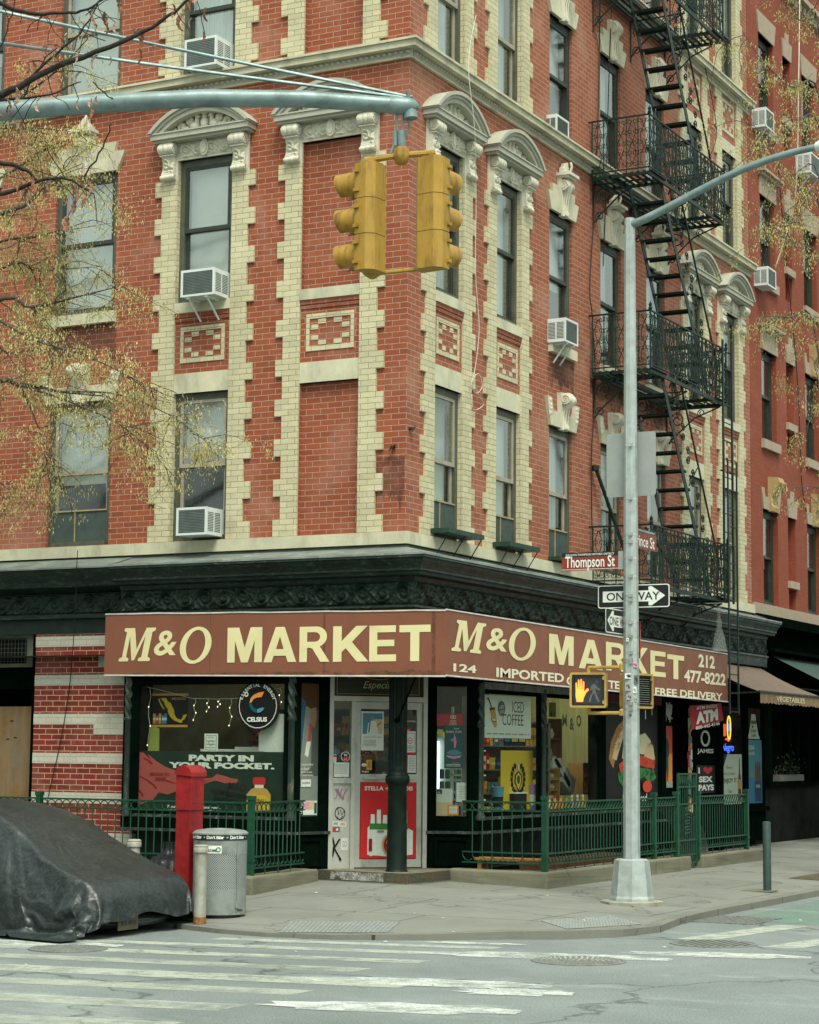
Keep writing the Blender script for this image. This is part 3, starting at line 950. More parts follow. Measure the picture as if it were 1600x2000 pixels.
def console(T, uc, wd, v0, v1, parent, d=0.17):
    """scroll bracket: big volute roll at the top, small one below, leafy shaft"""
    mb = MB(M_carve)
    a, b_ = uc - wd / 2, uc + wd / 2
    H_ = v1 - v0
    r1, r2 = H_ * 0.155, H_ * 0.075
    # side profile (n, v) swept across the width
    prof = [(0.0, v0), (0.05, v0), (0.10, v0 + 0.02), (0.11, v0 + 0.08), (0.075, v0 + 0.16), (0.07, v0 + H_ * 0.45), (0.10, v0 + H_ * 0.62), (d * 0.95, v0 + H_ * 0.78), (d, v1 - 0.03), (d * 0.85, v1), (0.0, v1)]
    TS = lambda n_, v_, u_: T(u_, v_, n_)
    mb.prism(prof, a + 0.02, b_ - 0.02, TS)
    def roll(cn, cv, r, x0, x1):
        k = 14
        segs = [(x0, r * .92), (x0 + 0.012, r), (x0 + (x1 - x0) * .3, r), (x0 + (x1 - x0) * .34, r * .86), (x0 + (x1 - x0) * .40, r * 1.03), (x0 + (x1 - x0) * .6, r * 1.03), (x0 + (x1 - x0) * .66, r * .86), (x0 + (x1 - x0) * .7, r), (x1 - 0.012, r), (x1, r * .92)]
        V = []
        for x, rr in segs:
            for j in range(k):
                t = 2 * pi * j / k
                V.append(T(x, cv + rr * sin(t), cn + rr * cos(t)))
        F = [(i * k + j, i * k + (j + 1) % k, (i + 1) * k + (j + 1) % k, (i + 1) * k + j) for i in range(len(segs) - 1) for j in range(k)]
        F += [tuple(range(k))[::-1], tuple((len(segs) - 1) * k + j for j in range(k))]
        mb.add(V, F)
        for x, s in ((x0, -1), (x1, 1)):
            mb.tube([T(x + s * 0.004, p[1], p[0]) for p in spiral(cn, cv, r * .8, r * .1, 0, 1.8, 22)], r * 0.085, 5)
    roll(d - r1 * 0.75, v1 - r1 - 0.005, r1, a - 0.005, b_ + 0.005)
    roll(0.085, v0 + r2, r2, a + 0.005, b_ - 0.005)
    # leaf on the shaft
    mb.box(a + 0.005, b_ - 0.005, v0 + H_ * 0.64, v0 + H_ * 0.67, 0.06, d * .82, T)
    relief(mb, T, a + 0.025, b_ - 0.025, v0 + r2 * 2, v0 + H_ * 0.62, 0.076, 0.045, wd * .5, 16, 26, seed=uc * 3)
    return mb

def pediment(T, uc, parent, v=9.79, hw=0.80, w_=None):
    """segmental hood on two consoles over a carved frieze"""
    m = MB(M_gstone)
    m.box(uc - hw + .05, uc + hw - .05, v, v + 0.035, 0.0, 0.17, T)
    m.box(uc - hw + .02, uc + hw - .02, v + 0.035, v + 0.105, 0.0, 0.21, T)
    m.box(uc - hw, uc + hw, v + 0.105, v + 0.125, 0.0, 0.225, T)
    sag = 0.36; ch = hw
    R = (ch * ch + sag * sag) / (2 * sag)
    cy = v + 0.125 + sag - R
    a0 = math.asin((v + 0.125 - cy) / R)
    def ring(ro, ri, n1):
        ao = math.asin(min(1, (v + 0.125 - cy) / ro)); ai = math.asin(min(1, (v + 0.125 - cy) / ri))
        P = arc(uc, cy, ro, ao, pi - ao, 26) + arc(uc, cy, ri, pi - ai, ai, 26)
        m.prism(P, 0.0, n1, T, back=False)
    ring(R + .012, R - 0.035, 0.245)
    ring(R - 0.0352, R - 0.075, 0.215)
    ring(R - 0.0752, R - 0.135, 0.19)
    hood = m.build('window_hood', parent, smooth=40)
    ty = MB(M_carve)
    ri = R - 0.137
    ai = math.asin((v + 0.125 - cy) / ri)
    ty.prism(arc(uc, cy, ri, ai, pi - ai, 20), 0.0, 0.03, T, back=False)
    ty.build('tympanum', hood)
    # pair of carved swans facing an urn
    cv_ = MB(M_carve)
    def blob(u, vv, n, ru, rv, rn):
        k, l = 10, 6
        V = []; F = []
        for i in range(l + 1):
            ph = pi * i / l
            for j in range(k):
                t = 2 * pi * j / k
                V.append(T(uc + u + ru * sin(ph) * cos(t), v + 0.125 + vv + rv * cos(ph), n + rn * sin(ph) * sin(t)))
        for i in range(l):
            for j in range(k):
                F.append((i * k + j, i * k + (j + 1) % k, (i + 1) * k + (j + 1) % k, (i + 1) * k + j))
        cv_.add(V, F)
    N = 0.06
    blob(0, 0.10, N, 0.062, 0.085, 0.06); blob(0, 0.19, N, 0.04, 0.035, 0.045); blob(0, 0.225, N, 0.05, 0.014, 0.05); blob(0, 0.02, N, 0.05, 0.022, 0.05)
    for s in (-1, 1):
        blob(s * 0.16, 0.075, N, 0.085, 0.065, 0.06); blob(s * 0.12, 0.14, N, 0.035, 0.07, 0.045); blob(s * 0.115, 0.205, N + .01, 0.038, 0.033, 0.04); blob(s * 0.085, 0.19, N + .015, 0.03, 0.014, 0.02)
        blob(s * 0.22, 0.14, N, 0.05, 0.075, 0.035); blob(s * 0.27, 0.15, N, 0.03, 0.05, 0.03)
        cv_.tube([T(uc + s * p[0], v + .125 + p[1], N) for p in [(0.24, .05), (.29, .035), (.33, .06), (.345, .11), (.38, .125), (.41, .09), (.40, .05), (.37, .04)]], [.045, .05, .045, .04, .036, .034, .03, .02], 8)
        blob(s * 0.47, 0.045, N, 0.035, 0.045, 0.035); blob(s * 0.54, 0.022, N, 0.03, 0.022, 0.03)
        for k in range(7): blob(s * (0.06 + k * 0.07), 0.012 + 0.008 * (k % 2), N + .02, 0.035, 0.018, 0.03)
    cv_.build('carving', hood, smooth=60)
    a, b_ = w_
    fz = MB(M_carve)
    fz.box(a + .002, b_ - .002, F3[1] + 0.0, v, -0.15, 0.03, T)
    relief(fz, T, a + 0.02, b_ - 0.02, F3[1] + 0.025, v - 0.02, 0.031, 0.045, 0.21, 70, 24, seed=uc)
    fz.prism(ell(uc_m(a, b_), (F3[1] + v) / 2 + .01, 0.07, 0.115, 14), 0.03, 0.075, T, back=False)
    fz.prism(ell(uc_m(a, b_), (F3[1] + v) / 2 + .01, 0.045, 0.08, 14), 0.075, 0.09, T, back=False)
    fz.build('frieze_panel', hood, smooth=50)
    for x in (a - 0.125, b_ + 0.125):
        cb = console(T, x, 0.23, 9.28, v, hood)
        cb.box(x - 0.125, x + 0.125, 9.281, v, -0.001, 0.034, T)
        cb.build('console', hood, smooth=45)
def uc_m(a, b_): return (a + b_) / 2

# hoods of the single windows
def keystone(T, uc, v0, v1, parent, wb=0.17, wt=0.30, cap=True, deep=0.16):
    """tapering scroll keystone with an optional moulded cap and shell finial"""
    mb = MB(M_carve)
    H_ = v1 - v0
    mb.prism([(uc - wb / 2, v0), (uc + wb / 2, v0), (uc + wt / 2, v1), (uc - wt / 2, v1)], 0.0, 0.07, T)
    prof = [(0.07, v0), (0.10, v0 + .015), (0.105, v0 + .07), (0.08, v0 + .11), (0.085, v0 + H_ * .4), (0.115, v0 + H_ * .58), (deep, v0 + H_ * .72), (deep, v1 - .04), (deep * .8, v1), (0.07, v1)]
    TS = lambda n_, v_, u_: T(u_, v_, n_)
    mb.prism(prof, uc - wb * .36, uc + wb * .36, TS)
    r = H_ * 0.15
    cn, cv = deep - r * .8, v1 - r - .02
    k = 14
    x0, x1 = uc - wt * .42, uc + wt * .42
    segs = [(x0, r * .9), (x0 + .01, r), (uc - .03, r), (uc - .02, r * .85), (uc + .02, r * .85), (uc + .03, r), (x1 - .01, r), (x1, r * .9)]
    V = [T(x, cv + rr * sin(2 * pi * j / k), cn + rr * cos(2 * pi * j / k)) for x, rr in segs for j in range(k)]
    F = [(i * k + j, i * k + (j + 1) % k, (i + 1) * k + (j + 1) % k, (i + 1) * k + j) for i in range(len(segs) - 1) for j in range(k)] + [tuple(range(k))[::-1], tuple((len(segs) - 1) * k + j for j in range(k))]
    mb.add(V, F)
    for x in (x0 - .004, x1 + .004):
        mb.tube([T(x, p[1], p[0]) for p in spiral(cn, cv, r * .8, r * .1, 0, 1.7, 20)], r * .1, 5)
    for s in (-1, 1):   # fluting on the shaft
        mb.tube([T(uc + s * wb * .2, v0 + .05 + (H_ * .5) * t, .09 + .03 * t * t) for t in (0, .25, .5, .75, 1)], .012, 5)
    if cap:
        mb.box(uc - wt * .52, uc + wt * .52, v1, v1 + .03, 0, deep + .02, T)
        mb.box(uc - wt * .60, uc + wt * .60, v1 + .03, v1 + .075, 0, deep + .06, T)
        P = [(uc - .12, v1 + .076), (uc + .13, v1 + .076), (uc + .14, v1 + .13), (uc + .09, v1 + .14), (uc + .05, v1 + .20), (uc + .04, v1 + .27), (uc - .03, v1 + .25), (uc - .07, v1 + .19), (uc - .12, v1 + .15)]
        mb.prism(P, 0.02, 0.10, T)
        mb.tube([T(uc + .04 + .02 * sin(t), v1 + .08 + .19 * t, .10 + .05 * sin(2.5 * t)) for t in (0, .2, .4, .6, .8, 1)], .018, 6)
    return mb

def hood3(T, a, b_, parent, v=9.55, key=True, cap=True, grow=1.0):
    uc = (a + b_) / 2
    m = MB(M_lime)
    h = 0.27 * grow; s = 0.40 * grow
    P = [(a - .03, v), (b_ + .03, v), (b_ + .14, v + h), (b_ - .03, v + h), (b_ + .0, v + s), (a - .0, v + s), (a + .03, v + h), (a - .14, v + h)]
    m.prism(P, -0.17, 0.05, T)
    o = m.build('window_hood', parent)
    if key: keystone(T, uc, v - .03, v + (.54 if cap else .62) * grow, parent, cap=cap).build('keystone', o, smooth=45)
    return o

def hood2(T, a, b_, parent, v=6.34):
    uc = (a + b_) / 2
    m = MB(M_lime)
    P = [(a - .04, v), (b_ + .04, v), (b_ + .17, v + .41), (b_ + .015, v + .41), (b_ - .05, v + .22), (a + .05, v + .22), (a - .015, v + .41), (a - .17, v + .41)]
    m.prism(P, -0.17, 0.05, T)
    o = m.build('window_hood', parent)
    for s in (-1, 1):
        e = MB(M_carve)
        cu = uc + s * ((b_ - a) / 2 + .055)
        relief(e, T, cu - .055, cu + .055, v + .14, v + .39, .051, .012, .06, 8, 18, seed=cu)
        e.build('carved_ear', o)
    keystone(T, uc, v - .03, v + .52, parent, .2, .30, cap=False, deep=.19).build('keystone', o, smooth=45)

for w_ in SING:
    hood2(TR, *w_, BLD); hood3(TR, *w_, BLD); hood3(TR, *w_, BLD, v=F4[1], cap=False); hood3(TR, *w_, BLD, v=F5[1], cap=False)
for w_ in [W1] + W0:
    hood2(TL, *w_, BLD); hood3(TL, *w_, BLD); hood3(TL, *w_, BLD, v=F4[1], cap=False)
for w_ in PAIR: pediment(TR, (w_[0] + w_[1]) / 2, BLD, hw=0.78, w_=w_)
for w_ in (W2, BL): pediment(TL, (w_[0] + w_[1]) / 2, BLD, hw=0.80, w_=w_)

# windows
S = M_lime
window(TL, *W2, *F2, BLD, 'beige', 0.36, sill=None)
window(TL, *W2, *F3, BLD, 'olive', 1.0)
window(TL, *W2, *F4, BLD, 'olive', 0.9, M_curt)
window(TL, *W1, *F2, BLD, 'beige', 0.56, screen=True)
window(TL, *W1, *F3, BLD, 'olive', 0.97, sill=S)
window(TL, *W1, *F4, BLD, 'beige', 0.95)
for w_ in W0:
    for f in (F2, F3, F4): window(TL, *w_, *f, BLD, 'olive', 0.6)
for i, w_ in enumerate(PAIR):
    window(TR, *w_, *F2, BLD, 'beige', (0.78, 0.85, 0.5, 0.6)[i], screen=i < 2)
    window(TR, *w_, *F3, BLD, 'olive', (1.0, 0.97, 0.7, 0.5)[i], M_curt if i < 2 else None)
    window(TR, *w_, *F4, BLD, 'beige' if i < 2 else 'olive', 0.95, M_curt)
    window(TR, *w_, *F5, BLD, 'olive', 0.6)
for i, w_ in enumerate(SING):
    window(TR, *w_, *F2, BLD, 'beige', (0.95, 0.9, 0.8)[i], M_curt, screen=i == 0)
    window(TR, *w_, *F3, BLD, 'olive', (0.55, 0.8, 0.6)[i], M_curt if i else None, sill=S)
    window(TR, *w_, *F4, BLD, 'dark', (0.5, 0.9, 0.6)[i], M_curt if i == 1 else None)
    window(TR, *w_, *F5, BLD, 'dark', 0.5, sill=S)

# ------------------------------------------------------------------ shop cornice (tin top, crown, soffit, scroll frieze)
CU0 = -4.12                    # the storefront breaks forward here
def sweep(prof, m, name, n_add=0.0, u0=CU0, wr=LEN, smooth=None):
    """profile (n, v) carried along the left face, round the corner and up the right face as one mesh"""
    mb = MB(m)
    V = []
    for n_, v_ in prof:
        V += [TL(u0, v_, n_), (n_, -n_, v_), TR(wr, v_, n_)]
    F = []
    for i in range(len(prof) - 1):
        for j in range(2):
            F.append((3 * i + j, 3 * i + j + 1, 3 * (i + 1) + j + 1, 3 * (i + 1) + j))
    mb.add(V, F)
    for j in (0, 2): mb.add([V[3 * i + j] for i in range(len(prof))], [tuple(range(len(prof)))])
    return mb
M_green2 = mat('cornice_green', (0.009, 0.022, 0.016), 0.42, var=0.5, scale=3, dirt=(0.13, 0.16, 0.135), dirt_amt=0.32, dirt_scale=3.5, dirt_stretch=(3, 3, 8), bump=0.3, bump_scale=30, spec=0.3)
cor = sweep([(0.0, 4.185), (0.03, 4.15), (0.30, 4.075), (0.56, 4.02), (0.565, 3.995)], M_tin, 'x').build('cornice_top', BLD)
sweep([(0.0, 3.994), (0.555, 3.994), (0.56, 3.965), (0.53, 3.955), (0.52, 3.925), (0.475, 3.875), (0.455, 3.84), (0.46, 3.815), (0.43, 3.80), (0.425, 3.765), (0.30, 3.75), (0.285, 3.72), (0.28, 3.70), (0.0, 3.70)], M_green2, 'x').build('cornice', BLD)
sweep([(0.0, 3.699), (0.262, 3.699), (0.262, 3.40), (0.0, 3.40)], M_dkgreen, 'x').build('frieze', BLD)
sweep([(0.0, 3.399), (0.30, 3.399), (0.305, 3.375), (0.285, 3.36), (0.275, 3.335), (0.27, 3.20), (0.0, 3.20)], M_green2, 'x').build('architrave', BLD)
fr_ = MB(M_dkgreen)
relief(fr_, TL, CU0 + .02, 0.262, 3.415, 3.69, 0.2635, 0.055, 0.292, 400, 20, seed=2)
relief(fr_, TR, -0.262, LEN - .05, 3.415, 3.69, 0.2635, 0.055, 0.292, 900, 20, seed=5)
fr_.build('scroll_frieze', BLD, smooth=60)
# set-back cornice further left
mbl = MB(M_dkgreen)
mbl.box(LL, CU0 - .001, 3.40, 3.70, 0.0, 0.06, TL); mbl.box(LL, CU0 - .001, 3.16, 3.399, 0.0, 0.05, TL)
mbl.use(M_green2)
mbl.box(LL, CU0 - .001, 3.36, 3.41, 0.0, 0.12, TL)
mbl.prism([(0, 3.70), (0.1, 3.72), (0.30, 3.77), (0.32, 3.84), (0.40, 3.93), (0.44, 3.99), (0, 4.0)], LL, CU0 - .001, T=lambda n_, v_, u_: TL(u_, v_, n_))
mbl.use(M_tin)
mbl.prism([(0, 4.001), (0.45, 4.001), (0.45, 4.02), (0.0, 4.18)], LL, CU0 - .001, T=lambda n_, v_, u_: TL(u_, v_, n_))
relief(mbl.use(M_dkgreen), TL, LL, CU0 - .03, 3.425, 3.69, 0.0615, 0.035, 0.292, 300, 18, seed=8)
mbl.build('rear_cornice', BLD)

# ------------------------------------------------------------------ ground floor: striped pier, doorway with plywood, storefront
PB = (-5.69, -4.02)
M_gbrick = brick('glazed_red_brick', (0.29, 0.035, 0.024), (0.20, 0.026, 0.020), (0.55, 0.43, 0.27), ms=.013, wash=(0.40, 0.19, 0.15), wash_amt=0.55, stain=(0.12, 0.02, 0.018), stain_amt=0.5, rough=0.55, odd=(0.10, 0.055, 0.03))
M_wbrick = brick('white_glazed_brick', (0.66, 0.63, 0.52), (0.58, 0.55, 0.45), (0.36, 0.33, 0.26), ms=0.006, rough=0.4, wash=(0.5, 0.48, 0.38), wash_amt=0.4, stain=(0.34, 0.31, 0.24), stain_amt=0.5, bump=0.25)
MB(M_gbrick).box(*PB, -0.05, 3.2, -0.3, 0.03, TL).build('striped_pier', BLD)
wb_ = MB(M_wbrick)
for z in (2.985, 2.46, 1.935, 1.41, 0.885, 0.36):
    wb_.box(PB[0] - .001, PB[1] + .001, z - 0.003, z + 0.138, -0.2, 0.036, TL)
wb_.box(-4.68, PB[1] + .0012, 1.797, 1.932, -0.2, 0.0365, TL)
wb_.build('white_brick_band', BLD)
mk = MB(mat('junction_box', (0.42, 0.42, 0.38), 0.6, var=.3)); mk.box(-4.62, -4.44, 2.70, 2.86, 0.03, 0.05, TL); mk.build('junction_box', BLD)
# doorway left of the pier: dark frame, louvre, board
dw = MB(M_blkgreen)
dw.box(LL, PB[0] - .002, -0.05, 3.2, -0.9, -0.8, TL)
dw.box(-5.78, PB[0] - .002, 0, 3.16, -0.8, -0.02, TL)
dw.box(LL, -5.781, 2.42, 2.70, -0.79, -0.10, TL)
dw.build('doorway_frame', BLD)
lv = MB(mat('louvre_frame', (0.20, 0.22, 0.15), 0.7, var=.3, dirt=(0.06, 0.07, 0.05), dirt_amt=.5, dirt_scale=12))
lv.prism(rect(-7.0, -5.79, 2.72, 3.18), -0.2, -0.10, TL, holes=[rect(-6.9, -5.95, 2.77, 3.12)])
lv.use(M_dark).box(-6.9, -5.95, 2.77, 3.12, -0.2, -0.19, TL)
lv.use(mat('wire', (0.14, 0.15, 0.12), .6))
for i in range(16): lv.box(-6.9 + i * .06, -6.894 + i * .06, 2.77, 3.12, -0.13, -0.125, TL)
for i in range(6): lv.box(-6.9, -5.95, 2.80 + i * .06, 2.805 + i * .06, -0.124, -0.12, TL)
lv.build('louvre', BLD)
M_ply = mat('plywood', (0.24, 0.14, 0.05), 0.75, var=.3, scale=2.5, stretch=(4, 4, .4), dirt=(0.22, 0.20, 0.16), dirt_amt=.5, dirt_scale=1.4)
pb = MB(M_ply)
pb.box(-7.2, -5.79, 0.0, 2.18, -0.22, -0.19, TL)
pb.use(mat('black_mark', (0.02, 0.02, 0.02), .8))
for u, v in ((-6.24, 1.98), (-6.3, 1.73), (-6.17, 1.75), (-6.5, 1.85)): pb.sheet(ell(u, v, .035, .012, 8), -0.188, TL)
tag(pb.build('plywood_board'), 'weathered plywood board closing the doorway left of the striped brick pier', 'board')

# back walls of the recess behind the bays, ceiling of the shop, floor
sh = MB(M_dkgreen)
sh.box(-4.02, -1.4, -0.05, 0.62, -0.16, -0.06, TL)
sh.box(1.5, LEN, -0.05, 0.62, -0.16, -0.06, TR)
sh.build('bay_plinth', BLD)

# ================================================================== STOREFRONT
G0, G1 = 0.78, 2.50
def colonette(x, y, z0, z1, parent, r=0.048):
    mb = MB(mat('chipped_green_paint', (0.016, 0.030, 0.022), 0.5, var=.4, dirt=(0.30, 0.24, 0.14), dirt_amt=.22, dirt_scale=7, dirt_stretch=(1, 1, .35), bump=.3))
    zt = z1 - 0.52
    mb.lathe([(r * 1.5, z0), (r * 1.5, z0 + .05), (r * 1.1, z0 + .09), (r * 1.15, z0 + .2), (r, z0 + .24), (r, zt - .06), (r * 1.3, zt - .04), (r * 1.3, zt - .01), (r, zt)], (x, y, 0), 12)
    k, l = 20, 44
    V = [(x + (r + .013 * cos(4 * (2 * pi * j / k) + (i / l) * 22)) * cos(2 * pi * j / k), y + (r + .013 * cos(4 * (2 * pi * j / k) + (i / l) * 22)) * sin(2 * pi * j / k), zt + (z1 - zt) * i / l) for i in range(l + 1) for j in range(k)]
    mb.add(V, [(i * k + j, i * k + (j + 1) % k, (i + 1) * k + (j + 1) % k, (i + 1) * k + j) for i in range(l) for j in range(k)])
    return mb.build('colonette', parent, smooth=50)

def shopwin(T, u0, u1, v0, v1, n, parent, f=0.055):
    mb = MB(M_blkgreen)
    mb.box(u0, u0 + f, v0, v1, n - .06, n, T); mb.box(u1 - f, u1, v0, v1, n - .06, n, T)
    mb.box(u0 + f, u1 - f, v1 - f, v1, n - .06, n, T); mb.box(u0 + f, u1 - f, v0, v0 + f, n - .06, n, T)
    o = mb.build('shop_window', parent)
    MB(M_glassS).quad(T(u0 + f, v0 + f, n - .03), T(u1 - f, v0 + f, n - .03), T(u1 - f, v1 - f, n - .03), T(u0 + f, v1 - f, n - .03)).build('pane', o)
    return o

BN = 0.33
# bay floors, sills, posts, heads
M_worn = mat('worn_green_sill', (0.022, 0.036, 0.028), .5, var=.4, dirt=(0.42, 0.42, 0.38), dirt_amt=.38, dirt_scale=9, bump=.3)
bay = MB(M_blkgreen)
bay.box(-3.98, -1.36, 0.60, 0.74, -0.06, BN + .02, TL)
bay.box(-3.98, -3.80, 0.741, 2.56, -0.06, BN + .01, TL)
bay.box(-3.80, -1.40, 2.50, 3.19, BN - .20, BN - .005, TL)
bay.box(1.47, 8.2, 0.60, 0.74, -0.06, BN + .02, TR)
bay.box(1.60, 8.2, 2.50, 3.19, BN - .20, BN - .005, TR)
bay.box(5.56, 5.72, 0.741, 2.499, BN - .2, BN + .0, TR)
bay.box(8.02, 8.22, 0.741, 2.499, -0.06, BN + .02, TR)
bay.use(M_worn)
bay.box(-4.0, -1.33, 0.565, 0.60, -0.06, BN + .06, TL); bay.box(-3.80, -1.40, 0.741, 0.78, -0.06, BN + .01, TL)
bay.box(1.44, 8.25, 0.565, 0.60, -0.06, BN + .06, TR); bay.box(1.55, 8.02, 0.741, 0.78, -0.06, BN + .01, TR)
# curved bracket ends beside the step
for T, o, s in ((TL, -1.36, -1), (TR, 1.47, 1)):
    P = [(-.06, .0), (.10, .0), (.10, .12), (.09, .22), (.14, .34), (.24, .45), (.30, .56), (-.06, .56)]
    bay.use(M_blkgreen).prism(P, o, o + s * .10, T=lambda n_, v_, u_, T=T: T(u_, v_, n_))
bay.build('bay_frame', BLD)
mbt = MB(mat('rusty_lintel', (0.20, 0.21, 0.19), .7, var=.3, dirt=(0.05, 0.045, 0.035), dirt_amt=.6, dirt_scale=8, bump=.4))
mbt.box(1.56, 5.6, 2.43, 2.52, BN + .001, BN + .03, TR)
mbt.build('sign_rail', BLD)
WL = shopwin(TL, -3.80, -1.47, G0, G1, BN, BLD)
shopwin(TR, 1.56, 3.44, G0, G1 - .07, BN, BLD)
shopwin(TR, 3.56, 5.56, G0, G1 - .07, BN, BLD)
shopwin(TR, 5.72, 8.02, G0, G1 - .07, BN, BLD)
colonette(-1.41, -BN + .01, .74, 2.55, BLD)
colonette(-3.90, -BN - .01, .74, 2.55, BLD, .04)
colonette(BN - .0, 1.50, .74, 2.50, BLD)
colonette(BN - .0, 3.50, .74, 2.48, BLD, .042)
# splayed panes and their panelled bases
def splay(a, b_, name):
    A, B = Vector((*a, 0)), Vector((*b_, 0)); d = (B - A).normalized(); dn = Vector((d.y, -d.x, 0)); L_ = (B - A).length
    T = TF(A, d, dn)
    mb = MB(M_blkgreen)
    mb.box(0.0, L_, .10, .60, -.10, 0.0, T)
    mb.prism(rect(.10, L_ - .12, .16, .52), 0.0, .025, T, holes=[rect(.14, L_ - .16, .20, .48)])
    mb.box(0.0, L_, .60, .76, -.10, .012, T)
    mb.box(0.0, .09, .76, 2.6, -.10, .01, T); mb.box(L_ - .13, L_, .10, 2.6, -.10, .02, T)
    mb.box(.09, L_ - .13, 2.49, 3.19, -.10, .008, T)
    mb.use(M_worn).box(0.0, L_, .565, .60, -.10, .05, T)
    mb.build('splayed_base', BLD)
    w_ = shopwin(T, .09, L_ - .13, .76, 2.49, 0.0, BLD, f=.03)
    return T, L_
TSL, LSL = splay((-1.37, -BN), (-1.22, .28), 'l')
TSR, LSR = splay((-.29, 1.21), (.33, 1.47), 'r')

# aluminium entrance: sidelight + door + transom on the diagonal
M_alu = mat('grey_aluminium', (0.44, 0.445, 0.39), .45, metal=.2, var=.12, scale=4, dirt=(0.17, 0.16, 0.13), dirt_amt=.35, dirt_scale=5, dirt_stretch=(1, 1, .4))
TD = TF((-1.22, .28, 0), (1, 1, 0), (1, -1, 0))
fr = MB(M_alu)
fr.box(0, .055, .125, 3.0, -.06, .03, TD); fr.box(1.255, 1.31, .125, 3.0, -.06, .03, TD)
fr.box(.055, 1.255, 2.245, 2.31, -.06, .028, TD)
fr.box(.29, .345, .125, 2.244, -.06, .027, TD)
fr.box(.056, .29, 1.20, 1.27, -.05, .02, TD)
fr.box(.056, .29, .126, 1.199, -.03, -.01, TD)
fr.build('door_frame', BLD)
MB(M_glassS).quad(TD(.055, 1.27, -.02), TD(.29, 1.27, -.02), TD(.29, 2.245, -.02), TD(.055, 2.245, -.02)).build('sidelight_pane', BLD)
door = MB(M_alu)
a, b_ = .352, 1.248
door.box(a, a + .07, .14, 2.238, -.05, -.005, TD); door.box(b_ - .07, b_, .14, 2.238, -.05, -.005, TD)
door.box(a + .07, b_ - .07, 2.15, 2.238, -.05, -.005, TD); door.box(a + .07, b_ - .07, .14, .24, -.05, -.005, TD); door.box(a + .07, b_ - .07, 1.22, 1.32, -.05, -.005, TD)
dr = door.build('shop_door', BLD)
MB(M_glassS).quad(TD(a + .07, 1.32, -.03), TD(b_ - .07, 1.32, -.03), TD(b_ - .07, 2.15, -.03), TD(a + .07, 2.15, -.03)).build('pane', dr)
MB(M_alu).box(a + .1, b_ - .1, 1.255, 1.285, .0, .035, TD).build('push_bar', dr)
# transom board with gold rules and green script
tb = MB(mat('transom_board', (0.026, 0.020, 0.008), .5, var=.5, scale=3, stretch=(.3, .3, 9)))
tb.box(.056, 1.254, 2.311, 2.62, -.04, -.02, TD)
tb.build('transom', BLD)
M_gold = flat('gold_line', (0.42, 0.30, 0.05))
M_script = flat('green_script', (0.40, 0.47, 0.24))
tr_ = MB(M_script)
tr_.text('Especial', .66, 2.445, TD, -.017, w=.42, shear=.35, bold=.004)
tr_.use(M_gold)
tr_.box(.10, 1.21, 2.335, 2.343, -.02, -.016, TD); tr_.box(.10, .108, 2.343, 2.62, -.02, -.016, TD); tr_.box(1.202, 1.21, 2.343, 2.62, -.02, -.016, TD)
tr_.tube([TD(.25 + .8 * t, 2.545 + .018 * sin(9 * t), -.014) for t in [i / 16 for i in range(17)]], .005, 4)
tr_.build('transom_lettering', BLD)

# fluted iron corner column
CX, CY = -.24, .31
col = MB(mat('column_green', (.005, .014, .0095), .5, var=.4, dirt=(.03, .045, .035), dirt_amt=.2, spec=.2, bump=.15))
col.lathe([(.145, .125), (.135, .14), (.128, .16), (.118, 1.18), (.13, 1.20), (.15, 1.225), (.155, 1.26), (.15, 1.30), (.14, 1.315), (.125, 1.33), (.122, 1.36)], (CX, CY, 0), 26)
k = 64
V = []
zs = [1.36, 1.40, 1.42, 1.44, 2.6, 3.3]
for i, z in enumerate(zs):
    for j in range(k):
        a = 2 * pi * j / k
        dpt = 0 if i < 2 else .011
        r = .117 - dpt * (0.5 - 0.5 * cos(a * 16))
        V.append((CX + r * cos(a), CY + r * sin(a), z))
col.add(V, [(i * k + j, i * k + (j + 1) % k, (i + 1) * k + (j + 1) % k, (i + 1) * k + j) for i in range(len(zs) - 1) for j in range(k)])
col.build('corner_column', BLD, smooth=40)
cbk = MB(M_blkgreen)
cbk.tube([(CX + .05, CY - .10, 2.0), (CX + .22, CY + .05, 2.55)], .012, 6)
cbk.tube([(CX + .03, CY - .13, 1.985), (CX + .06, CY - .09, 2.01)], .03, 8)
cbk.build('column_stay', BLD)
# soffit over the entrance
sf = MB(M_blkgreen)
sf.add([(-1.6, -.36, 2.64), (.36, -.36, 2.64), (.36, 1.8, 2.64), (-.2, 1.8, 2.64), (-1.6, .3, 2.64)], [(0, 1, 2, 3, 4)])
sf.build('entrance_soffit', BLD)

# second shop entrance and far bay on the right face
rb2 = MB(M_blkgreen)
rb2.box(8.22, 8.86, .10, 3.19, -.06, .22, TR)
rb2.box(8.86, 9.55, .0, 3.19, -.45, -.35, TR)
rb2.box(9.55, 9.75, .0, 3.19, -.45, .22, TR)
rb2.box(9.75, 11.05, .0, 3.19, -.45, .18, TR)
rb2.box(11.05, 11.22, .0, 3.19, -.45, .26, TR)
rb2.box(11.22, LEN, .10, .62, -.1, .22, TR); rb2.box(11.22, LEN, .62, .70, -.1, .30, TR); rb2.box(11.22, LEN, 2.5, 3.19, -.1, .22, TR)
rb2.box(12.5, 12.62, .70, 2.5, -.1, .22, TR)
rb2.build('side_storefront', BLD)
shopwin(TR, 11.22, 12.5, .70, 2.5, .22, BLD)
shopwin(TR, 12.62, LEN - .02, .70, 2.5, .22, BLD)

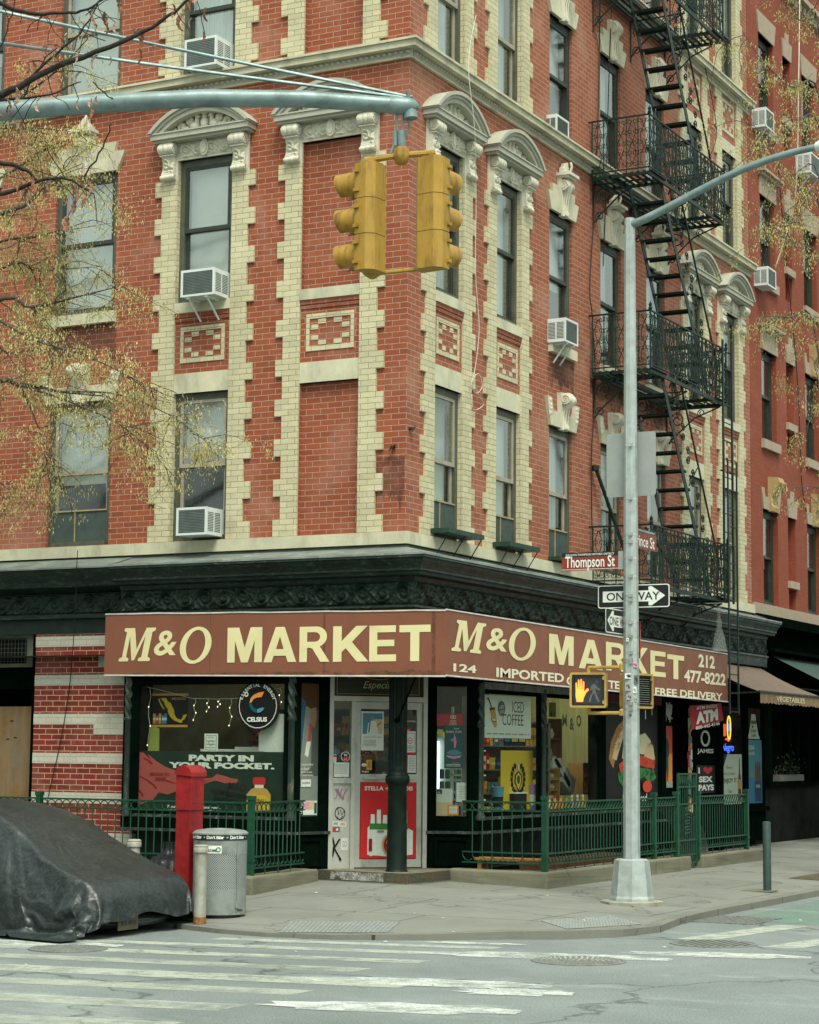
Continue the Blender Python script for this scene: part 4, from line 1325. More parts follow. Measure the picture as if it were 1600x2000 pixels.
# shop interior: floor, ceiling, walls (dim), tube lights
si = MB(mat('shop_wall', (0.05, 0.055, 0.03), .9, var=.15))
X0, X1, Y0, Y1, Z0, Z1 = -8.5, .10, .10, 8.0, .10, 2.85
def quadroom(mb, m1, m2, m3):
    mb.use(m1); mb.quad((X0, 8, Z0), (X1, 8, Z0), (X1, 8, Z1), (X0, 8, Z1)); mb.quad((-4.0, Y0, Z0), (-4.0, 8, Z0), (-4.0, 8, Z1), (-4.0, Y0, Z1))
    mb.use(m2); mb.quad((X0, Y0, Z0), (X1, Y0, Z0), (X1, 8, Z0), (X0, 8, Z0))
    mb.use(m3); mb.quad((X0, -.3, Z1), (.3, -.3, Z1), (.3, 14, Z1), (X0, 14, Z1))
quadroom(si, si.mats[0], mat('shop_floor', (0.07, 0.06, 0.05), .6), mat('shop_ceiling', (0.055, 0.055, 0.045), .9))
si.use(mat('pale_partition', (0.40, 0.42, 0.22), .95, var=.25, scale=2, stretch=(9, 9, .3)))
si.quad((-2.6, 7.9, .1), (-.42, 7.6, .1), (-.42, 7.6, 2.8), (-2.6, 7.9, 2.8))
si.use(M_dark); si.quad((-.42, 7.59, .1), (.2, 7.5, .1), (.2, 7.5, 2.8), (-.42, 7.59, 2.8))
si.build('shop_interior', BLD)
M_tube = emis('tube_light', (1.0, 0.93, 0.62), 16.0)
for (x0, x1, y0, y1) in ((-2.4, -1.2, 2.0, 2.06), (-.9, -.84, 2.6, 3.8), (-.55, -.49, 4.2, 5.2), (-3.2, -2.0, 4.2, 4.26), (-1.1, -1.04, 4.4, 5.6), (-.5, -.44, 6.0, 7.2)):
    tb_ = MB(M_tube); tb_.cube(x0, x1, y0, y1, 2.72, 2.77)
    tb_.use(M_alu).cube(x0 - .02, x1 + .02, y0 - .03, y1 + .03, 2.775, 2.82)
    tb_.build('ceiling_light', BLD)

# ================================================================== SHOP SIGN
M_sign = mat('brown_sign_vinyl', (0.225, 0.082, 0.045), .55, var=.14, scale=1.2, dirt=(0.16, 0.06, 0.04), dirt_amt=.25, dirt_scale=1.2, grain=.12, bump=.25, bump_scale=3)
M_algae = paint_mat('algae', (0.06, 0.055, 0.018), .52, 11.0, .7)
M_cream2 = mat('cream_lettering', (0.72, 0.66, 0.36), .6, var=.06, scale=2, dirt=(0.55, 0.50, 0.30), dirt_amt=.2)
M_cream3 = flat('pale_lettering', (0.72, 0.68, 0.50))
M_white = flat('white_paint', (0.74, 0.74, 0.66))
NL, NR = .42, .79
sg = thing('shop_sign', 'long brown wraparound market sign with big cream letters over the corner shop', 'sign', (0, 0, 2.5))
zl = lambda u: 3.315 + (-u) * .0135
bl = lambda u: 2.53 + (-u) * .011
zr = lambda u: 3.315 - (u + .42) * .0058
br = lambda u: 2.53 - (u + .42) * .0045
UL, UR = -4.25, 9.92
body = MB(M_sign)
N_ = 12
for i in range(N_):
    a, b_ = UL + (NR - UL) * i / N_, UL + (NR - UL) * (i + 1) / N_
    body.quad(TL(a, bl(a), NL), TL(b_, bl(b_), NL), TL(b_, zl(b_), NL), TL(a, zl(a), NL))
body.quad(TR(-NL, br(-NL), NR), TR(UR, br(UR), NR - .0), TR(UR, zr(UR), NR), TR(-NL, zr(-NL), NR))
body.quad(TL(UL, bl(UL), NL), TL(UL, zl(UL), NL), TL(UL, zl(UL), 0), TL(UL, bl(UL), 0))
body.quad(TR(UR, br(UR), NR), TR(UR, zr(UR), NR), TR(UR, zr(UR), .2), TR(UR, br(UR), .2))
body.quad(TL(UL, zl(UL), 0), TL(NR, zl(NR), 0), TL(NR, zl(NR), NL), TL(UL, zl(UL), NL))
body.quad((0, 0, 3.3), (0, UR, zr(UR)), (NR, UR, zr(UR)), (NR, -.0, 3.3))
# underside
body.use(M_blkgreen)
body.quad(TL(UL, bl(UL) + .02, .34), TL(NR, bl(NR) + .02, .34), TL(NR, bl(NR) + .02, NL), TL(UL, bl(UL) + .02, NL))
body.quad((.34, -NL, 2.55), (NR, -NL, 2.55), (NR, UR, 2.51), (.34, UR, 2.51))
so_ = body.build('panel', sg)
ed = MB(mat('sign_edge', (0.55, 0.55, 0.50), .5))
for i in range(N_):
    a, b_ = UL + (NR - UL) * i / N_, UL + (NR - UL) * (i + 1) / N_
    wob = lambda u: .004 * sin(u * 5)
    ed.tube([TL(a, zl(a) + .006 + wob(a), NL), TL(b_, zl(b_) + .006 + wob(b_), NL)], .011, 5); ed.tube([TL(a, bl(a) - .006, NL), TL(b_, bl(b_) - .006, NL)], .012, 5)
ed.tube([TR(-NL, zr(-NL) + .006, NR), TR(UR, zr(UR) + .006, NR)], .011, 5); ed.tube([TR(-NL, br(-NL) - .006, NR), TR(UR, br(UR) - .006, NR)], .012, 5)
ed.build('edge_trim', sg)
al = MB(M_algae)
for (a, b_, h) in ((-.95, .79, .11), (-3.9, -1.0, .04)):
    k = 30
    top = [(a + (b_ - a) * i / k, bl(a) + .004 + h * (.25 + .75 * abs(noise.noise(Vector((i * .7, h, 0))))) * (1 if 0 < i < k else .1)) for i in range(k + 1)]
    al.sheet([(b_, bl(b_) + .002), ] + top[::-1] + [(a, bl(a) + .002)], NL + .003, TL)
al.build('algae', sg)
ss = MB(paint_mat('sign_streak', (.10, .05, .03), .46, 6.0, .5))
for u, w_ in ((-.92, .03), (-2.6, .012), (.60, .05)): ss.sheet(rect(u, u + w_, bl(u) + .03, zl(u) - .01), NL + .002, TL)
for u, w_ in ((2.95, .02), (6.1, .02)): ss.sheet(rect(u, u + w_, br(u) + .03, zr(u) - .01), NR + .002, TR)
ss.build('stain_streaks', sg)

# hand-drawn letter outlines
def L_M(): return [(0, 0), (.20, 0), (.20, .62), (.37, 0), (.55, 0), (.72, .62), (.72, 0), (.92, 0), (.92, 1), (.61, 1), (.46, .42), (.31, 1), (0, 1)], []
def L_A(): return [(0, 0), (.22, 0), (.275, .18), (.60, .18), (.655, 0), (.88, 0), (.56, 1), (.32, 1)], [[(.335, .37), (.54, .37), (.4375, .73)]]
def L_R():
    o = [(0, 0), (.21, 0), (.21, .40), (.30, .40), (.36, .37), (.58, 0), (.83, 0), (.62, .34), (.56, .43)] + arc(.47, .715, .285, -.9, pi / 2, 9) + [(0, 1)]
    return o, [[(.21, .57), (.42, .57)] + arc(.43, .705, .135, -pi / 2, pi / 2, 7)[1:] + [(.21, .84)]]
def L_K(): return [(0, 0), (.21, 0), (.21, .27), (.31, .38), (.58, 0), (.86, 0), (.46, .55), (.83, 1), (.56, 1), (.21, .58), (.21, 1), (0, 1)], []
def L_E(): return [(0, 0), (.71, 0), (.71, .19), (.21, .19), (.21, .42), (.66, .42), (.66, .60), (.21, .60), (.21, .81), (.70, .81), (.70, 1), (0, 1)], []
def L_T(): return [(.27, 0), (.49, 0), (.49, .80), (.76, .80), (.76, 1), (0, 1), (0, .80), (.27, .80)], []
def L_m2(): return [(.0, 0), (.33, 0), (.35, .05), (.33, .09), (.24, .13), (.24, .74), (.46, .03), (.56, .03), (.80, .76), (.80, .13), (.71, .09), (.69, .05), (.71, 0), (1.12, 0), (1.14, .05), (1.12, .09), (1.03, .13), (1.03, .87), (1.12, .91), (1.14, .95), (1.12, 1), (.79, 1), (.57, .36), (.36, 1), (0, 1), (-.02, .95), (0, .91), (.09, .87), (.09, .13), (0, .09), (-.02, .05)], []
def L_O2(): return [(.46 + .46 * cos(t) * 1.0 , .5 + .52 * sin(t)) for t in [2 * pi * i / 36 for i in range(36)]], [[(.46 + .275 * cos(t), .5 + .43 * sin(t)) for t in [2 * pi * i / 30 for i in range(30)]]]
def letter(mb, L_, u0, u1, v0, v1, T, n, shear=0.0, sl=0.0):
    P, Hs = L_
    x0 = min(p[0] + shear * p[1] for p in P); x1 = max(p[0] + shear * p[1] for p in P)
    f = lambda p: (u0 + (p[0] + shear * p[1] - x0) / (x1 - x0) * (u1 - u0), v0 + p[1] * (v1 - v0) + sl * (u0 + (p[0] + shear * p[1] - x0) / (x1 - x0) * (u1 - u0)))
    mb.sheet([f(p) for p in P], n, T, holes=[[f(p) for p in h] for h in Hs])

def sign_words(T, pick, n, boxes, m):
    mb = MB(m)
    for ch, L_, (x0, x1, yb0, yt0, yb1, yt1), shr in boxes:
        u0 = pick(x0, yb0, n - .0)[0]; u1 = pick(x1, yb1, n)[0]
        vb = (pick(x0, yb0, n)[1] + pick(x1, yb1, n)[1]) / 2; vt = (pick(x0, yt0, n)[1] + pick(x1, yt1, n)[1]) / 2
        if L_ is None: mb.text(ch, (u0 + u1) / 2, (vb + vt) / 2, T, n + .005, w=u1 - u0, h=vt - vb, bold=.02, shear=.15)
        else: letter(mb, L_, u0, u1, vb, vt, T, n + .005, shr)
    return mb.build('lettering', sg)
sign_words(TL, onL, NL, [
    ('M', L_m2(), (232, 304, 1292, 1227, 1291, 1226), .22), ('&', None, (301, 345, 1281, 1232, 1280, 1231), 0), ('O', L_O2(), (351, 413, 1295, 1226, 1295, 1225), .16)], M_cream2)
sign_words(TL, onL, NL, [
    ('M', L_M(), (444, 512, 1294, 1226, 1293.5, 1225), 0), ('A', L_A(), (515, 579, 1293.5, 1225, 1293, 1224), 0), ('R', L_R(), (585, 644, 1293, 1224, 1292.5, 1223.5), 0), ('K', L_K(), (650.5, 720, 1292.5, 1223, 1292, 1222.5), 0), ('E', L_E(), (721.5, 774, 1292, 1222, 1291.5, 1221.5), 0), ('T', L_T(), (780, 841, 1291.5, 1221, 1291, 1220), 0)], M_cream2)
sign_words(TR, onR, NR, [
    ('M', L_m2(), (881, 949, 1272, 1209, 1277, 1218), .22), ('&', None, (949, 990, 1271, 1224, 1272, 1229), 0), ('O', L_O2(), (993, 1046, 1287, 1223, 1292, 1230), .16)], M_cream2)
sign_words(TR, onR, NR, [
    ('M', L_M(), (1072, 1120, 1296, 1236, 1301, 1245), 0), ('A', L_A(), (1130, 1177, 1304, 1246, 1310, 1253), 0), ('R', L_R(), (1183, 1226, 1308, 1252, 1314, 1260), 0), ('K', L_K(), (1231, 1266, 1314, 1260, 1321, 1268), 0), ('E', L_E(), (1270, 1300, 1319, 1268, 1324, 1276), 0), ('T', L_T(), (1303, 1336, 1325, 1277, 1328, 1282), 0)], M_cream2)
def sw(t, x0, x1, yb0, yt0, yb1, yt1, bold=.03):
    u0, u1 = onR(x0, yb0, NR)[0], onR(x1, yb1, NR)[0]
    vb = (onR(x0, yb0, NR)[1] + onR(x1, yb1, NR)[1]) / 2; vt = (onR(x0, yt0, NR)[1] + onR(x1, yt1, NR)[1]) / 2
    MB(M_cream3).text(t, (u0 + u1) / 2, (vb + vt) / 2, TR, NR + .005, w=u1 - u0, h=vt - vb, bold=bold).build('small_lettering', sg)
sw('124', 885, 930, 1312, 1296, 1314, 1299); sw('IMPORTED', 969, 1101, 1320, 1302, 1336, 1317); sw('CIGARETTES', 1106, 1218, 1336, 1319, 1349, 1333)
sw('FREE DELIVERY', 1279, 1411, 1357, 1343, 1369, 1354); sw('212', 1364, 1396, 1303, 1278, 1306, 1281, .035); sw('477-8222', 1336, 1417, 1333, 1309, 1339, 1315, .035)

# ================================================================== THINGS IN AND ON THE SHOP WINDOWS
K = {}
def C(name):
    pal = dict(white=(.66, .69, .62), paper=(.62, .64, .58), black=(.012, .013, .012), red=(.52, .028, .03), dred=(.27, .014, .018), orange=(.75, .26, .04), yellow=(.62, .43, .035), amber=(.55, .31, .07), blue=(.03, .20, .42), teal=(.012, .075, .085), sky=(.08, .24, .33), pink=(.40, .085, .075), rose=(.62, .30, .40), green=(.05, .20, .06), dgreen=(.014, .030, .021), grey=(.30, .31, .29), mid=(.12, .125, .12), skin=(.42, .22, .13), jeans=(.05, .13, .24), cream=(.62, .55, .36), lilac=(.34, .20, .46), brown=(.12, .05, .025), tomato=(.55, .06, .03), turkey=(.62, .45, .26), bun=(.36, .18, .06), lime=(.22, .25, .06), ltgreen=(.36, .44, .25), navy=(.02, .05, .13))
    return flat('print_' + name, pal[name], .5)
class Poster:
    """a printed sheet: backing box plus artwork laid on in thin layers, in one frame"""
    def __init__(s, name, label, cat, T, n, u0, u1, v0, v1, base='white', th=.004, poly=None, group=None):
        s.T, s.n, s.u0, s.u1, s.v0, s.v1 = T, n, u0, u1, v0, v1
        s.mb = MB(C(base)); s.name, s.label, s.cat, s.group = name, label, cat, group
        s.k = 0
        s.mb.prism(poly or rect(u0, u1, v0, v1), n - th, n, T)
    def lay(s): s.k += 1; return s.n + .0007 * s.k
    def P(s, x, y): return s.u0 + x * (s.u1 - s.u0), s.v0 + y * (s.v1 - s.v0)
    def poly(s, c, pts, holes=()):
        s.mb.use(C(c)).sheet([s.P(*p) for p in pts], s.lay(), s.T, holes=[[s.P(*p) for p in h] for h in holes]); return s
    def rect(s, c, x0, x1, y0, y1): return s.poly(c, rect(x0, x1, y0, y1))
    def ell(s, c, x, y, a, b, hole=None):
        return s.poly(c, ell(x, y, a, b, 22), [ell(x, y, a * hole, b * hole, 22)] if hole else ())
    def txt(s, c, t, x, y, w=None, h=None, bold=.015, shear=0, rot=0):
        W, H_ = s.u1 - s.u0, s.v1 - s.v0
        u, v = s.P(x, y)
        s.mb.use(C(c)).text(t, u, v, s.T, s.lay(), w=w * W if w else None, h=h * H_ if h else None, bold=bold, shear=shear, rot=rot); return s
    def lines(s, c, x0, x1, y0, y1, k, seed=1):
        r = random.Random(seed); nn = s.lay(); s.mb.use(C(c))
        for i in range(k):
            y = y1 - (i + .5) * (y1 - y0) / k; x = x0
            while x < x1:
                w_ = r.uniform(.04, .14) * (x1 - x0)
                s.mb.sheet([s.P(*p) for p in rect(x, min(x + w_, x1), y - .22 * (y1 - y0) / k, y + .18 * (y1 - y0) / k)], nn, s.T); x += w_ + .03 * (x1 - x0)
        return s
    def done(s, parent=None):
        o = s.mb.build(s.name, parent)
        if parent is None: tag(o, s.label, s.cat, s.group)
        return o
def LP(x0, y0, x1, y1, n):      # box on the left facade from photo corners (left, top, right, bottom)
    a = onL(x0, y1, n); b_ = onL(x1, y0, n); return a[0], b_[0], a[1], b_[1]
def RP(x0, y0, x1, y1, n):
    a = onR(x0, y1, n); b_ = onR(x1, y0, n)
    return a[0], b_[0], (onR(x0, y1, n)[1] + onR(x1, y1, n)[1]) / 2, (onR(x0, y0, n)[1] + onR(x1, y0, n)[1]) / 2

# --- left window
nI = BN - .045
u0, u1, v0, v1 = LP(266, 1469, 560, 1592, nI)
p = Poster('window_banner', 'wide dark banner reading PARTY IN YOUR POCKET in the left shop window', 'banner', TL, nI, u0 - .02, u1, v0, v1, 'dgreen')
p.poly('pink', [(0, .12), (0, .98), (.05, .97), (.10, .86), (.08, .95), (.14, .84), (.20, .76), (.30, .68), (.36, .60), (.44, .58), (.52, .60), (.55, .66), (.64, .60), (.69, .58), (.68, .53), (.60, .52), (.54, .56), (.46, .50), (.36, .52), (.30, .40), (.22, .33), (.16, .36), (.12, .24), (.05, .18)])
for pts in ([(.02, .62), (.08, .56), (.13, .48), (.15, .42), (.14, .40), (.12, .46), (.07, .54), (.02, .60)], [(.05, .90), (.09, .86), (.12, .80), (.10, .79), (.08, .84), (.05, .88)], [(.20, .56), (.26, .52), (.30, .50), (.26, .50), (.21, .53)], [(.0, .42), (.04, .38), (.06, .30), (.05, .29), (.03, .36), (.0, .40)], [(.40, .56), (.46, .55), (.52, .57), (.46, .53)]): p.poly('dred', pts)
p.txt('white', 'PARTY IN', .575, .90, w=.43, h=.095, bold=.06).txt('white', 'YOUR POCKET.', .575, .785, w=.70, h=.095, bold=.06)
p.txt('dred', 'BROOKLYN', .165, .64, w=.13, h=.05, bold=.03).txt('dred', 'BEER', .175, .565, w=.075, h=.05, bold=.03)
p.txt('black', 'M&O', .685, .47, w=.12, h=.11, shear=.1, rot=-.12)
p.txt('black', 'NOW SERVING', .63, .36, w=.23, h=.075, bold=.03, rot=-.13).txt('black', 'BREAKFAST', .64, .25, w=.21, h=.075, bold=.03, rot=-.13)
p.txt('white', 'Tastes Like Heaven,', .40, .145, w=.36, h=.05, shear=.3).txt('white', 'BURNS LIKE HELL.', .40, .085, w=.36, h=.045, bold=.05)
# bottle
p.poly('amber', [(.75, .02), (.75, .36), (.78, .44), (.80, .46), (.80, .50), (.86, .50), (.86, .46), (.88, .44), (.905, .36), (.905, .02)])
p.poly('yellow', [(.762, .05), (.762, .30), (.79, .35), (.865, .35), (.893, .30), (.893, .05)]).rect('white', .802, .858, .455, .51).poly('red', [(.79, .505), (.79, .60), (.80, .62), (.86, .62), (.87, .60), (.87, .505)])
p.txt('dred', 'FIREBALL', .828, .27, w=.115, h=.05, bold=.02).ell('amber', .828, .14, .035, .07).rect('yellow', .77, .885, .015, .05)
p.done()

u0, u1, v0, v1 = LP(462, 1336, 545, 1421, nI + .03)
cu, cv, r = (u0 + u1) / 2, (v0 + v1) / 2, (u1 - u0) / 2
cd = Poster('round_window_sign', 'round black sign with a big orange and blue letter C in the left shop window', 'sign', TL, nI + .025, cu - r, cu + r, cv - r, cv + r, 'black', .03, poly=ell(cu, cv, r, r, 40))
cd.ell('white', .5, .5, .455, .455, .97)
cd.poly('black', [(.0, .62), (.12, .60), (.85, .62), (1.0, .62), (.9, 1.0), (.1, 1.0)][:0] or [(.06, .66), (.94, .66), (.80, .90), (.5, 1.0), (.2, .90)])
for i, ch in enumerate('ESSENTIAL ENERGY'):
    if ch == ' ': continue
    a = radians(158 - i * 9.1)
    cd.txt('white', ch, .5 + .425 * cos(a), .5 + .425 * sin(a), h=.07, bold=.02, rot=a - pi / 2)
# big open C: warm upper stroke, cold lower stroke
cd.poly('orange', [(.66, .79), (.52, .77), (.42, .73), (.34, .66), (.31, .57), (.36, .57), (.41, .64), (.49, .67), (.60, .68)])
cd.poly('amber', [(.40, .715), (.34, .66), (.31, .57), (.36, .57), (.41, .64), (.44, .655)])
cd.poly('teal', [(.31, .568), (.31, .50), (.35, .42), (.42, .37), (.50, .36), (.50, .435), (.44, .45), (.39, .49), (.36, .568)]).poly('sky', [(.501, .36), (.58, .37), (.64, .41), (.67, .46), (.62, .465), (.56, .45), (.501, .435)])
cd.ell('paper', .235, .735, .05, .05, .5).txt('white', 'CELSIUS', .5, .225, w=.48, h=.095, bold=.04)
cd.done()

u0, u1, v0, v1 = LP(296, 1354, 368, 1420, BN - .25)
p = Poster('map_poster', 'black map poster titled MEXICO hanging high in the left shop window', 'poster', TL, BN - .25, u0, u1, v0, v1, 'black')
p.rect('amber', 0, 1, .93, 1.0).rect('amber', 0, 1, 0, .07)
p.poly('yellow', [(.24, .86), (.40, .86), (.44, .76), (.52, .72), (.58, .58), (.62, .50), (.64, .36), (.70, .26), (.80, .22), (.84, .24), (.88, .36), (.98, .38), (.92, .24), (.86, .20), (.84, .12), (.74, .15), (.62, .20), (.52, .30), (.46, .42), (.44, .54), (.38, .62), (.34, .74), (.28, .80)])
p.poly('yellow', [(.20, .86), (.24, .74), (.30, .64), (.36, .52), (.32, .54), (.24, .66), (.18, .82)]).txt('amber', 'MEXICO', .75, .84, w=.38, h=.075, bold=.01)
for i, (x, c) in enumerate(((.08, 'amber'), (.16, 'tomato'), (.24, 'amber'), (.33, 'sky'), (.40, 'blue'))): p.rect(c, x - .035, x + .035, .10, .40 - .05 * (i % 2)).rect('white', x - .03, x + .03, .20, .28)
p.done()

def notice(name, label, box, T, n, base='white', frame=None, k=5, seed=1, c='grey', title=None, cat='notice'):
    p = Poster(name, label, cat, T, n, *box, base)
    if frame: p.rect(frame, .10, .90, .10, .92).rect(base, .14, .86, .13, .89)
    if title: p.txt('mid', title, .5, .80, w=.5, h=.09)
    p.lines(c, .18, .82, .16, .70 if title else .84, k, seed)
    return p
notice('paper_notice', 'white paper notice with a black printed frame in the middle of the left shop window', LP(399, 1433, 426, 1469, nI), TL, nI, frame='mid', title='SORRY', k=3).ell('mid', .5, .5, .18, .14, .8).done()
sh_ = MB(C('white'))
sh_.cube(-3.0, -2.45, .02, .20, 1.53, 1.62); sh_.cube(-2.46, -2.05, .0, .16, 1.53, 1.65)
tag(sh_.build('white_box', None), 'low white carton on the display shelf beside the framed notice in the left window', 'box')
# goods shelves deep in the shop
def goods_shelf(name, label, o, du, dn, L_, rows, z0, seed, depth=.3, hz=.34):
    root = thing(name, label, 'shelf', o)
    T = TF(o, du, dn); r = random.Random(seed)
    fmb = MB(mat('shelf_metal', (.12, .12, .10), .6))
    for i in range(rows + 1): fmb.box(0, L_, z0 + i * hz - .02, z0 + i * hz, -depth, .02, T)
    fmb.box(0, .03, 0, z0 + rows * hz, -depth, .02, T); fmb.box(L_ - .03, L_, 0, z0 + rows * hz, -depth, .02, T); fmb.box(.03, L_ - .03, 0, z0 + rows * hz, -depth - .02, -depth, T)
    fmb.build('rack', root)
    gm = MB()
    cols = ['red', 'yellow', 'amber', 'blue', 'sky', 'green', 'white', 'orange', 'tomato', 'lime', 'cream', 'navy']
    for i in range(rows):
        u = .05
        while u < L_ - .1:
            w_ = r.uniform(.05, .11); h = r.uniform(.14, hz - .08); c = r.choice(cols)
            for q in range(r.randint(1, 3)):
                if u + w_ > L_ - .05: break
                gm.use(C(c)).box(u, u + w_ - .006, z0 + i * hz, z0 + i * hz + h, -depth + .06, -.01 - r.uniform(0, .04), T)
                gm.use(C(r.choice(cols))).box(u + .008, u + w_ - .014, z0 + i * hz + h * .35, z0 + i * hz + h * .6, -.011, -.004, T)
                u += w_
    g = gm.build('groceries', root); g['kind'] = 'stuff'
    return root
goods_shelf('grocery_shelf', 'shelf of colourful packets behind the round black sign in the left window', (-2.9, 1.6, .1), (1, 0, 0), (0, -1, 0), 1.9, 3, 1.05, 3)
goods_shelf('grocery_shelf', 'dim grocery shelf with jars seen through the entrance door glass', (-2.2, 3.2, .1), (.8, .6, 0), (.6, -.8, 0), 2.6, 5, .25, 5)
goods_shelf('grocery_shelf', 'dark grocery shelf along the back of the shop left of the entrance', (-4.4, 2.8, .1), (1, 0, 0), (0, -1, 0), 1.5, 5, .3, 8)
# string of small lights
lt = thing('string_lights', 'white string of icicle lights draped across the left shop window', 'string lights', (-3.7, -.2, 2.3))
wm = MB(mat('wire_cord', (.45, .46, .36), .6)); lb = MB(emis('bulb', (1, .86, .55), 1.1))
pts = [(-3.70, 2.42), (-3.4, 2.36), (-3.0, 2.27), (-2.6, 2.26), (-2.2, 2.27), (-1.9, 2.36), (-1.6, 2.40)]
wm.tube([TL(u, v, BN - .12) for u, v in pts], .004, 4)
for u, v, l in ((-2.95, 2.27, .28), (-2.75, 2.26, .16), (-2.58, 2.26, .10), (-2.40, 2.26, .34), (-2.24, 2.27, .08), (-1.66, 2.39, .26), (-3.66, 2.41, .75), (-1.8, 2.38, .1)):
    ps = [TL(u + .02 * sin(i * 1.9), v - l * i / 6, BN - .12) for i in range(7)]
    wm.tube(ps, .0035, 4)
    for q in ps[2::2]: lb.lathe([(.0, -.012), (.006, -.004), (.006, .006), (0, .014)], q, 5)
wm.build('wire', lt); lb.build('bulbs', lt)
pc = MB(C('paper')).add([TL(-1.98, 1.60, BN - .14), TL(-1.50, 1.55, BN - .10), TL(-1.50, 2.06, BN - .10), TL(-1.78, 2.08, BN - .12), TL(-1.98, 1.82, BN - .14)], [(0, 1, 2, 3, 4)])
tag(pc.build('paper_sheet'), 'large blank sheet of pale paper behind the round black sign', 'paper sheet')
cb_ = MB(C('lime')).add([TL(-3.70, 1.58, BN - .16), TL(-3.52, 1.58, BN - .16), TL(-3.55, 1.88, BN - .2), TL(-3.69, 1.93, BN - .2)], [(0, 1, 2, 3)])
tag(cb_.build('card_sheet'), 'olive card leaning in the left end of the left shop window', 'card')

# --- left splayed pane: tall photo poster
p = Poster('tall_poster', 'tall poster with a hand holding a bottle left of the door', 'poster', TSL, -.035, .12, LSL - .16, .79, 2.46, 'mid')
p.rect('grey', 0, 1, 0, .30).rect('mid', .62, 1, .3, 1).rect('brown', 0, 1, .80, 1.0).poly('jeans', [(0, .46), (.12, .52), (.32, .86), (.02, .90)]).poly('grey', [(0, .30), (.62, .36), (.66, .80), (.32, .83), (.1, .46)])
p.poly('brown', [(.55, 1), (.85, 1), (.88, .82), (.62, .80)]).poly('skin', [(.62, .81), (.86, .82), (.88, .74), (.78, .66), (.62, .68), (.56, .76)]).poly('pink', [(.50, .70), (.68, .69), (.58, .56), (.42, .55)]).poly('white', [(.38, .56), (.60, .56), (.46, .44), (.28, .46)])
p.txt('white', 'Complete Meal', .40, .385, w=.66, h=.022).txt('white', 'in a Bottle', .30, .355, w=.46, h=.022).txt('white', '20g Plant Protein', .38, .328, w=.6, h=.016).txt('white', '26 Essential Nutrients', .40, .308, w=.66, h=.016)
p.rect('white', .12, .62, .22, .275).txt('mid', 'soylent', .37, .248, w=.4, h=.03)
p.rect('white', .22, .95, .01, .115).rect('rose', .30, .55, .05, .11).rect('turkey', .55, .8, .05, .11).rect('teal', .8, .93, .02, .10)
p.done()
st_ = Poster('access_sticker', 'small black wheelchair access sticker low on the pane left of the door', 'sticker', TSL, .004, .10, .17, .80, .92, 'black')
st_.ell('white', .45, .35, .28, .2, .75).ell('white', .5, .85, .1, .06).rect('white', .42, .52, .4, .78).rect('white', .5, .8, .42, .47).done()

# --- door and sidelight
def D(name, label, cat, x0, x1, y0, y1, base, n=-.012, **k): return Poster(name, label, cat, TD, n, x0, x1, y0, y1, base, **k)
p = D('door_poster', 'white poster with a photo of a person on the upper glass of the shop door', 'poster', .43, .73, 1.62, 2.12, 'white')
p.rect('sky', .06, .94, .42, .95).rect('turkey', .55, .94, .42, .80).poly('white', [(.25, .42), (.75, .42), (.70, .70), (.58, .76), (.42, .76), (.30, .70)]).ell('skin', .5, .83, .075, .06).poly('skin', [(.70, .68), (.90, .74), (.88, .70), (.70, .60)]).poly('mid', [(.36, .75), (.42, .75), (.36, .46), (.30, .46)])
p.txt('grey', 'STORE IS NOW OPEN', .5, .34, w=.8, h=.03).lines('grey', .1, .66, .10, .28, 5, 4).done()
p = D('push_sticker', 'ice cream sticker marked PUSH low on the door glass', 'sticker', .425, .575, 1.33, 1.50, 'brown', n=-.010)
p.rect('black', 0, 1, 0, .22).txt('white', 'PUSH', .42, .11, w=.6, h=.13, bold=.03).rect('amber', .5, 1, .25, 1).poly('bun', [(.62, .4), (.9, .4), (.9, .85), (.76, .95), (.62, .85)]).ell('white', .3, .62, .22, .12).txt('brown', 'ice', .3, .62, w=.2, h=.08).done()
p = D('oval_sticker', 'small black oval sticker with a red rim on the door glass', 'sticker', .45, .58, 1.56, 1.615, 'red', n=-.010, poly=ell(.515, 1.587, .065, .03))
p.ell('black', .5, .5, .46, .42).txt('white', 'Open 24 hrs', .5, .5, w=.5, h=.2).done()
p = D('door_notice', 'white no smoking notice at the right of the door glass behind the column', 'notice', 1.02, 1.16, 1.60, 1.87, 'white')
p.rect('mid', .1, .9, .08, .92).rect('white', .14, .86, .1, .9).ell('red', .5, .55, .25, .15, .8).rect('red', .35, .65, .54, .57).lines('mid', .2, .8, .14, .34, 3).done()
p = D('hours_card', 'red and white card at the lower right of the door glass', 'card', 1.02, 1.17, 1.34, 1.60, 'white')
p.rect('red', 0, 1, .86, 1).rect('red', 0, .25, .05, .86).lines('red', .05, .22, .1, .8, 6, 2).lines('grey', .35, .95, .08, .82, 9, 3).done()
p = D('door_panel_poster', 'red beer poster with a six pack of bottles on the lower half of the door', 'poster', .43, 1.17, .25, 1.215, 'red', n=-.004)
p.txt('white', 'STELLA', .24, .92, w=.34, h=.055, bold=.03).txt('white', '*', .47, .91, h=.05, bold=.04).txt('white', 'ARTOIS', .77, .92, w=.34, h=.055, bold=.03)
p.poly('white', [(.13, .05), (.60, .02), (.95, .05), (.95, .36), (.80, .42), (.58, .40), (.28, .38), (.20, .46), (.13, .40)])
p.poly('paper', [(.13, .05), (.22, .03), (.22, .44), (.13, .40)])
for x, h in ((.22, .58), (.33, .64), (.44, .57), (.56, .66), (.68, .57), (.80, .64)):
    p.poly('green', [(x - .055, .38), (x + .055, .38), (x + .05, .50), (x - .05, .50)]).poly('white', [(x - .04, .46), (x + .04, .46), (x + .035, h), (x - .035, h)])
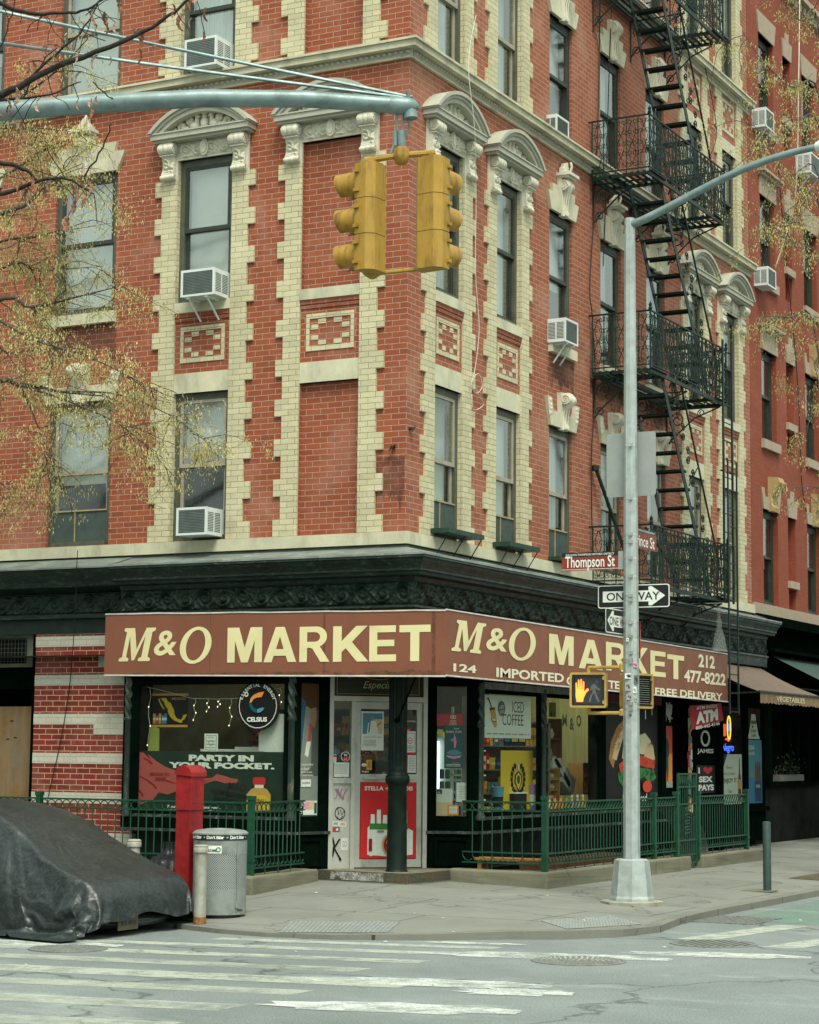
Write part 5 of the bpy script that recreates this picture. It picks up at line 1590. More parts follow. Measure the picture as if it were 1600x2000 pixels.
p.ell('amber', .55, .18, .16, .15).ell('dred', .55, .18, .13, .125).txt('white', 'STELLA', .56, .215, w=.18, h=.04, bold=.03).txt('white', 'ARTOIS', .56, .16, w=.18, h=.04, bold=.03).rect('dred', .15, .21, .10, .26).rect('lime', .3, .42, .345, .37)
p.done()
# things stuck on the sidelight
D('handwritten_sign', 'handwritten white sign at the bottom of the sidelight glass', 'sign', .075, .275, 1.28, 1.465, 'white', n=-.012).lines('grey', .08, .9, .2, .9, 5, 6).done()
p = D('round_sticker', 'round sticker split black and red on the sidelight', 'sticker', .165, .285, 1.475, 1.60, 'white', n=-.012, poly=ell(.225, 1.54, .062, .062))
p.poly('black', [(.06, .48)] + arc(.5, .5, .44, pi, 0, 12) + [(.94, .48)]).poly('red', [(.94, .44)] + arc(.5, .5, .44, 0, -pi, 12)).txt('white', '9?', .5, .66, w=.4, h=.25, bold=.05).txt('white', 'ID', .5, .26, w=.3, h=.15).done()
p = D('card_sticker', 'small blue and white card sticker at the left of the sidelight', 'sticker', .062, .105, 1.46, 1.62, 'white', n=-.011); p.rect('blue', 0, 1, .66, 1).rect('red', 0, 1, .46, .6).done()
M_tagp = paint_mat('pink_tag', (.50, .22, .38), .45, 14, .8)
gp = MB(M_tagp)
for i in range(5):
    gp.tube([TD(.09 + i * .035 + .03 * sin(3 * t + i), 1.0 + .13 * t, -.006) for t in [j / 7 for j in range(8)]], .010, 4)
tag(gp.build('pink_graffiti'), 'pink spray scrawl on the grey panel left of the door', 'graffiti')
bk = MB(C('black'))
def scr(pts, w_=.005): bk.tube([TD(x, y, -.006) for x, y in pts], w_, 4)
scr(ell(.16, .82, .065, .075, 18) + [(.225, .82)]); scr([(.10, .86), (.13, .90), (.14, .80), (.17, .87), (.18, .80), (.22, .86)]); scr([(.12, .78), (.16, .74), (.2, .79)])
scr([(.07, .28), (.09, .42), (.065, .52)], .012); scr([(.085, .38), (.16, .50)], .012); scr([(.08, .40), (.17, .25)], .012); scr([(.165, .26), (.175, .23)], .016)
tag(bk.build('black_graffiti'), 'black marker tags and a big K on the grey panel left of the door', 'graffiti')
for nm, lab, x0, x1, y0, y1, base in (('tag_sticker', 'white hand drawn name sticker on the grey panel, left one of a pair', .065, .15, .665, .72, 'white'), ('tag_sticker', 'white sticker with red scribble beside the hand drawn name sticker', .155, .24, .655, .715, 'white'), ('tag_sticker', 'small dark photo sticker below the pair of name stickers', .062, .16, .585, .65, 'mid'), ('tag_sticker', 'square pale sticker with outlined letters low on the grey panel', .18, .27, .36, .51, 'paper')):
    q = D(nm, lab, 'sticker', x0, x1, y0, y1, base, n=-.008)
    if base == 'mid': q.rect('red', .1, .4, .2, .8).rect('white', .5, .8, .3, .7)
    elif base == 'paper': q.txt('grey', 'GO', .5, .5, w=.7, h=.5)
    else: q.txt('black' if 'red' not in lab else 'red', 'KRS', .5, .5, w=.7, h=.6, bold=.03, shear=.2)
    q.done()

# --- right splayed pane
p = Poster('dance_poster', 'teal poster with a dancer above a glowing lotus on the pane right of the door', 'poster', TSR, -.035, .22, .47, 1.40, 1.95, 'teal')
p.txt('white', '2024', .62, .93, w=.3, h=.03).txt('white', 'SHEN YUN', .48, .855, w=.78, h=.055, bold=.01).poly('rose', [(.50, .80), (.58, .74), (.64, .62), (.60, .50), (.52, .46), (.50, .54), (.50, .66)]).poly('lilac', [(.28, .66), (.50, .72), (.52, .60), (.40, .64)]).ell('skin', .52, .80, .04, .025)
p.poly('sky', [(.10, .36), (.30, .42), (.50, .44), (.70, .42), (.92, .36), (.80, .33), (.5, .30), (.2, .33)]).poly('rose', [(.08, .31), (.2, .25), (.5, .22), (.8, .25), (.92, .31), (.5, .28)]).txt('amber', 'NOW', .6, .13, w=.3, h=.03).lines('white', .1, .85, .04, .11, 2).done()
p = Poster('red_header', 'red ice cream header card above the teal dance poster', 'card', TSR, -.06, .12, .46, 1.95, 2.10, 'red')
p.txt('white', 'GOOD', .62, .36, w=.24, h=.22, bold=.02).txt('white', 'HUMOR', .62, .12, w=.28, h=.18, bold=.02).ell('white', .58, .74, .07, .16, .6).ell('white', .66, .74, .07, .16, .6).done()
notice('paper_notice', 'tilted white paper notice low in the pane right of the door', (.38, .56, .97, 1.22), TSR, -.05, k=8, seed=4).done()
p = Poster('framed_card', 'small orange framed card at the foot of the pane right of the door', 'card', TSR, -.045, .27, .41, .80, .93, 'orange'); p.rect('white', .15, .85, .18, .85).lines('grey', .22, .78, .25, .75, 4).done()
p = Poster('window_card', 'pale landscape card low in the pane right of the door', 'card', TSR, -.055, .11, .33, .79, 1.14, 'paper'); p.rect('navy', .08, .38, .80, .96).poly('amber', [(.1, .82), (.3, .82), (.2, .9)]).rect('turkey', 0, 1, 0, .5).done()
bd = MB(C('grey')); bd.box(.44, .565, 1.2, 2.34, -.20, -.18, TSR)
tag(bd.build('leaning_board'), 'tall pale board leaning inside the pane right of the door', 'board')
ck = thing('drinks_cooler', 'lit drinks cooler with green cans behind the teal dance poster', 'cooler', tuple(TSR(.2, .1, -.5)))
cm = MB(C('white')); cm.box(.08, .42, .1, 1.8, -.75, -.70, TSR); cm.build('cabinet', ck)
cl = MB(emis('cooler_light', (.75, .95, 1.0), 1.6)); cl.box(.085, .115, .7, 1.75, -.66, -.64, TSR); cl.build('light', ck)
cn = MB(); rr = random.Random(3)
for i in range(4):
    for j in range(4):
        cn.use(C(rr.choice(['teal', 'green', 'sky', 'navy']))).lathe([(.03, 0), (.033, .01), (.033, .11), (.028, .125)], TSR(.15 + .075 * j, .78 + .16 * i, -.6), 10)
cn.build('cans', ck)

# --- right bay windows
nR = BN - .05
u0, u1, v0, v1 = RP(955, 1357, 1047, 1450, nR)
p = Poster('coffee_banner', 'white ICED COFFEE banner with a drawn cup in the right shop window', 'banner', TR, nR, 1.74, 3.20, 1.80, 2.36, 'white')
p.txt('brown', 'ICED', .71, .75, w=.26, h=.27, bold=.0).txt('brown', 'COFFEE', .60, .44, w=.46, h=.27, bold=.0).lines('grey', .04, .96, .06, .14, 1, 5)
p.poly('amber', [(.09, .70), (.21, .72), (.255, .30), (.23, .24), (.19, .26)]).poly('brown', [(.09, .70), (.21, .72), (.205, .66), (.10, .64)]).poly('brown', [(.125, .46), (.235, .48), (.24, .38), (.15, .36)]).poly('cream', [(.14, .45), (.225, .465), (.228, .40), (.16, .385)]).poly('brown', [(.125, .71), (.06, .90), (.04, .89), (.03, .92), (.075, .94), (.145, .715)])
p.ell('mid', .345, .70, .075, .18).txt('white', 'ICED', .345, .73, w=.09, h=.08, rot=.2).txt('white', 'COLD', .345, .62, w=.09, h=.07, rot=.2).done()
p = Poster('yellow_poster', 'yellow poster with a dark wreath emblem in the right shop window', 'poster', TR, .16, *RP(978, 1466, 1041, 1582, .16), 'yellow')
for s in (-1, 1):
    for i in range(7):
        a = radians(-70 + i * 22)
        cx_, cy_ = .52 + s * .19 * cos(a), .52 + .24 * sin(a)
        p.poly('black', [(cx_ - .03 * s, cy_ - .05), (cx_ + .05 * s, cy_ - .01), (cx_ + .03 * s, cy_ + .06), (cx_ - .035 * s, cy_ + .035)])
p.poly('black', [(.52, .30), (.40, .48), (.42, .60), (.52, .66), (.62, .60), (.64, .48)]).poly('yellow', [(.52, .34), (.43, .48), (.45, .58), (.52, .63), (.59, .58), (.61, .48)]).ell('teal', .52, .51, .05, .075).poly('white', [(.5, .68), (.54, .68), (.55, .76), (.5, .78)]).done()
# cups and small goods on the ledge
def cup(name, label, u, r, h, c1, c2, group=None):
    o = thing(name, label, 'cup', TR(u, .78, .16), group=group)
    x, y, z = TR(u, .781, .16)
    mb = MB(C(c1)); mb.lathe([(r * .7, 0), (r, h), (r * 1.05, h), (r * 1.05, h + .015)], (x, y, z), 20, cap=True); mb.build('cup_body', o, smooth=40)
    b2 = MB(C(c2)); b2.lathe([(r * .78 + .002, h * .3), (r * .9 + .002, h * .68)], (x, y, z), 20, cap=False, a0=-2.2, a1=.3); b2.build('cup_print', o, smooth=40)
    return o
cup('paper_cup', 'big lilac and white paper cup on the ledge at the right of the coffee window', onR(1042, 1580, .16)[0], .15, .38, 'lilac', 'white')
cup('paper_cup', 'pale blue paper cup with a dark emblem on the left of the coffee window ledge', onR(972, 1580, .16)[0], .085, .36, 'sky', 'black')
bx = MB(C('black')); yb_ = onR(994, 1580, .15)[0]; bx.cube(.05, .25, yb_, yb_ + .36, .781, 1.06); bx.use(C('white')).cube(.04, .26, yb_ - .01, yb_ + .37, 1.061, 1.075)
tag(bx.build('black_carton'), 'black carton with a white lid on the coffee window ledge', 'carton')
sh2 = MB(C('white'))
for z in (.98, 1.30, 1.62): sh2.cube(-.15, .20, 1.62, 1.95, z, z + .02)
sh2.cube(-.15, -.12, 1.62, 1.65, .78, 2.2); sh2.cube(.17, .20, 1.62, 1.65, .78, 2.2)
tag(sh2.build('white_display_rack'), 'white display rack at the left end of the coffee window', 'rack')
# second pane: dry goods, wooden shelf, chair, scale
XI = -.30
yi = lambda px: onR(px, 1480, XI)[0]
zi = lambda px, py: onR(px, py, XI)[1]
def rackbox(name, label, cat, px0, px1, py0, py1, wood, shelves, dx=.26, back=True):
    y0, y1, z0, z1 = yi(px0), yi(px1), zi(px0, py1), zi(px0, py0)
    o = thing(name, label, cat, (XI, (y0 + y1) / 2, z0))
    m = MB(wood)
    for y in (y0, y1 - .03): m.cube(XI - dx, XI, y, y + .03, z0, z1)
    for i in range(shelves + 1): z = z0 + (z1 - z0 - .02) * i / shelves; m.cube(XI - dx, XI - .002, y0 + .031, y1 - .031, z, z + .02)
    if back: m.cube(XI - dx - .02, XI - dx - .001, y0, y1, z0, z1)
    m.build('carcass', o)
    return o, y0, y1, z0, z1
ws, y0, y1, z0, z1 = rackbox('wooden_wall_shelf', 'narrow brown wooden wall shelf in the second right shop window', 'shelf', 1071, 1098, 1403, 1484, mat('dark_wood', (.17, .075, .03), .6, var=.3, stretch=(3, 3, .6)), 2)
j_ = MB(C('lime')).lathe([(.05, 0), (.06, .05), (.04, .12), (.03, .15)], (XI - .1, (y0 + y1) / 2, z0 + .021), 10); j_.use(C('paper')).lathe([(.06, 0), (.08, .06), (.05, .14)], (XI - .1, (y0 + y1) / 2, (z0 + z1) / 2 + .015), 10)
j_.build('jar', ws)
tn = mat('light_wood', (.46, .27, .09), .55, var=.25, stretch=(3, 3, .6))
ch, y0, y1, z0, z1 = rackbox('wooden_bread_stand', 'light slatted wooden bread stand at the right of the second right shop window', 'stand', 1139, 1167, 1490, 1552, tn, 2, back=False)
m_ = MB(tn)
for i in range(6): m_.cube(XI - .27, XI - .25, y0 + .03, y1 - .03, z0 + (z1 - z0) * (.52 + .075 * i), z0 + (z1 - z0) * (.56 + .075 * i))
m_.build('slats', ch)
m_ = MB(C('cream'))
for k in (0, 1): m_.lathe([(.0, 0), (.17, .005), (.16, .05), (.08, .09), (0, .1)], (XI - .13, (y0 + y1) / 2, z0 + .021 + k * (z1 - z0) / 2), 16)
m_.build('loaf', ch)
sc2 = thing('shop_scale', 'pale countertop scale with a tilted display in the second right shop window', 'scale', (XI, yi(1105), zi(1105, 1535)))
def tilted(px, py, hw, hh, dx, rot):
    y, z = yi(px), zi(px, py)
    P = [(-hw, -hh), (hw, -hh), (hw, hh), (-hw, hh)]
    P = [(y + a * cos(rot) - b_ * sin(rot), z + a * sin(rot) + b_ * cos(rot)) for a, b_ in P]
    return MB(C('paper')).prism(P, XI - dx, XI, TR)
tilted(1112, 1525, .22, .13, .2, -.5).build('body', sc2); tilted(1099, 1508, .34, .045, .12, -.62).build('arm', sc2); tilted(1089, 1490, .18, .07, .12, 0).build('display', sc2)
wr, y0, y1, z0, z1 = rackbox('wooden_rack', 'small light wooden rack of bread rolls at the left of the second right window', 'rack', 1071, 1094, 1500, 1566, tn, 3)
m_ = MB(C('turkey'))
for i in range(3):
    for k in range(3): m_.lathe([(.0, 0), (.07, .01), (.08, .04), (.05, .07), (0, .08)], (XI - .12, y0 + .12 + (y1 - y0 - .24) * k / 2, z0 + .021 + i * (z1 - z0 - .02) / 3), 10)
m_.build('bread_rolls', wr)
bt = [('amber', 'orange'), ('cream', 'amber'), ('orange', 'red'), ('orange', 'lime'), ('lime', 'green'), ('grey', 'cream'), ('grey', 'paper'), ('amber', 'cream')]
BOTL = ['amber sauce bottle, first from the left on the ledge of the second right window', 'cream coloured bottle second from the left on the second right window ledge', 'orange bottle with a red cap on the second right window ledge', 'orange bottle with a lime cap on the second right window ledge', 'lime bottle with a green cap on the second right window ledge', 'grey bottle with a cream cap on the second right window ledge', 'grey bottle with a pale paper coloured cap on the second right window ledge', 'amber bottle with a cream cap, last on the second right window ledge']
for i, (a, b_) in enumerate(bt):
    o = thing('sauce_bottle', BOTL[i], 'bottle', (.2, 3.8 + i * .2, .781), group='bottles on the ledge of the right window')
    MB(C(a)).lathe([(.035, 0), (.04, .02), (.04, .12), (.015, .18), (.015, .2)], (.2, 3.8 + i * .2, .782), 12).build('bottle_body', o, smooth=50)
    MB(C(b_)).lathe([(.018, .201), (.018, .235)], (.2, 3.8 + i * .2, .782), 10).build('cap', o)
p = Poster('green_notice', 'yellow and teal notice stuck to the wooden shelf in the second right window', 'notice', TR, -.28, *RP(1072, 1372, 1086, 1401, -.28), 'lime'); p.poly('teal', [(.1, .1), (.6, .1), (.3, .5)]).rect('mid', .6, .9, .2, .4).done()
bn = MB(C('mid'))
for i, ch_ in enumerate('M&O'): bn.text(ch_, onR(1103, 1400, .1)[0] + i * .26, 2.08 - .05 * (i == 1), TR, .1, h=.17, bold=.03)
tag(bn.build('letter_garland'), 'small dark hanging letter garland in the second right shop window', 'garland')
# third pane: sandwich poster over the whole window
p = Poster('sandwich_poster', 'black poster with a giant turkey sandwich beside the metal pole', 'poster', TR, BN - .02, 5.80, 7.95, .84, 2.36, 'black')
p.poly('bun', [(.06, .46), (.10, .62), (.20, .76), (.36, .86), (.48, .84), (.40, .74), (.28, .62), (.20, .50), (.14, .36)]).poly('turkey', [(.12, .46), (.17, .60), (.28, .72), (.40, .80), (.44, .76), (.32, .66), (.24, .52), (.20, .44)])
p.poly('turkey', [(.30, .46), (.34, .66), (.50, .74), (.62, .70), (.56, .50), (.44, .44)]).poly('cream', [(.55, .52), (.60, .68), (.74, .72), (.86, .64), (.84, .52), (.70, .50)]).poly('turkey', [(.72, .48), (.78, .62), (.90, .60), (.94, .46), (.86, .40)])
p.poly('tomato', [(.24, .40), (.36, .46), (.52, .44), (.58, .50), (.74, .48), (.93, .44), (.93, .36), (.76, .37), (.60, .40), (.44, .34), (.26, .33)]).poly('green', [(.22, .32), (.32, .34), (.46, .33), (.60, .37), (.78, .36), (.92, .34), (.96, .26), (.84, .22), (.70, .28), (.56, .20), (.44, .26), (.32, .18), (.24, .24)])
rs = random.Random(8)
for c, x0_, x1_, y0_, y1_, k, r_ in (('bun', .10, .46, .55, .84, 60, .02), ('cream', .14, .44, .50, .80, 26, .012), ('bun', .30, .90, .45, .72, 22, .014), ('dgreen', .24, .94, .20, .34, 50, .022), ('green', .24, .94, .20, .36, 30, .018), ('dred', .26, .92, .34, .46, 24, .014)):
    for _ in range(k):
        x, y = rs.uniform(x0_, x1_), rs.uniform(y0_, y1_)
        if c in ('bun', 'cream') and x < .46 and not (.9 * x + .36 < y < 1.05 * x + .52): continue
        a_ = rs.uniform(0, 6.3); q = r_ * rs.uniform(.4, 1.4)
        p.poly(c, [(x + q * cos(a_), y + q * sin(a_)), (x - q * .4 * sin(a_), y + q * .4 * cos(a_)), (x - q * cos(a_), y - q * sin(a_)), (x + q * .4 * sin(a_), y - q * .4 * cos(a_))])
        p.k -= 1 if _ % 3 else 0
p.ell('tomato', .74, .18, .09, .06).txt('white', "Boar's Head", .50, .07, w=.46, h=.085, bold=.005).rect('white', .70, .715, .86, .95).rect('white', .83, .84, .90, .96).done()
aw = MB(mat('maroon_valance', (.09, .012, .016), .8)); aw.box(5.75, 8.0, 2.37, 2.5, .30, .36, TR)
tag(aw.build('valance'), 'dark maroon cloth valance above the sandwich poster', 'valance')
# pillar with stickers and the orange poster
p = Poster('orange_poster', 'narrow orange poster with a dark standing figure right of the sandwich poster', 'poster', TR, .23, 8.27, 8.81, 1.08, 2.06, 'orange')
p.rect('tomato', 0, 1, .55, 1).ell('mid', .5, .86, .10, .06).poly('dgreen', [(.30, .50), (.28, .70), (.42, .80), (.58, .80), (.74, .70), (.70, .50)]).poly('teal', [(.34, .50), (.66, .50), (.68, .30), (.62, .08), (.54, .08), (.5, .34), (.46, .08), (.38, .08)]).rect('grey', 0, 1, 0, .1).done()
wt = MB(C('paper'))
for i in range(10): wt.tube([TR(8.3 + .05 * i, 2.12 + .04 * ((i * 3) % 4), .236), TR(8.33 + .05 * i, 2.40 + .02 * ((i * 5) % 3), .236)], .011, 4)
wt.tube([TR(8.28, 2.3, .236), TR(8.8, 2.18, .236)], .012, 4)
tag(wt.build('white_graffiti'), 'white scrawled graffiti above the narrow orange poster', 'graffiti')
stk = ['white', 'red', 'grey', 'lime', 'cream', 'mid', 'orange', 'sky', 'paper', 'brown']
r_ = random.Random(11)
sk = MB()
for i in range(90):
    u = r_.uniform(9.56, 9.72); v = r_.uniform(.5, 2.3); w_ = r_.uniform(.02, .05); h = r_.uniform(.03, .09)
    sk.use(C(r_.choice(stk))).sheet(rect(u - w_, min(9.745, u + w_), v - h, v + h), .2215 + i * .0002, TR)
tag(sk.build('sticker_layer'), 'crust of torn stickers covering the pillar left of the SEX PAYS poster', 'stickers', kind='stuff')
p = Poster('heart_poster', 'black poster reading I heart SEX PAYS on the dark side door', 'poster', TR, .195, *RP(1361, 1495, 1397, 1549, .195), 'black')
p.txt('white', 'I', .13, .82, w=.08, h=.22, bold=.05).poly('red', [(.60, .68), (.36, .82), (.36, .90), (.44, .95), (.54, .93), (.60, .87), (.66, .93), (.76, .95), (.84, .90), (.84, .82)]).txt('white', 'SEX', .48, .50, w=.74, h=.22, bold=.05).txt('white', 'PAYS', .50, .20, w=.82, h=.22, bold=.05).done()
dk_ = MB(C('paper'))
dk_.text('JAMES', 10.5, 1.66, TR, .19, w=.8, h=.09, bold=.02)
dk_.tube([TR(10.5 + .2 * cos(t * pi / 8), 1.88 + .12 * sin(t * pi / 8), .185) for t in range(17)], .02, 5)
tag(dk_.build('door_scrawl'), 'pale painted scrawl and ring on the dark side door above the black poster', 'graffiti')
p = Poster('atm_banner', 'red ATM INSIDE banner hanging crooked below the end of the brown shop sign', 'banner', TF((.62, 8.55, 2.02), (-.02, 1, .0), (1, .02, 0)), 0.0, 0, 1.70, 0, .42, 'dred', poly=[(.12, -.02), (1.76, .16), (1.62, .44), (.0, .36)])
p.txt('white', 'ATM INSIDE', .52, .86, w=.62, h=.13, bold=.02, rot=.06).txt('white', 'ATM', .52, .50, w=.66, h=.46, bold=.06, rot=.08).txt('white', '800-442-4146', .54, .14, w=.72, h=.13, bold=.02, rot=.08).done()
# far bay
p = Poster('beer_poster', 'grey poster reading ENJOY IT with a bottle in the far shop window', 'poster', TR, .18, 11.30, 12.42, .76, 1.62, 'paper')
p.poly('black', [(0, .55), (0, 1), (.30, 1)]).txt('black', 'ENJOY IT', .42, .46, w=.66, h=.12, bold=.02).txt('grey', "DON'T JUST DRINK IT", .40, .60, w=.56, h=.06).txt('grey', 'Beer', .4, .74, w=.3, h=.06).txt('mid', '5 oz', .42, .26, w=.14, h=.08)
p.poly('brown', [(.80, .06), (.95, .06), (.95, .5), (.90, .64), (.89, .92), (.86, .92), (.85, .64), (.80, .5)]).rect('amber', .805, .945, .30, .5).done()
p = Poster('blue_poster', 'tall blue drink poster in the last shop window before the restaurant', 'poster', TR, .18, 12.68, LEN - .06, .74, 1.88, 'sky')
p.rect('blue', 0, 1, 0, .45).txt('white', 'KONA', .32, .88, w=.36, h=.07, bold=.02).txt('white', 'BIG WAVE', .32, .79, w=.36, h=.05, bold=.02).rect('lime', .1, .5, .42, .45)
for x in (.58, .70, .82): p.poly('brown', [(x - .05, .34), (x + .05, .34), (x + .05, .56), (x + .02, .66), (x - .02, .66), (x - .05, .56)])
p.rect('navy', .5, .9, .04, .36).txt('white', 'KONA', .7, .28, w=.26, h=.05).done()
ne = thing('neon_sign', 'lit neon beer sign with a yellow bottle and blue letters in the far shop window', 'neon sign', TR(11.8, 1.6, .15))
E_y, E_b, E_r = emis('neon_yellow', (1, .75, .08), .55), emis('neon_blue', (.05, .12, 1), 1.1), emis('neon_red', (1, .08, .03), .7)
m_ = MB(E_y).tube([TR(11.86 + .09 * cos(t * pi / 10), 2.08 + .20 * sin(t * pi / 10), .14) for t in range(21)], .013, 5); m_.build('bottle_tube', ne)
m_ = MB(E_b)
m_.text('Negro', 11.80, 1.72, TR, .14, w=.62, h=.17, bold=.015, shear=.2); m_.tube([TR(11.86, 2.02 + .012 * t, .14) for t in range(12)], .02, 5)
m_.build('letter_tube', ne)
m_ = MB(E_r); m_.tube([TR(11.68 + .03 * t, 1.87 + .02 * sin(t), .14) for t in range(9)], .014, 5); m_.tube([TR(11.62, 1.93 + .03 * t, .145) for t in range(8)], .02, 5); m_.build('heart_tube', ne)
p = Poster('lane_sign', 'white bell shaped SHARED LANE notice inside the last shop window', 'notice', TR, .16, 12.80, 13.50, 1.90, 2.34, 'white', poly=[(12.80, 1.90), (13.50, 1.90), (13.42, 1.98), (13.30, 2.2), (13.26, 2.34), (13.04, 2.34), (13.0, 2.2), (12.88, 1.98)])
p.rect('green', .30, .70, .60, .74).txt('mid', 'SHARED', .5, .32, w=.44, h=.13, bold=.02).txt('mid', 'LANE', .5, .13, w=.36, h=.13, bold=.02).rect('mid', .36, .48, .44, .54).done()

# ================================================================== STREET FURNITURE
M_galv = mat('galvanised_steel', (0.37, 0.42, 0.40), .5, metal=.3, var=.18, scale=9, dirt=(0.22, 0.25, 0.23), dirt_amt=.35, dirt_scale=5, dirt_stretch=(1, 1, .3), bump=.1)
M_galvB = mat('blue_grey_steel', (0.20, 0.27, 0.27), .45, metal=.35, var=.25, scale=6, dirt=(0.08, 0.11, 0.10), dirt_amt=.45, dirt_scale=6, dirt_stretch=(.3, 1, 1))
M_steel = mat('steel_band', (0.5, 0.53, 0.5), .35, metal=.7, var=.15)
M_black = mat('sign_black', (0.012, 0.013, 0.012), .4, var=.2)
M_signw = mat('sign_white', (0.72, 0.76, 0.70), .45, var=.05)
M_signbr = mat('street_sign_brown', (0.21, 0.035, 0.018), .45, var=.08)
M_signbk = mat('sign_back_aluminium', (0.34, 0.37, 0.35), .55, metal=.35, var=.08, scale=4, grain=.1)
M_ylw = mat('signal_yellow', (0.38, 0.225, 0.032), .55, var=.12, scale=7, dirt=(0.17, 0.09, 0.018), dirt_amt=.5, dirt_scale=7, dirt_stretch=(3, 3, .6), grain=.08)
M_ylwd = mat('signal_yellow_sooty', (0.36, 0.205, 0.028), .55, var=.2, scale=7, dirt=(0.08, 0.042, 0.012), dirt_amt=.55, dirt_scale=5, dirt_stretch=(4, 4, .5))
M_ylwp = mat('yellow_pipe', (0.42, 0.27, 0.06), .55, var=.2, scale=12, dirt=(0.5, 0.45, 0.3), dirt_amt=.25, dirt_scale=14)

# ------------------------------------------------------------------ lamp post
PX, PY = 3.11, -.24
pz = -.103
lp = thing('street_lamp', 'tall octagonal galvanised lamp post with a long curved arm at the kerb corner', 'street lamp', (PX, PY, pz))
m_ = MB(mat('pad_concrete', (.28, .275, .22), .9, bump=.3)).lathe([(.36, -.03), (.36, .035), (.33, .045)], (PX, PY, pz), 8, a0=pi / 8, a1=2 * pi + pi / 8)
m_.build('footing', lp)
m_ = MB(M_galv).lathe([(.258, .045), (.256, .07), (.245, .10), (.205, .46), (.20, .50), (.165, .515)], (PX, PY, pz), 8, a0=pi / 8, a1=2 * pi + pi / 8)
m_.build('base_casting', lp)
m_ = MB(M_galv).lathe([(.098, .50), (.092, 2.6), (.075, 6.0), (.062, 8.04), (.0, 8.05)], (PX, PY, pz), 8, a0=pi / 8, a1=2 * pi + pi / 8)
m_.build('shaft', lp)
pts = [onL(x, y, -PY) for x, y in ((1224, 443), (1260, 428), (1300, 408), (1350, 381), (1400, 355), (1450, 331), (1500, 312), (1550, 297), (1600, 286), (1660, 276), (1740, 268))]
m_ = MB(M_galvB).tube([(x, PY, z) for x, z in pts], [.052, .05, .049, .048, .047, .045, .043, .041, .04, .038, .036], 10)
m_.build('arm', lp, smooth=60)
hx, hz = pts[-3]
m_ = MB(mat('lamp_housing', (.62, .68, .66), .4, var=.1)).lathe([(.05, -.02), (.075, .05), (.12, .35), (.12, .6), (.05, .75)], (hx - .02, PY, hz + .0), 12, axis=(Vector((0, 1, 0)), Vector((0, 0, 1)), Vector((1, 0, .12))))
m_.cube(hx + .1, hx + .25, PY - .1, PY + .1, hz + .02, hz + .12); m_.build('lamp_head', lp, smooth=50)
m_ = MB(M_steel)
for z in (5.20, 4.57, 4.15, 4.06, 3.87, 3.66, 3.43, 3.38, 3.12, 2.96, 2.77, 2.69, 2.66, 2.18, 2.12):
    m_.lathe([(.097 - .0045 * z, -.012), (.104 - .0045 * z, -.012), (.104 - .0045 * z, .012), (.097 - .0045 * z, .012)], (PX, PY, z), 8, cap=False, a0=pi / 8, a1=2 * pi + pi / 8)
    m_.cube(PX + .015, PX + .055, PY - .115 + .004 * z, PY - .09 + .004 * z, z - .018, z + .018)
m_.build('strap', lp)
# stickers on the shaft
sk_ = MB()
TP = TF((PX, PY, 0), (cos(YAW), sin(YAW), 0), (sin(YAW), -cos(YAW), 0))
for x, z, w_, h, c in ((-.045, 2.50, .075, .06, 'white'), (-.03, 2.50, .05, .04, 'blue'), (.05, 2.46, .045, .10, 'mid'), (-.045, 2.38, .07, .10, 'grey'), (.03, 2.34, .04, .07, 'white'), (-.03, 2.26, .07, .07, 'grey'), (.045, 2.23, .03, .05, 'ltgreen'), (-.02, 2.05, .035, .03, 'mid'), (.04, 2.63, .05, .06, 'rose'), (-.05, 2.92, .03, .04, 'white')):
    sk_.use(C(c)).box(x - w_ / 2, x + w_ / 2, z - h / 2, z + h / 2, .075, .0925 - .0 * z, TP)
    sk_.use(C('black')).text('*&', x, z, TP, .0935, w=w_ * .6, h=h * .5, bold=.02)
sk_.build('stickers', lp)

# ------------------------------------------------------------------ signs on the post
def sign(name, label, T, n, poly, m_back, cat='sign', th=.004):
    o = MB(M_signbk).prism(poly, n - th, n, T).build(name)
    tag(o, label, cat)
    return o
TX = lambda u, v, n: (PX + u, PY - n, v)        # parallel to the left facade
TY = lambda u, v, n: (PX + n, PY + u, v)        # parallel to the right facade
def up(px, py, n=0.0): x, z = onL(px, py, -PY + n); return x - PX, z
def vp(px, py, n=0.0): y, z = onR(px, py, PX + n); return y - PY, z
# Thompson St
u0, u1 = up(1099, 1100)[0], up(1209, 1100)[0]; v0, v1 = up(1099, 1116)[1], up(1099, 1081)[1]
sgn = sign('street_name_sign', 'brown street name sign reading Thompson St', TX, .02, rect(u0, u1 + .06, v0, v1), None)
f = MB(M_signbr).sheet(rect(u0, u1, v0, v1 - .055), .021, TX); f.use(M_black).sheet(rect(u0, u1, v1 - .053, v1), .021, TX)
f.use(M_signw).text('Thompson St', (u0 + u1) / 2, v0 + .083, TX, .0225, w=(u1 - u0) * .88, h=.178, bold=.012)
f.text('SULLIVAN-THOMPSON HISTORIC DISTRICT', (u0 + u1) / 2, v1 - .026, TX, .0225, w=(u1 - u0) * .86, h=.024, bold=.01)
f.sheet(rect(u0, u1, v0 + .012, v0 + .017), .0222, TX)
f.build('sign_face', sgn)
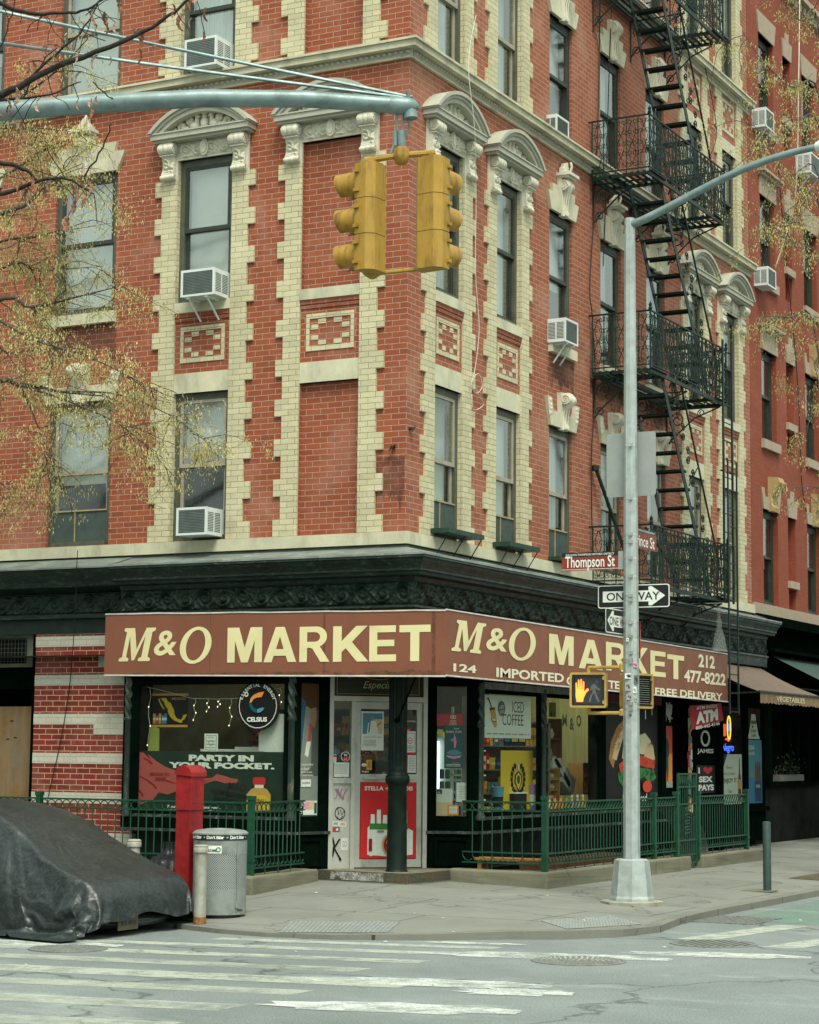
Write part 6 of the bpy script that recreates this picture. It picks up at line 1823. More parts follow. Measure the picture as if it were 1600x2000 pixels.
# Prince St
u0, u1 = vp(1234, 1060)[0], vp(1285, 1060)[0]; v0, v1 = vp(1285, 1078)[1], vp(1285, 1040)[1]
sgn = sign('street_name_sign', 'brown street name sign reading Prince St, half hidden behind the lamp post', TY, -.02, rect(u0, u1, v0, v1), None)
f = MB(M_signbr).sheet(rect(u0, u1, v0, v1 - .055), -.019, TY); f.use(M_black).sheet(rect(u0, u1, v1 - .053, v1), -.019, TY)
f.use(M_signw).text('Prince St', (u0 + u1) / 2 + .02, v0 + .09, TY, -.0175, w=(u1 - u0) * .80, h=.135, bold=.012)
f.text('SULLIVAN-THOMPSON HISTORIC DISTRICT', (u0 + u1) / 2, v1 - .026, TY, -.0175, w=(u1 - u0) * .86, h=.022, bold=.01)
f.build('sign_face', sgn)
# ONE WAY, right pointing
u0, u1 = up(1168, 1160, -.11)[0], up(1308, 1160, -.11)[0]; v0, v1 = up(1168, 1189, -.11)[1], up(1168, 1144, -.11)[1]
def one_way(label, T, n, u0, u1, v0, v1, right):
    o = sign('one_way_sign', label, T, n, rrect(u0, u1, v0, v1, .03), None)
    f = MB(M_signw).prism(rrect(u0 + .002, u1 - .002, v0 + .002, v1 - .002, .028), n + .0, n + .001, T, holes=[rrect(u0 + .012, u1 - .012, v0 + .012, v1 - .012, .024)], back=False)
    f.use(M_black).sheet(rrect(u0 + .0125, u1 - .0125, v0 + .0125, v1 - .0125, .024), n + .001, T)
    W, H_ = u1 - u0, v1 - v0; vm = (v0 + v1) / 2
    s = 1 if right else -1; uc = (u0 + u1) / 2
    pt = lambda x, y: (uc + s * x * W, vm + y * H_)
    f.use(M_signw).sheet([pt(-.43, -.235), (pt(.21, -.235)), pt(.21, -.38), pt(.23, -.42), pt(.26, -.40), pt(.44, 0), pt(.26, .40), pt(.23, .42), pt(.21, .38), pt(.21, .235), pt(-.43, .235)], n + .002, T)
    f.use(M_black).text('ONE WAY', uc - s * .005 * W, vm, T, n + .003, w=W * .74, h=H_ * .35, bold=.014)
    f.build('sign_face', o)
    return o
one_way('long black ONE WAY sign with a white arrow pointing right', TX, -.11, u0, u1, v0, v1, True)
u0 = vp(1183, 1210, -.11)[0]; v0, v1 = vp(1183, 1235, -.11)[1], vp(1183, 1186, -.11)[1]
one_way('black ONE WAY sign with a white arrow pointing left, mostly behind the lamp post', TY, -.11, u0, u0 + .84, v0, v1, False)
# bare back of a sign
u0, u1 = up(1185, 900, -.09)[0], up(1281, 900, -.09)[0]; v0, v1 = up(1185, 972, -.09)[1], up(1185, 848, -.09)[1]
o = sign('bare_sign', 'plain grey back of a rectangular sign high on the lamp post', TX, -.09, rrect(u0, u1, v0, v1, .035), None)
TE_ = TF((PX + .094, PY + .05, 0), (-sin(YAW - .06), cos(YAW - .06), 0), (cos(YAW - .06), sin(YAW - .06), 0))
o = MB(C('red')).box(0, .3, 2.72, 3.14, 0, .004, TE_)
o.use(C('white')).box(.02, .28, 2.92, 3.04, .0045, .006, TE_)
tag(o.build('parking_sign'), 'thin red and white parking sign seen edge-on behind the lamp post', 'sign')

# ------------------------------------------------------------------ pedestrian signals
M_hand = emis('lit_hand', (1.0, 0.15, 0.02), 2.0)
M_lens = mat('signal_lens', (0.018, 0.026, 0.026), .25, var=.2, spec=.6)
def ped_signal(label, T, loc):
    o = thing('pedestrian_signal', label, 'pedestrian signal', loc)
    m_ = MB(M_ylwp)
    m_.prism(rrect(-.215, .215, -.205, .205, .03), -.16, .03, T, holes=[rrect(-.19, .19, -.18, .18, .02)]); m_.box(-.20, .20, -.19, .19, -.159, -.10, T)
    m_.box(.17, .19, .12, .16, .02, .045, T); m_.box(.17, .19, -.16, -.12, .02, .045, T)
    m_.build('housing', o)
    m_ = MB(M_black).prism(rrect(-.188, .188, -.178, .178, .02), -.05, .02, T, holes=[rect(-.165, .165, -.155, .155)]); m_.build('visor', o)
    MB(M_lens).quad(T(-.166, -.156, -.03), T(.166, -.156, -.03), T(.166, .156, -.03), T(-.166, .156, -.03)).build('lens', o)
    return o
HAND = [(.30, 0), (.66, 0), (.68, .12), (.74, .24), (.84, .40), (1.0, .52), (.96, .58), (.90, .585), (.76, .47), (.72, .50), (.735, .85), (.715, .90), (.675, .90), (.655, .86), (.625, .56), (.605, .56), (.605, .95), (.58, 1.0), (.535, 1.0), (.515, .95), (.50, .57), (.48, .57), (.455, .94), (.43, .98), (.39, .975), (.375, .93), (.375, .55), (.355, .54), (.315, .80), (.29, .845), (.25, .835), (.24, .79), (.255, .46), (.24, .30), (.27, .14)]
WALK = [(.50, .02), (.58, .0), (.66, .26), (.76, .40), (.86, .20), (1.0, .0), (1.08, .05), (.96, .26), (.86, .50), (.84, .62), (.92, .56), (1.08, .50), (1.12, .55), (.95, .66), (.84, .80), (.74, .80), (.62, .70), (.54, .52), (.60, .48), (.68, .58), (.70, .46), (.58, .30)]
a_, z_ = up(1149, 1348, .05)
T1 = TF((PX + a_, PY - .05, z_), (cos(YAW * .62), sin(YAW * .62), 0), (sin(YAW * .62), -cos(YAW * .62), 0))
ps = ped_signal('pedestrian signal with a lit orange raised hand left of the lamp post', T1, T1(0, 0, 0))
MB(M_hand).sheet([(-.15 + (x - .24) / .76 * .155, -.135 + y * .265) for x, y in HAND], -.028, T1).build('hand_symbol', ps)
wm = MB(mat('unlit_walker', (.12, .135, .125), .6, var=.25)).sheet([(.005 + (x - .5) / .62 * .135, -.14 + y * .27) for x, y in WALK], -.028, T1); wm.sheet(ell(.098, .105, .017, .022, 14), -.0278, T1)
wm.build('walking_symbol', ps)
for z in (z_ + .265, z_ - .265):
    m_ = MB(M_ylwp)
    q = T1(0, 0, -.07)
    m_.tube([(q[0], q[1], z), (PX - .06, PY - .02, z + .0)], .022, 8); m_.tube([(q[0], q[1], z - (.06 if z > z_ else -.06)), (q[0], q[1], z)], .025, 8); m_.lathe([(.035, -.03), (.035, .03), (.02, .05)], (PX - .11, PY - .01, z), 8)
    m_.build('bracket', ps)
T2 = TF((PX - .01, PY + .34, z_), (.22, 1, 0), (1, -.22, 0))
ps2 = ped_signal('unlit pedestrian signal seen edge-on just right of the lamp post', T2, T2(0, 0, 0))
m_ = MB(mat('louvre_grey', (.26, .29, .25), .6))
for i in range(12): m_.box(-.16, .16, -.15 + i * .026, -.146 + i * .026, -.02, .012, T2)
m_.build('louvre', ps2)
for z in (z_ + .25, z_ - .25): MB(M_ylwp).tube([(PX + .03, PY + .04, z), T2(0, 0, -.07)[:2] + (z,)], .022, 8).build('bracket', ps2)

# ------------------------------------------------------------------ mast arm and hanging traffic signals
DM = 14.5
ma = thing('signal_mast', 'long grey green mast arm with two guy cables reaching in from the left', 'mast arm', at_depth(-700, 2100, DM))
ap = [at_depth(x, y, DM) for x, y in ((-700, 330), (-350, 258), (0, 217), (200, 202), (400, 192), (600, 193.5), (792, 207))]
MB(M_galvB).tube(ap, [.085, .078, .070, .067, .064, .061, .058], 16).build('arm', ma, smooth=60)
base = at_depth(-700, 330, DM)
MB(M_galvB).lathe([(.20, 0), (.20, .5), (.12, .55), (.10, base.z + 2.4)], (base.x, base.y, ST + .1), 14).build('pole', ma, smooth=40)
e_ = at_depth(800, 208, DM); ax = (ap[-1] - ap[-2]).normalized()
cp_ = MB(M_galvB).lathe([(.063, -.12), (.066, -.10), (.066, 0), (.064, .02), (.05, .06), (.02, .085), (0, .09)], e_ - ax * .02, 14, axis=(ax.orthogonal().normalized(), ax.cross(ax.orthogonal().normalized()), ax))
cp_.tube([e_ + Vector((0, 0, .02)), e_ + Vector((.012, 0, -.09))], .05, 12)
cp_.tube([at_depth(797, 180, DM), at_depth(799, 205, DM)], .018, 8); cp_.tube([at_depth(776, 190, DM), at_depth(806, 189, DM)], .012, 8)
cp_.build('end_cap', ma, smooth=50)
cb2 = MB(M_galvB)
for y0, yl in ((188, -140), (191, -25)):
    A, B = at_depth(795, y0, DM), at_depth(-700, yl, DM)
    cb2.tube([A + (B - A) * t + Vector((0, 0, -.03 * sin(pi * t))) for t in [i / 12 for i in range(13)]], .013, 6)
cb2.build('guy_cable', ma, smooth=60)

hub = at_depth(784, 303, DM)
hg = thing('signal_hanger', 'grey hanger and yellow hub joining the two traffic signals to the arm', 'hanger', hub)
m_ = MB(M_galvB)
top = at_depth(781, 224, DM)
XR = Vector((cos(YAW), sin(YAW), 0))
for s in (-1, 1): m_.tube([top + XR * (s * .022), at_depth(781, 262, DM) + XR * (s * .022)], .012, 6)
m_.tube([at_depth(783, 255, DM), at_depth(785, 292, DM)], .03, 10); m_.tube([at_depth(772, 258, DM), at_depth(772, 285, DM)], .018, 8); m_.tube([at_depth(796, 226, DM), at_depth(800, 250, DM), at_depth(791, 268, DM)], .010, 6)
m_.tube([at_depth(770, 283, DM), at_depth(764, 300, DM)], .012, 6)
m_.build('hanger_bar', hg, smooth=50)
m_ = MB(M_ylw).lathe([(.0, -.07), (.035, -.065), (.055, -.04), (.06, 0), (.055, .045), (.03, .06), (.0, .06)], hub, 8)
lh, rh = at_depth(727, 312, DM), at_depth(842, 299, DM)
m_.tube([hub, lh], .022, 8); m_.tube([lh + (lh - hub) * .25, lh], .026, 8); m_.tube([lh, lh - Vector((0, 0, .07))], .022, 8)
m_.tube([hub, rh], .022, 8); m_.tube([rh, rh + (rh - hub) * .15], .026, 8); m_.tube([rh, rh - Vector((0, 0, .07))], .022, 8)
m_.build('hub', hg, smooth=40)

def signal_head(label, top, rz, H_=.775):
    """three-section head facing +Y before it is turned by rz; top = centre of its top face"""
    o = thing('traffic_signal', label, 'traffic signal', (top.x, top.y, top.z - H_), rz)
    M_ = Matrix.Translation(o.location) @ Matrix.Rotation(rz, 4, 'Z')
    def F(mb, name, sm=None, par=None):
        mb.v = [tuple(M_ @ Vector(p)) for p in mb.v]
        return mb.build(name, par or o, smooth=sm)
    w_, d_ = .112, .068
    P = [(-w_, d_), (w_, d_), (w_, -.015), (w_ - .045, -d_), (-w_ + .045, -d_), (-w_, -.015)]
    m = MB(M_ylw)
    s = H_ / 3
    for i in range(3):
        m.prism(P, i * s + .003, (i + 1) * s - .003, T=lambda u, v, n: (u, v, n))
        m.prism([(x * .94, y * .94) for x, y in P], (i + 1) * s - .003, (i + 1) * s + .003, T=lambda u, v, n: (u, v, n)) if i < 2 else None
        for zz in (.06, s - .06):
            m.cube(w_ - .002, w_ + .018, d_ - .03, d_ + .012, i * s + zz - .012, i * s + zz + .012); m.cube(-w_ - .018, -w_ + .002, d_ - .03, d_ + .012, i * s + zz - .012, i * s + zz + .012)
    m.prism([(x * .8, y * .75) for x, y in P], H_ - .002, H_ + .012, T=lambda u, v, n: (u, v, n))
    F(m, 'housing')
    for i, c in enumerate(((.01, .05, .03), (.06, .04, .01), (.06, .01, .008))):
        zc = (i + .5) * s
        dr_ = MB(M_ylw).prism(rect(-w_ + .004, w_ - .004, zc - s / 2 + .006, zc + s / 2 - .006), d_, d_ + .014, T=lambda u, v, n: (u, n, v)); dr_ = F(dr_, 'door')
        vz = MB(M_ylwd)
        R_ = .098
        # visor: tube cut back underneath
        k = 22; a0, a1 = radians(-62), radians(242)
        V = []
        for j in range(k + 1):
            a = a0 + (a1 - a0) * j / k
            L_ = .21 * (0.88 + .12 * sin(a))
            for rr, yy in ((R_, d_ + .014), (R_ * .985, d_ + .014 + L_), (R_ * .95, d_ + .014 + L_), (R_ * .965, d_ + .014)):
                V.append((rr * cos(a), yy, zc + rr * sin(a)))
        vz.add(V, [(j * 4 + q, j * 4 + (q + 1) % 4, (j + 1) * 4 + (q + 1) % 4, (j + 1) * 4 + q) for j in range(k) for q in range(4)])
        F(vz, 'visor', 50, dr_)
        ln = MB(mat('dark_lens_%d' % i, c, .2, var=.1, spec=.6)).lathe([(.0, .03), (.06, .02), (.09, .0)], (0, d_ + .016, zc), 20, axis=(Vector((1, 0, 0)), Vector((0, 0, 1)), Vector((0, 1, 0)))); F(ln, 'lens', 60, dr_)
    return o
hl_ = at_depth(729, 322, DM); hr_ = at_depth(842, 310, DM)
signal_head('left hanging yellow traffic signal with its hoods pointing left', hl_, radians(84))
signal_head('right hanging yellow traffic signal seen from the back', hr_, radians(-6), .80)
tb2 = MB(M_ylw)
bl_, br_ = at_depth(727, 535, DM), at_depth(842, 523, DM)
tb2.tube([bl_, br_], .016, 8); tb2.lathe([(.09, .02), (.07, -.01), (.02, -.045), (0, -.05)], bl_ + Vector((0, 0, .01)), 8); tb2.lathe([(.10, .02), (.05, -.02), (0, -.025)], br_ + Vector((0, 0, .02)), 8)
tag(tb2.build('signal_tie_bar'), 'yellow tie bar joining the bottoms of the two hanging traffic signals', 'bar')

# ------------------------------------------------------------------ litter bin
LX, LY = -.05, -4.02; LZ = gz(LX, LY) - .0
bn_ = thing('litter_bin', 'round grey perforated steel litter bin with a black lettered band', 'litter bin', (LX, LY, LZ))
M_bin = mat('bin_grey', (0.24, 0.265, 0.25), .5, metal=.15, var=.16, scale=5, dirt=(0.11, 0.11, 0.085), dirt_amt=.5, dirt_scale=6)
def perf_mat():
    m, n, b, out = _mat('perforated_steel')
    tc = n.nodes.new('ShaderNodeTexCoord')
    uv = n.nodes.new('ShaderNodeUVMap')
    t = n.nodes.new('ShaderNodeTexVoronoi'); t.inputs['Scale'].default_value = 58; t.inputs['Randomness'].default_value = 0.0
    mp = n.nodes.new('ShaderNodeMapping'); mp.inputs['Rotation'].default_value = (0, 0, pi / 4)
    n.links.new(uv.outputs[0], mp.inputs[0]); n.links.new(mp.outputs[0], t.inputs['Vector'])
    c = _ramp(n, t.outputs['Distance'], [(.30, (.03, .035, .03)), (.40, (.33, .365, .345))])
    n.links.new(c, b.inputs['Base Color']); b.inputs['Roughness'].default_value = .5; b.inputs['Metallic'].default_value = .15
    return m
M_perf = perf_mat()
R_ = .283
MB(M_bin).lathe([(R_, .03), (R_, .30)], (LX, LY, LZ), 44, cap=False).build('shell', bn_, smooth=60)
MB(M_bin).lathe([(R_, .651), (R_ + .002, .80)], (LX, LY, LZ), 44, cap=False).build('upper_shell', bn_, smooth=60)
pm = MB(M_perf).lathe([(R_ - .001, .30), (R_ - .001, .65)], (LX, LY, LZ), 44, cap=False)
po = pm.build('perforated_panel', bn_, smooth=60)
uvl = po.data.uv_layers[0].data
for p_ in po.data.polygons:
    for li in p_.loop_indices:
        co = po.data.vertices[po.data.loops[li].vertex_index].co
        a = atan2(co.y - LY, co.x - LX)
        if p_.center.x < LX and p_.center.y > LY - .03 and a < 0: a += 2 * pi
        uvl[li].uv = (a * R_, co.z)
MB(M_black).lathe([(R_ - .02, 0), (R_ - .02, .03)], (LX, LY, LZ), 30).build('foot_ring', bn_)
MB(M_black).lathe([(R_ + .007, .80), (R_ + .009, .86)], (LX, LY, LZ), 44, cap=False).build('band', bn_, smooth=60)
ld = MB(M_bin).lathe([(R_ + .012, .855), (R_ + .012, .87), (R_ - .02, .895), (.15, .912), (.145, .905), (.14, .80)], (LX, LY, LZ), 44, cap=False)
ld.use(M_dark).lathe([(.14, .80), (.0, .80)], (LX, LY, LZ), 24, cap=False); ld.build('lid', bn_, smooth=50)
fl = MB(M_signw)
txt = "Don't litter  *  "
va_ = atan2(CAMP.y - LY, CAMP.x - LX)
def on_cyl(mb, t, a_start, z, h, r, cw_=.62):
    a = a_start
    for ch_ in t:
        wdt = h * (.32 if ch_ in "'il" else .36 if ch_ in ' t' else .46 if ch_ == 'r' else cw_)
        ac = a + wdt / 2 / r
        if ch_ != ' ':
            T = TF((LX + r * cos(ac), LY + r * sin(ac), 0), (-sin(ac), cos(ac), 0), (cos(ac), sin(ac), 0))
            asc = ch_ in "Dltib'"
            mb.text(ch_, 0, z + (0 if asc else -h * .12) + (h * .3 if ch_ == "'" else 0), T, .0015, h=h if asc and ch_ != "'" else (h * .3 if ch_ == "'" else h * .72), bold=.03)
        a += wdt / r
    return a
a = va_ - 1.35
for i in range(3): a = on_cyl(fl, txt, a, .83 + LZ, .034, R_ + .010)
fl.build('band_lettering', bn_)
lb_ = MB(M_signw)
for i in range(12):
    a0 = va_ - 1.15 + i * .10
    lb_.quad(*[(LX + (R_ + .004) * cos(x), LY + (R_ + .004) * sin(x), z + LZ) for x, z in ((a0, .665), (a0 + .10, .665), (a0 + .10, .745), (a0, .745))])
lb_.use(C('mid')); on_cyl(lb_, 'Your place.', va_ - .98, .70 + LZ, .040, R_ + .0045); lb_.use(C('green'))
T = TF((LX + (R_ + .004) * cos(va_ - .0), LY + (R_ + .004) * sin(va_), 0), (-sin(va_), cos(va_), 0), (cos(va_), sin(va_), 0))
lb_.sheet(ell(-.02, .705 + LZ, .026, .026, 16), .004, T, holes=[ell(-.02, .705 + LZ, .016, .016, 12)])
lb_.build('sticker', bn_)
hd_ = MB(M_bin)
ad = va_ + .78
T = TF((LX + R_ * cos(ad), LY + R_ * sin(ad), LZ), (-sin(ad), cos(ad), 0), (cos(ad), sin(ad), 0))
hd_.box(-.035, -.028, .06, .78, -.005, .008, T); hd_.box(-.05, .0, .10, .16, -.01, .012, T); hd_.box(-.045, -.025, .60, .66, 0, .015, T); hd_.use(M_black).box(-.03, .06, .075, .083, -.01, .008, T)
hd_.build('door_edge', bn_)

# ------------------------------------------------------------------ fire alarm box
AX, AY = -.45, -4.02; AZ = gz(AX, AY)
M_red = mat('alarm_red', (0.27, 0.014, 0.016), .45, var=.22, scale=5, dirt=(0.09, 0.008, 0.010), dirt_amt=.55, dirt_scale=7)
al_ = thing('fire_alarm_box', 'red fire alarm call box post with a rounded top on the pavement', 'alarm box', (AX, AY, AZ))
m_ = MB(M_red)
m_.cube(AX - .115, AX + .115, AY - .15, AY + .15, AZ - .02, AZ + .06); m_.cube(AX - .10, AX + .10, AY - .135, AY + .135, AZ + .06, AZ + .10)
m_.prism([(AX - .092, AZ + .10), (AX + .092, AZ + .10), (AX + .085, AZ + 1.10), (AX - .085, AZ + 1.10)], AY - .125, AY + .125)
m_.cube(AX - .095, AX + .095, AY - .135, AY + .135, AZ + 1.10, AZ + 1.115)
m_.build('pedestal', al_)
m_ = MB(M_red)
m_.prism(rect(AX - .092, AX + .092, AZ + 1.115, AZ + 1.47), AY - .13, AY + .13)
m_.prism([(AX + .105 * cos(t), AZ + 1.455 + .10 * max(0, sin(t)) + .02 * (sin(t) > 0)) for t in [pi * i / 14 for i in range(15)]] , AY - .145, AY + .16)
m_.prism(rect(AX + .0922, AX + .0945, AZ + 1.17, AZ + 1.42), AY - .09, AY + .09)
m_.build('box_head', al_)

# ------------------------------------------------------------------ bollards
M_bol = mat('worn_steel_bollard', (0.40, 0.40, 0.34), .45, metal=.35, var=.25, scale=7, dirt=(0.20, 0.11, 0.045), dirt_amt=.35, dirt_scale=5, dirt_stretch=(1, 1, .5), bump=.15)
M_rust = mat('rust', (0.22, 0.09, 0.025), .8, var=.4, scale=20, dirt=(0.38, 0.30, 0.18), dirt_amt=.4, dirt_scale=9)
def bollard(label, x, y, h):
    z = gz(x, y)
    o = thing('steel_bollard', label, 'bollard', (x, y, z), group='capped steel bollards at the kerb')
    MB(M_bol).lathe([(.064, .07), (.062, h - .085)], (x, y, z), 20, cap=False).build('tube', o, smooth=50)
    MB(M_rust).lathe([(.066, -.02), (.067, .03), (.0645, .07)], (x, y, z), 20, cap=False).build('rusted_foot', o, smooth=50)
    MB(M_bol).lathe([(.063, h - .085), (.076, h - .08), (.076, h - .035), (.073, h - .03), (.073, h - .022), (.076, h - .016), (.06, h - .003), (0, h)], (x, y, z), 20).build('cap', o, smooth=40)
    return o
bollard('worn steel bollard with a rusty foot in front of the litter bin', .17, -4.72, .80)
bollard('steel bollard whose cap shows above the covered car', -.93, -4.34, .80)
gb = thing('slim_bollard', 'slim dark green bollard standing at the right kerb', 'bollard', (3.65, 3.06, gz(3.65, 3.06)))
M_gb = mat('bollard_green', (0.028, 0.06, 0.052), .5, var=.3, dirt=(.10, .12, .10), dirt_amt=.2)
MB(M_gb).lathe([(.052, -.02), (.052, .87), (.045, .885), (.0, .888)], (3.65, 3.06, gz(3.65, 3.06)), 16).build('post', gb, smooth=40)
MB(M_wallc).box(3.35, 3.75, gz(3.5, 0) + .001, gz(3.5, 0) + .012, 2.9, 3.2).build('foot_patch', gb)

# ------------------------------------------------------------------ covered car
CY_ = -5.46
HW = .87
cv = thing('covered_car', 'parked car under a wrinkled dark grey cover at the left kerb', 'car', (-2.0, CY_, ST))
def tarp_mat():
    m, n, b, out = _mat('grey_tarpaulin')
    tc = n.nodes.new('ShaderNodeTexCoord'); o = tc.outputs['Object']
    c = _ramp(n, _noise(n, 2.0, 5, vec=o), [(.3, (.012, .018, .019)), (.7, (.023, .031, .032))])
    cr_ = _ramp(n, _noise(n, 5, 9, .8, vec=o, dist=1.2), [(.495, 0.0), (.502, .5), (.509, 0.0)])
    c = _mix(n, cr_, c, (.22, .25, .24))
    n.links.new(c, b.inputs['Base Color'])
    b.inputs['Roughness'].default_value = .32
    b.inputs['Specular IOR Level'].default_value = .5
    w1 = _ramp(n, _noise(n, 2.6, 3, .5, vec=o, stretch=(1, .6, .6), dist=2.2), [(.40, .0), (.5, 1.0), (.60, .0)])
    w2 = _noise(n, 6, 6, .62, vec=o, dist=2.2)
    h = _mix(n, .22, w1, w2)
    _bump(n, b, w2, .30, .03)
    return m
M_tarp = tarp_mat()
# the cover is draped: a cloth sheet dropped over a car-shaped body, then kept as a mesh
PR = [(-4.75, .10), (-4.70, .45), (-4.3, .72), (-3.9, .96), (-3.2, 1.06), (-2.4, 1.07), (-1.75, 1.04), (-1.42, .98), (-1.14, .86), (-.90, .71), (-.66, .57), (-.46, .47), (-.27, .41), (-.12, .36), (-.03, .29), (.02, .18), (.04, .06), (.03, -.03), (-.01, -.1)]
def car_body(s, t):
    k = len(PR) - 1; x = s * k; i = min(k - 1, int(x)); f = x - i
    px = PR[i][0] + (PR[i + 1][0] - PR[i][0]) * f; zt = PR[i][1] + (PR[i + 1][1] - PR[i][1]) * f
    q = (t - .5) * 2; a = abs(q); sg_ = 1 if q > 0 else -1
    wt = HW * (.66 if px < -1.5 else .66 + .24 * min(1, (px + 1.5) / 1.1))
    if a < .45: y = wt * a / .45; z = zt - .05 * (a / .45) ** 3
    else:
        f = (a - .45) / .55
        y = wt + (HW - wt) * min(1, f * 1.6); z = (zt - .05) + (min(-.12, zt - .06) - (zt - .05)) * f
    px -= .22 * max(0, min(1, (px + .35) / .47)) * a ** 2.5
    px += .2 * max(0, min(1, (-4.2 - px) / .5)) * a ** 2.5
    return px, CY_ + sg_ * y, z
def drape():
    T0 = mat('x_tmp')
    body_ = MB(T0).grid(car_body, 72, 40).build('x_body', fix=True)
    road_ = MB(T0).quad((-8, -9, ST + .005), (2, -9, ST + .005), (2, -3, ST + .005), (-8, -3, ST + .005)).build('x_road')
    for q, t in ((body_, .012), (road_, .01)):
        q.modifiers.new('c', 'COLLISION'); q.collision.thickness_outer = t; q.collision.cloth_friction = 8
    x0, x1, y0, y1 = -5.35, COV_X, CY_ - COV_Y, CY_ + 1.7
    cl = MB(T0).grid(lambda s, t: (x0 + (x1 - x0) * s + .05 * noise.noise(Vector((t * 7, s > .5, 2))), y0 + (y1 - y0) * t, 1.13 + .04 * noise.noise(Vector((s * 13, t * 11, 1))) + .02 * noise.noise(Vector((s * 31, t * 27, 5)))), 116, 74).build('x_cloth')
    cm = cl.modifiers.new('cloth', 'CLOTH'); S_ = cm.settings
    S_.quality = 6; S_.mass = .25; S_.tension_stiffness = 18; S_.compression_stiffness = 10; S_.shear_stiffness = 5; S_.bending_stiffness = .05; S_.shrink_min = -.045; S_.air_damping = 1.5
    cm.collision_settings.distance_min = .012; cm.collision_settings.collision_quality = 3; cm.collision_settings.use_self_collision = False
    cm.point_cache.frame_start = 1; cm.point_cache.frame_end = 60
    for f in range(1, 45): SC.frame_set(f)
    me = bpy.data.meshes.new_from_object(cl.evaluated_get(bpy.context.evaluated_depsgraph_get()))
    for q in (cl, body_, road_): bpy.data.objects.remove(q)
    SC.frame_set(1)
    me.materials.clear(); me.materials.append(M_tarp); me.name = 'car_cover'
    me.polygons.foreach_set('use_smooth', [True] * len(me.polygons))
    o = bpy.data.objects.new('car_cover', me); COL.objects.link(o); attach(o, cv)
    sb = o.modifiers.new('smooth', 'SUBSURF'); sb.levels = 1; sb.render_levels = 2
COV_X, COV_Y = .36, 1.72
drape()
m_ = MB(mat('car_underbody', (.006, .007, .007), .5))
m_.cube(-4.5, -.2, CY_ - .70, CY_ + .66, -.08, .10); m_.build('underbody', cv)
m_ = MB(mat('car_bumper', (.020, .028, .027), .25, var=.2, spec=.6))
m_.grid(lambda s, t: (-.05 - .20 * abs((s - .5) * 2) ** 2.6 + .05 * sin(pi * t), CY_ - .66 + 1.42 * s, -.135 + .115 * t), 30, 6); m_.build('bumper', cv, smooth=180)
m_ = MB(mat('licence_plate', (.13, .11, .05), .5, var=.3, dirt=(.06, .05, .03), dirt_amt=.6)); m_.box(CY_ - .45, CY_ - .12, -.15, -.03, -.02, -.005, lambda u, v, n: (n + .02, u, v))
m_.use(C('navy')).text('JKR 4935', CY_ - .285, -.09, lambda u, v, n: (n + .02, u, v), -.004, w=.26, h=.06, bold=.02); m_.build('licence_plate', cv)
for y in (CY_ - .58, CY_ + .58):
    m_ = MB(mat('tyre', (.012, .012, .012), .85)).lathe([(.18, -.09), (.29, -.09), (.305, -.06), (.305, .06), (.29, .09), (.18, .09)], (-.78, y, ST + .305), 24, axis=(Vector((1, 0, 0)), Vector((0, 0, 1)), Vector((0, 1, 0)))); m_.build('tyre', cv, smooth=40)

# ------------------------------------------------------------------ refuse bags
M_bag = mat('black_bin_liner', (.005, .006, .006), .3, var=.3, bump=.7, bump_scale=18, spec=.3)
def bag(label, x, y, r, h, seed, tilt=0.0):
    z0 = gz(x, y)
    def f(s, t):
        a = 2 * pi * s
        if t < .75: rr = r * sin(pi * (.1 + .8 * t / .75) * .93) ** .7; z = h * .78 * t / .75
        else: k = (t - .75) / .25; rr = r * (.32 * (1 - k) + .10 + .22 * max(0, k - .4)); z = h * (.78 + .22 * k)
        rr *= 1 + .20 * noise.noise(Vector((cos(a) * 2.2, sin(a) * 2.2, t * 3 + seed))) + .05 * sin(9 * a + seed) * (t > .5)
        return x + rr * cos(a) + tilt * z, y + rr * sin(a), z0 + z
    o = MB(M_bag).grid(f, 36, 22).build('refuse_bag', smooth=180)
    return tag(o, label, 'bag')
bag('knotted black refuse bag behind the covered car beside the red alarm box', -1.0, -3.55, .30, .72, 2)
bag('second black refuse bag slumped against the red alarm box', -.66, -3.75, .24, .50, 5, .1)

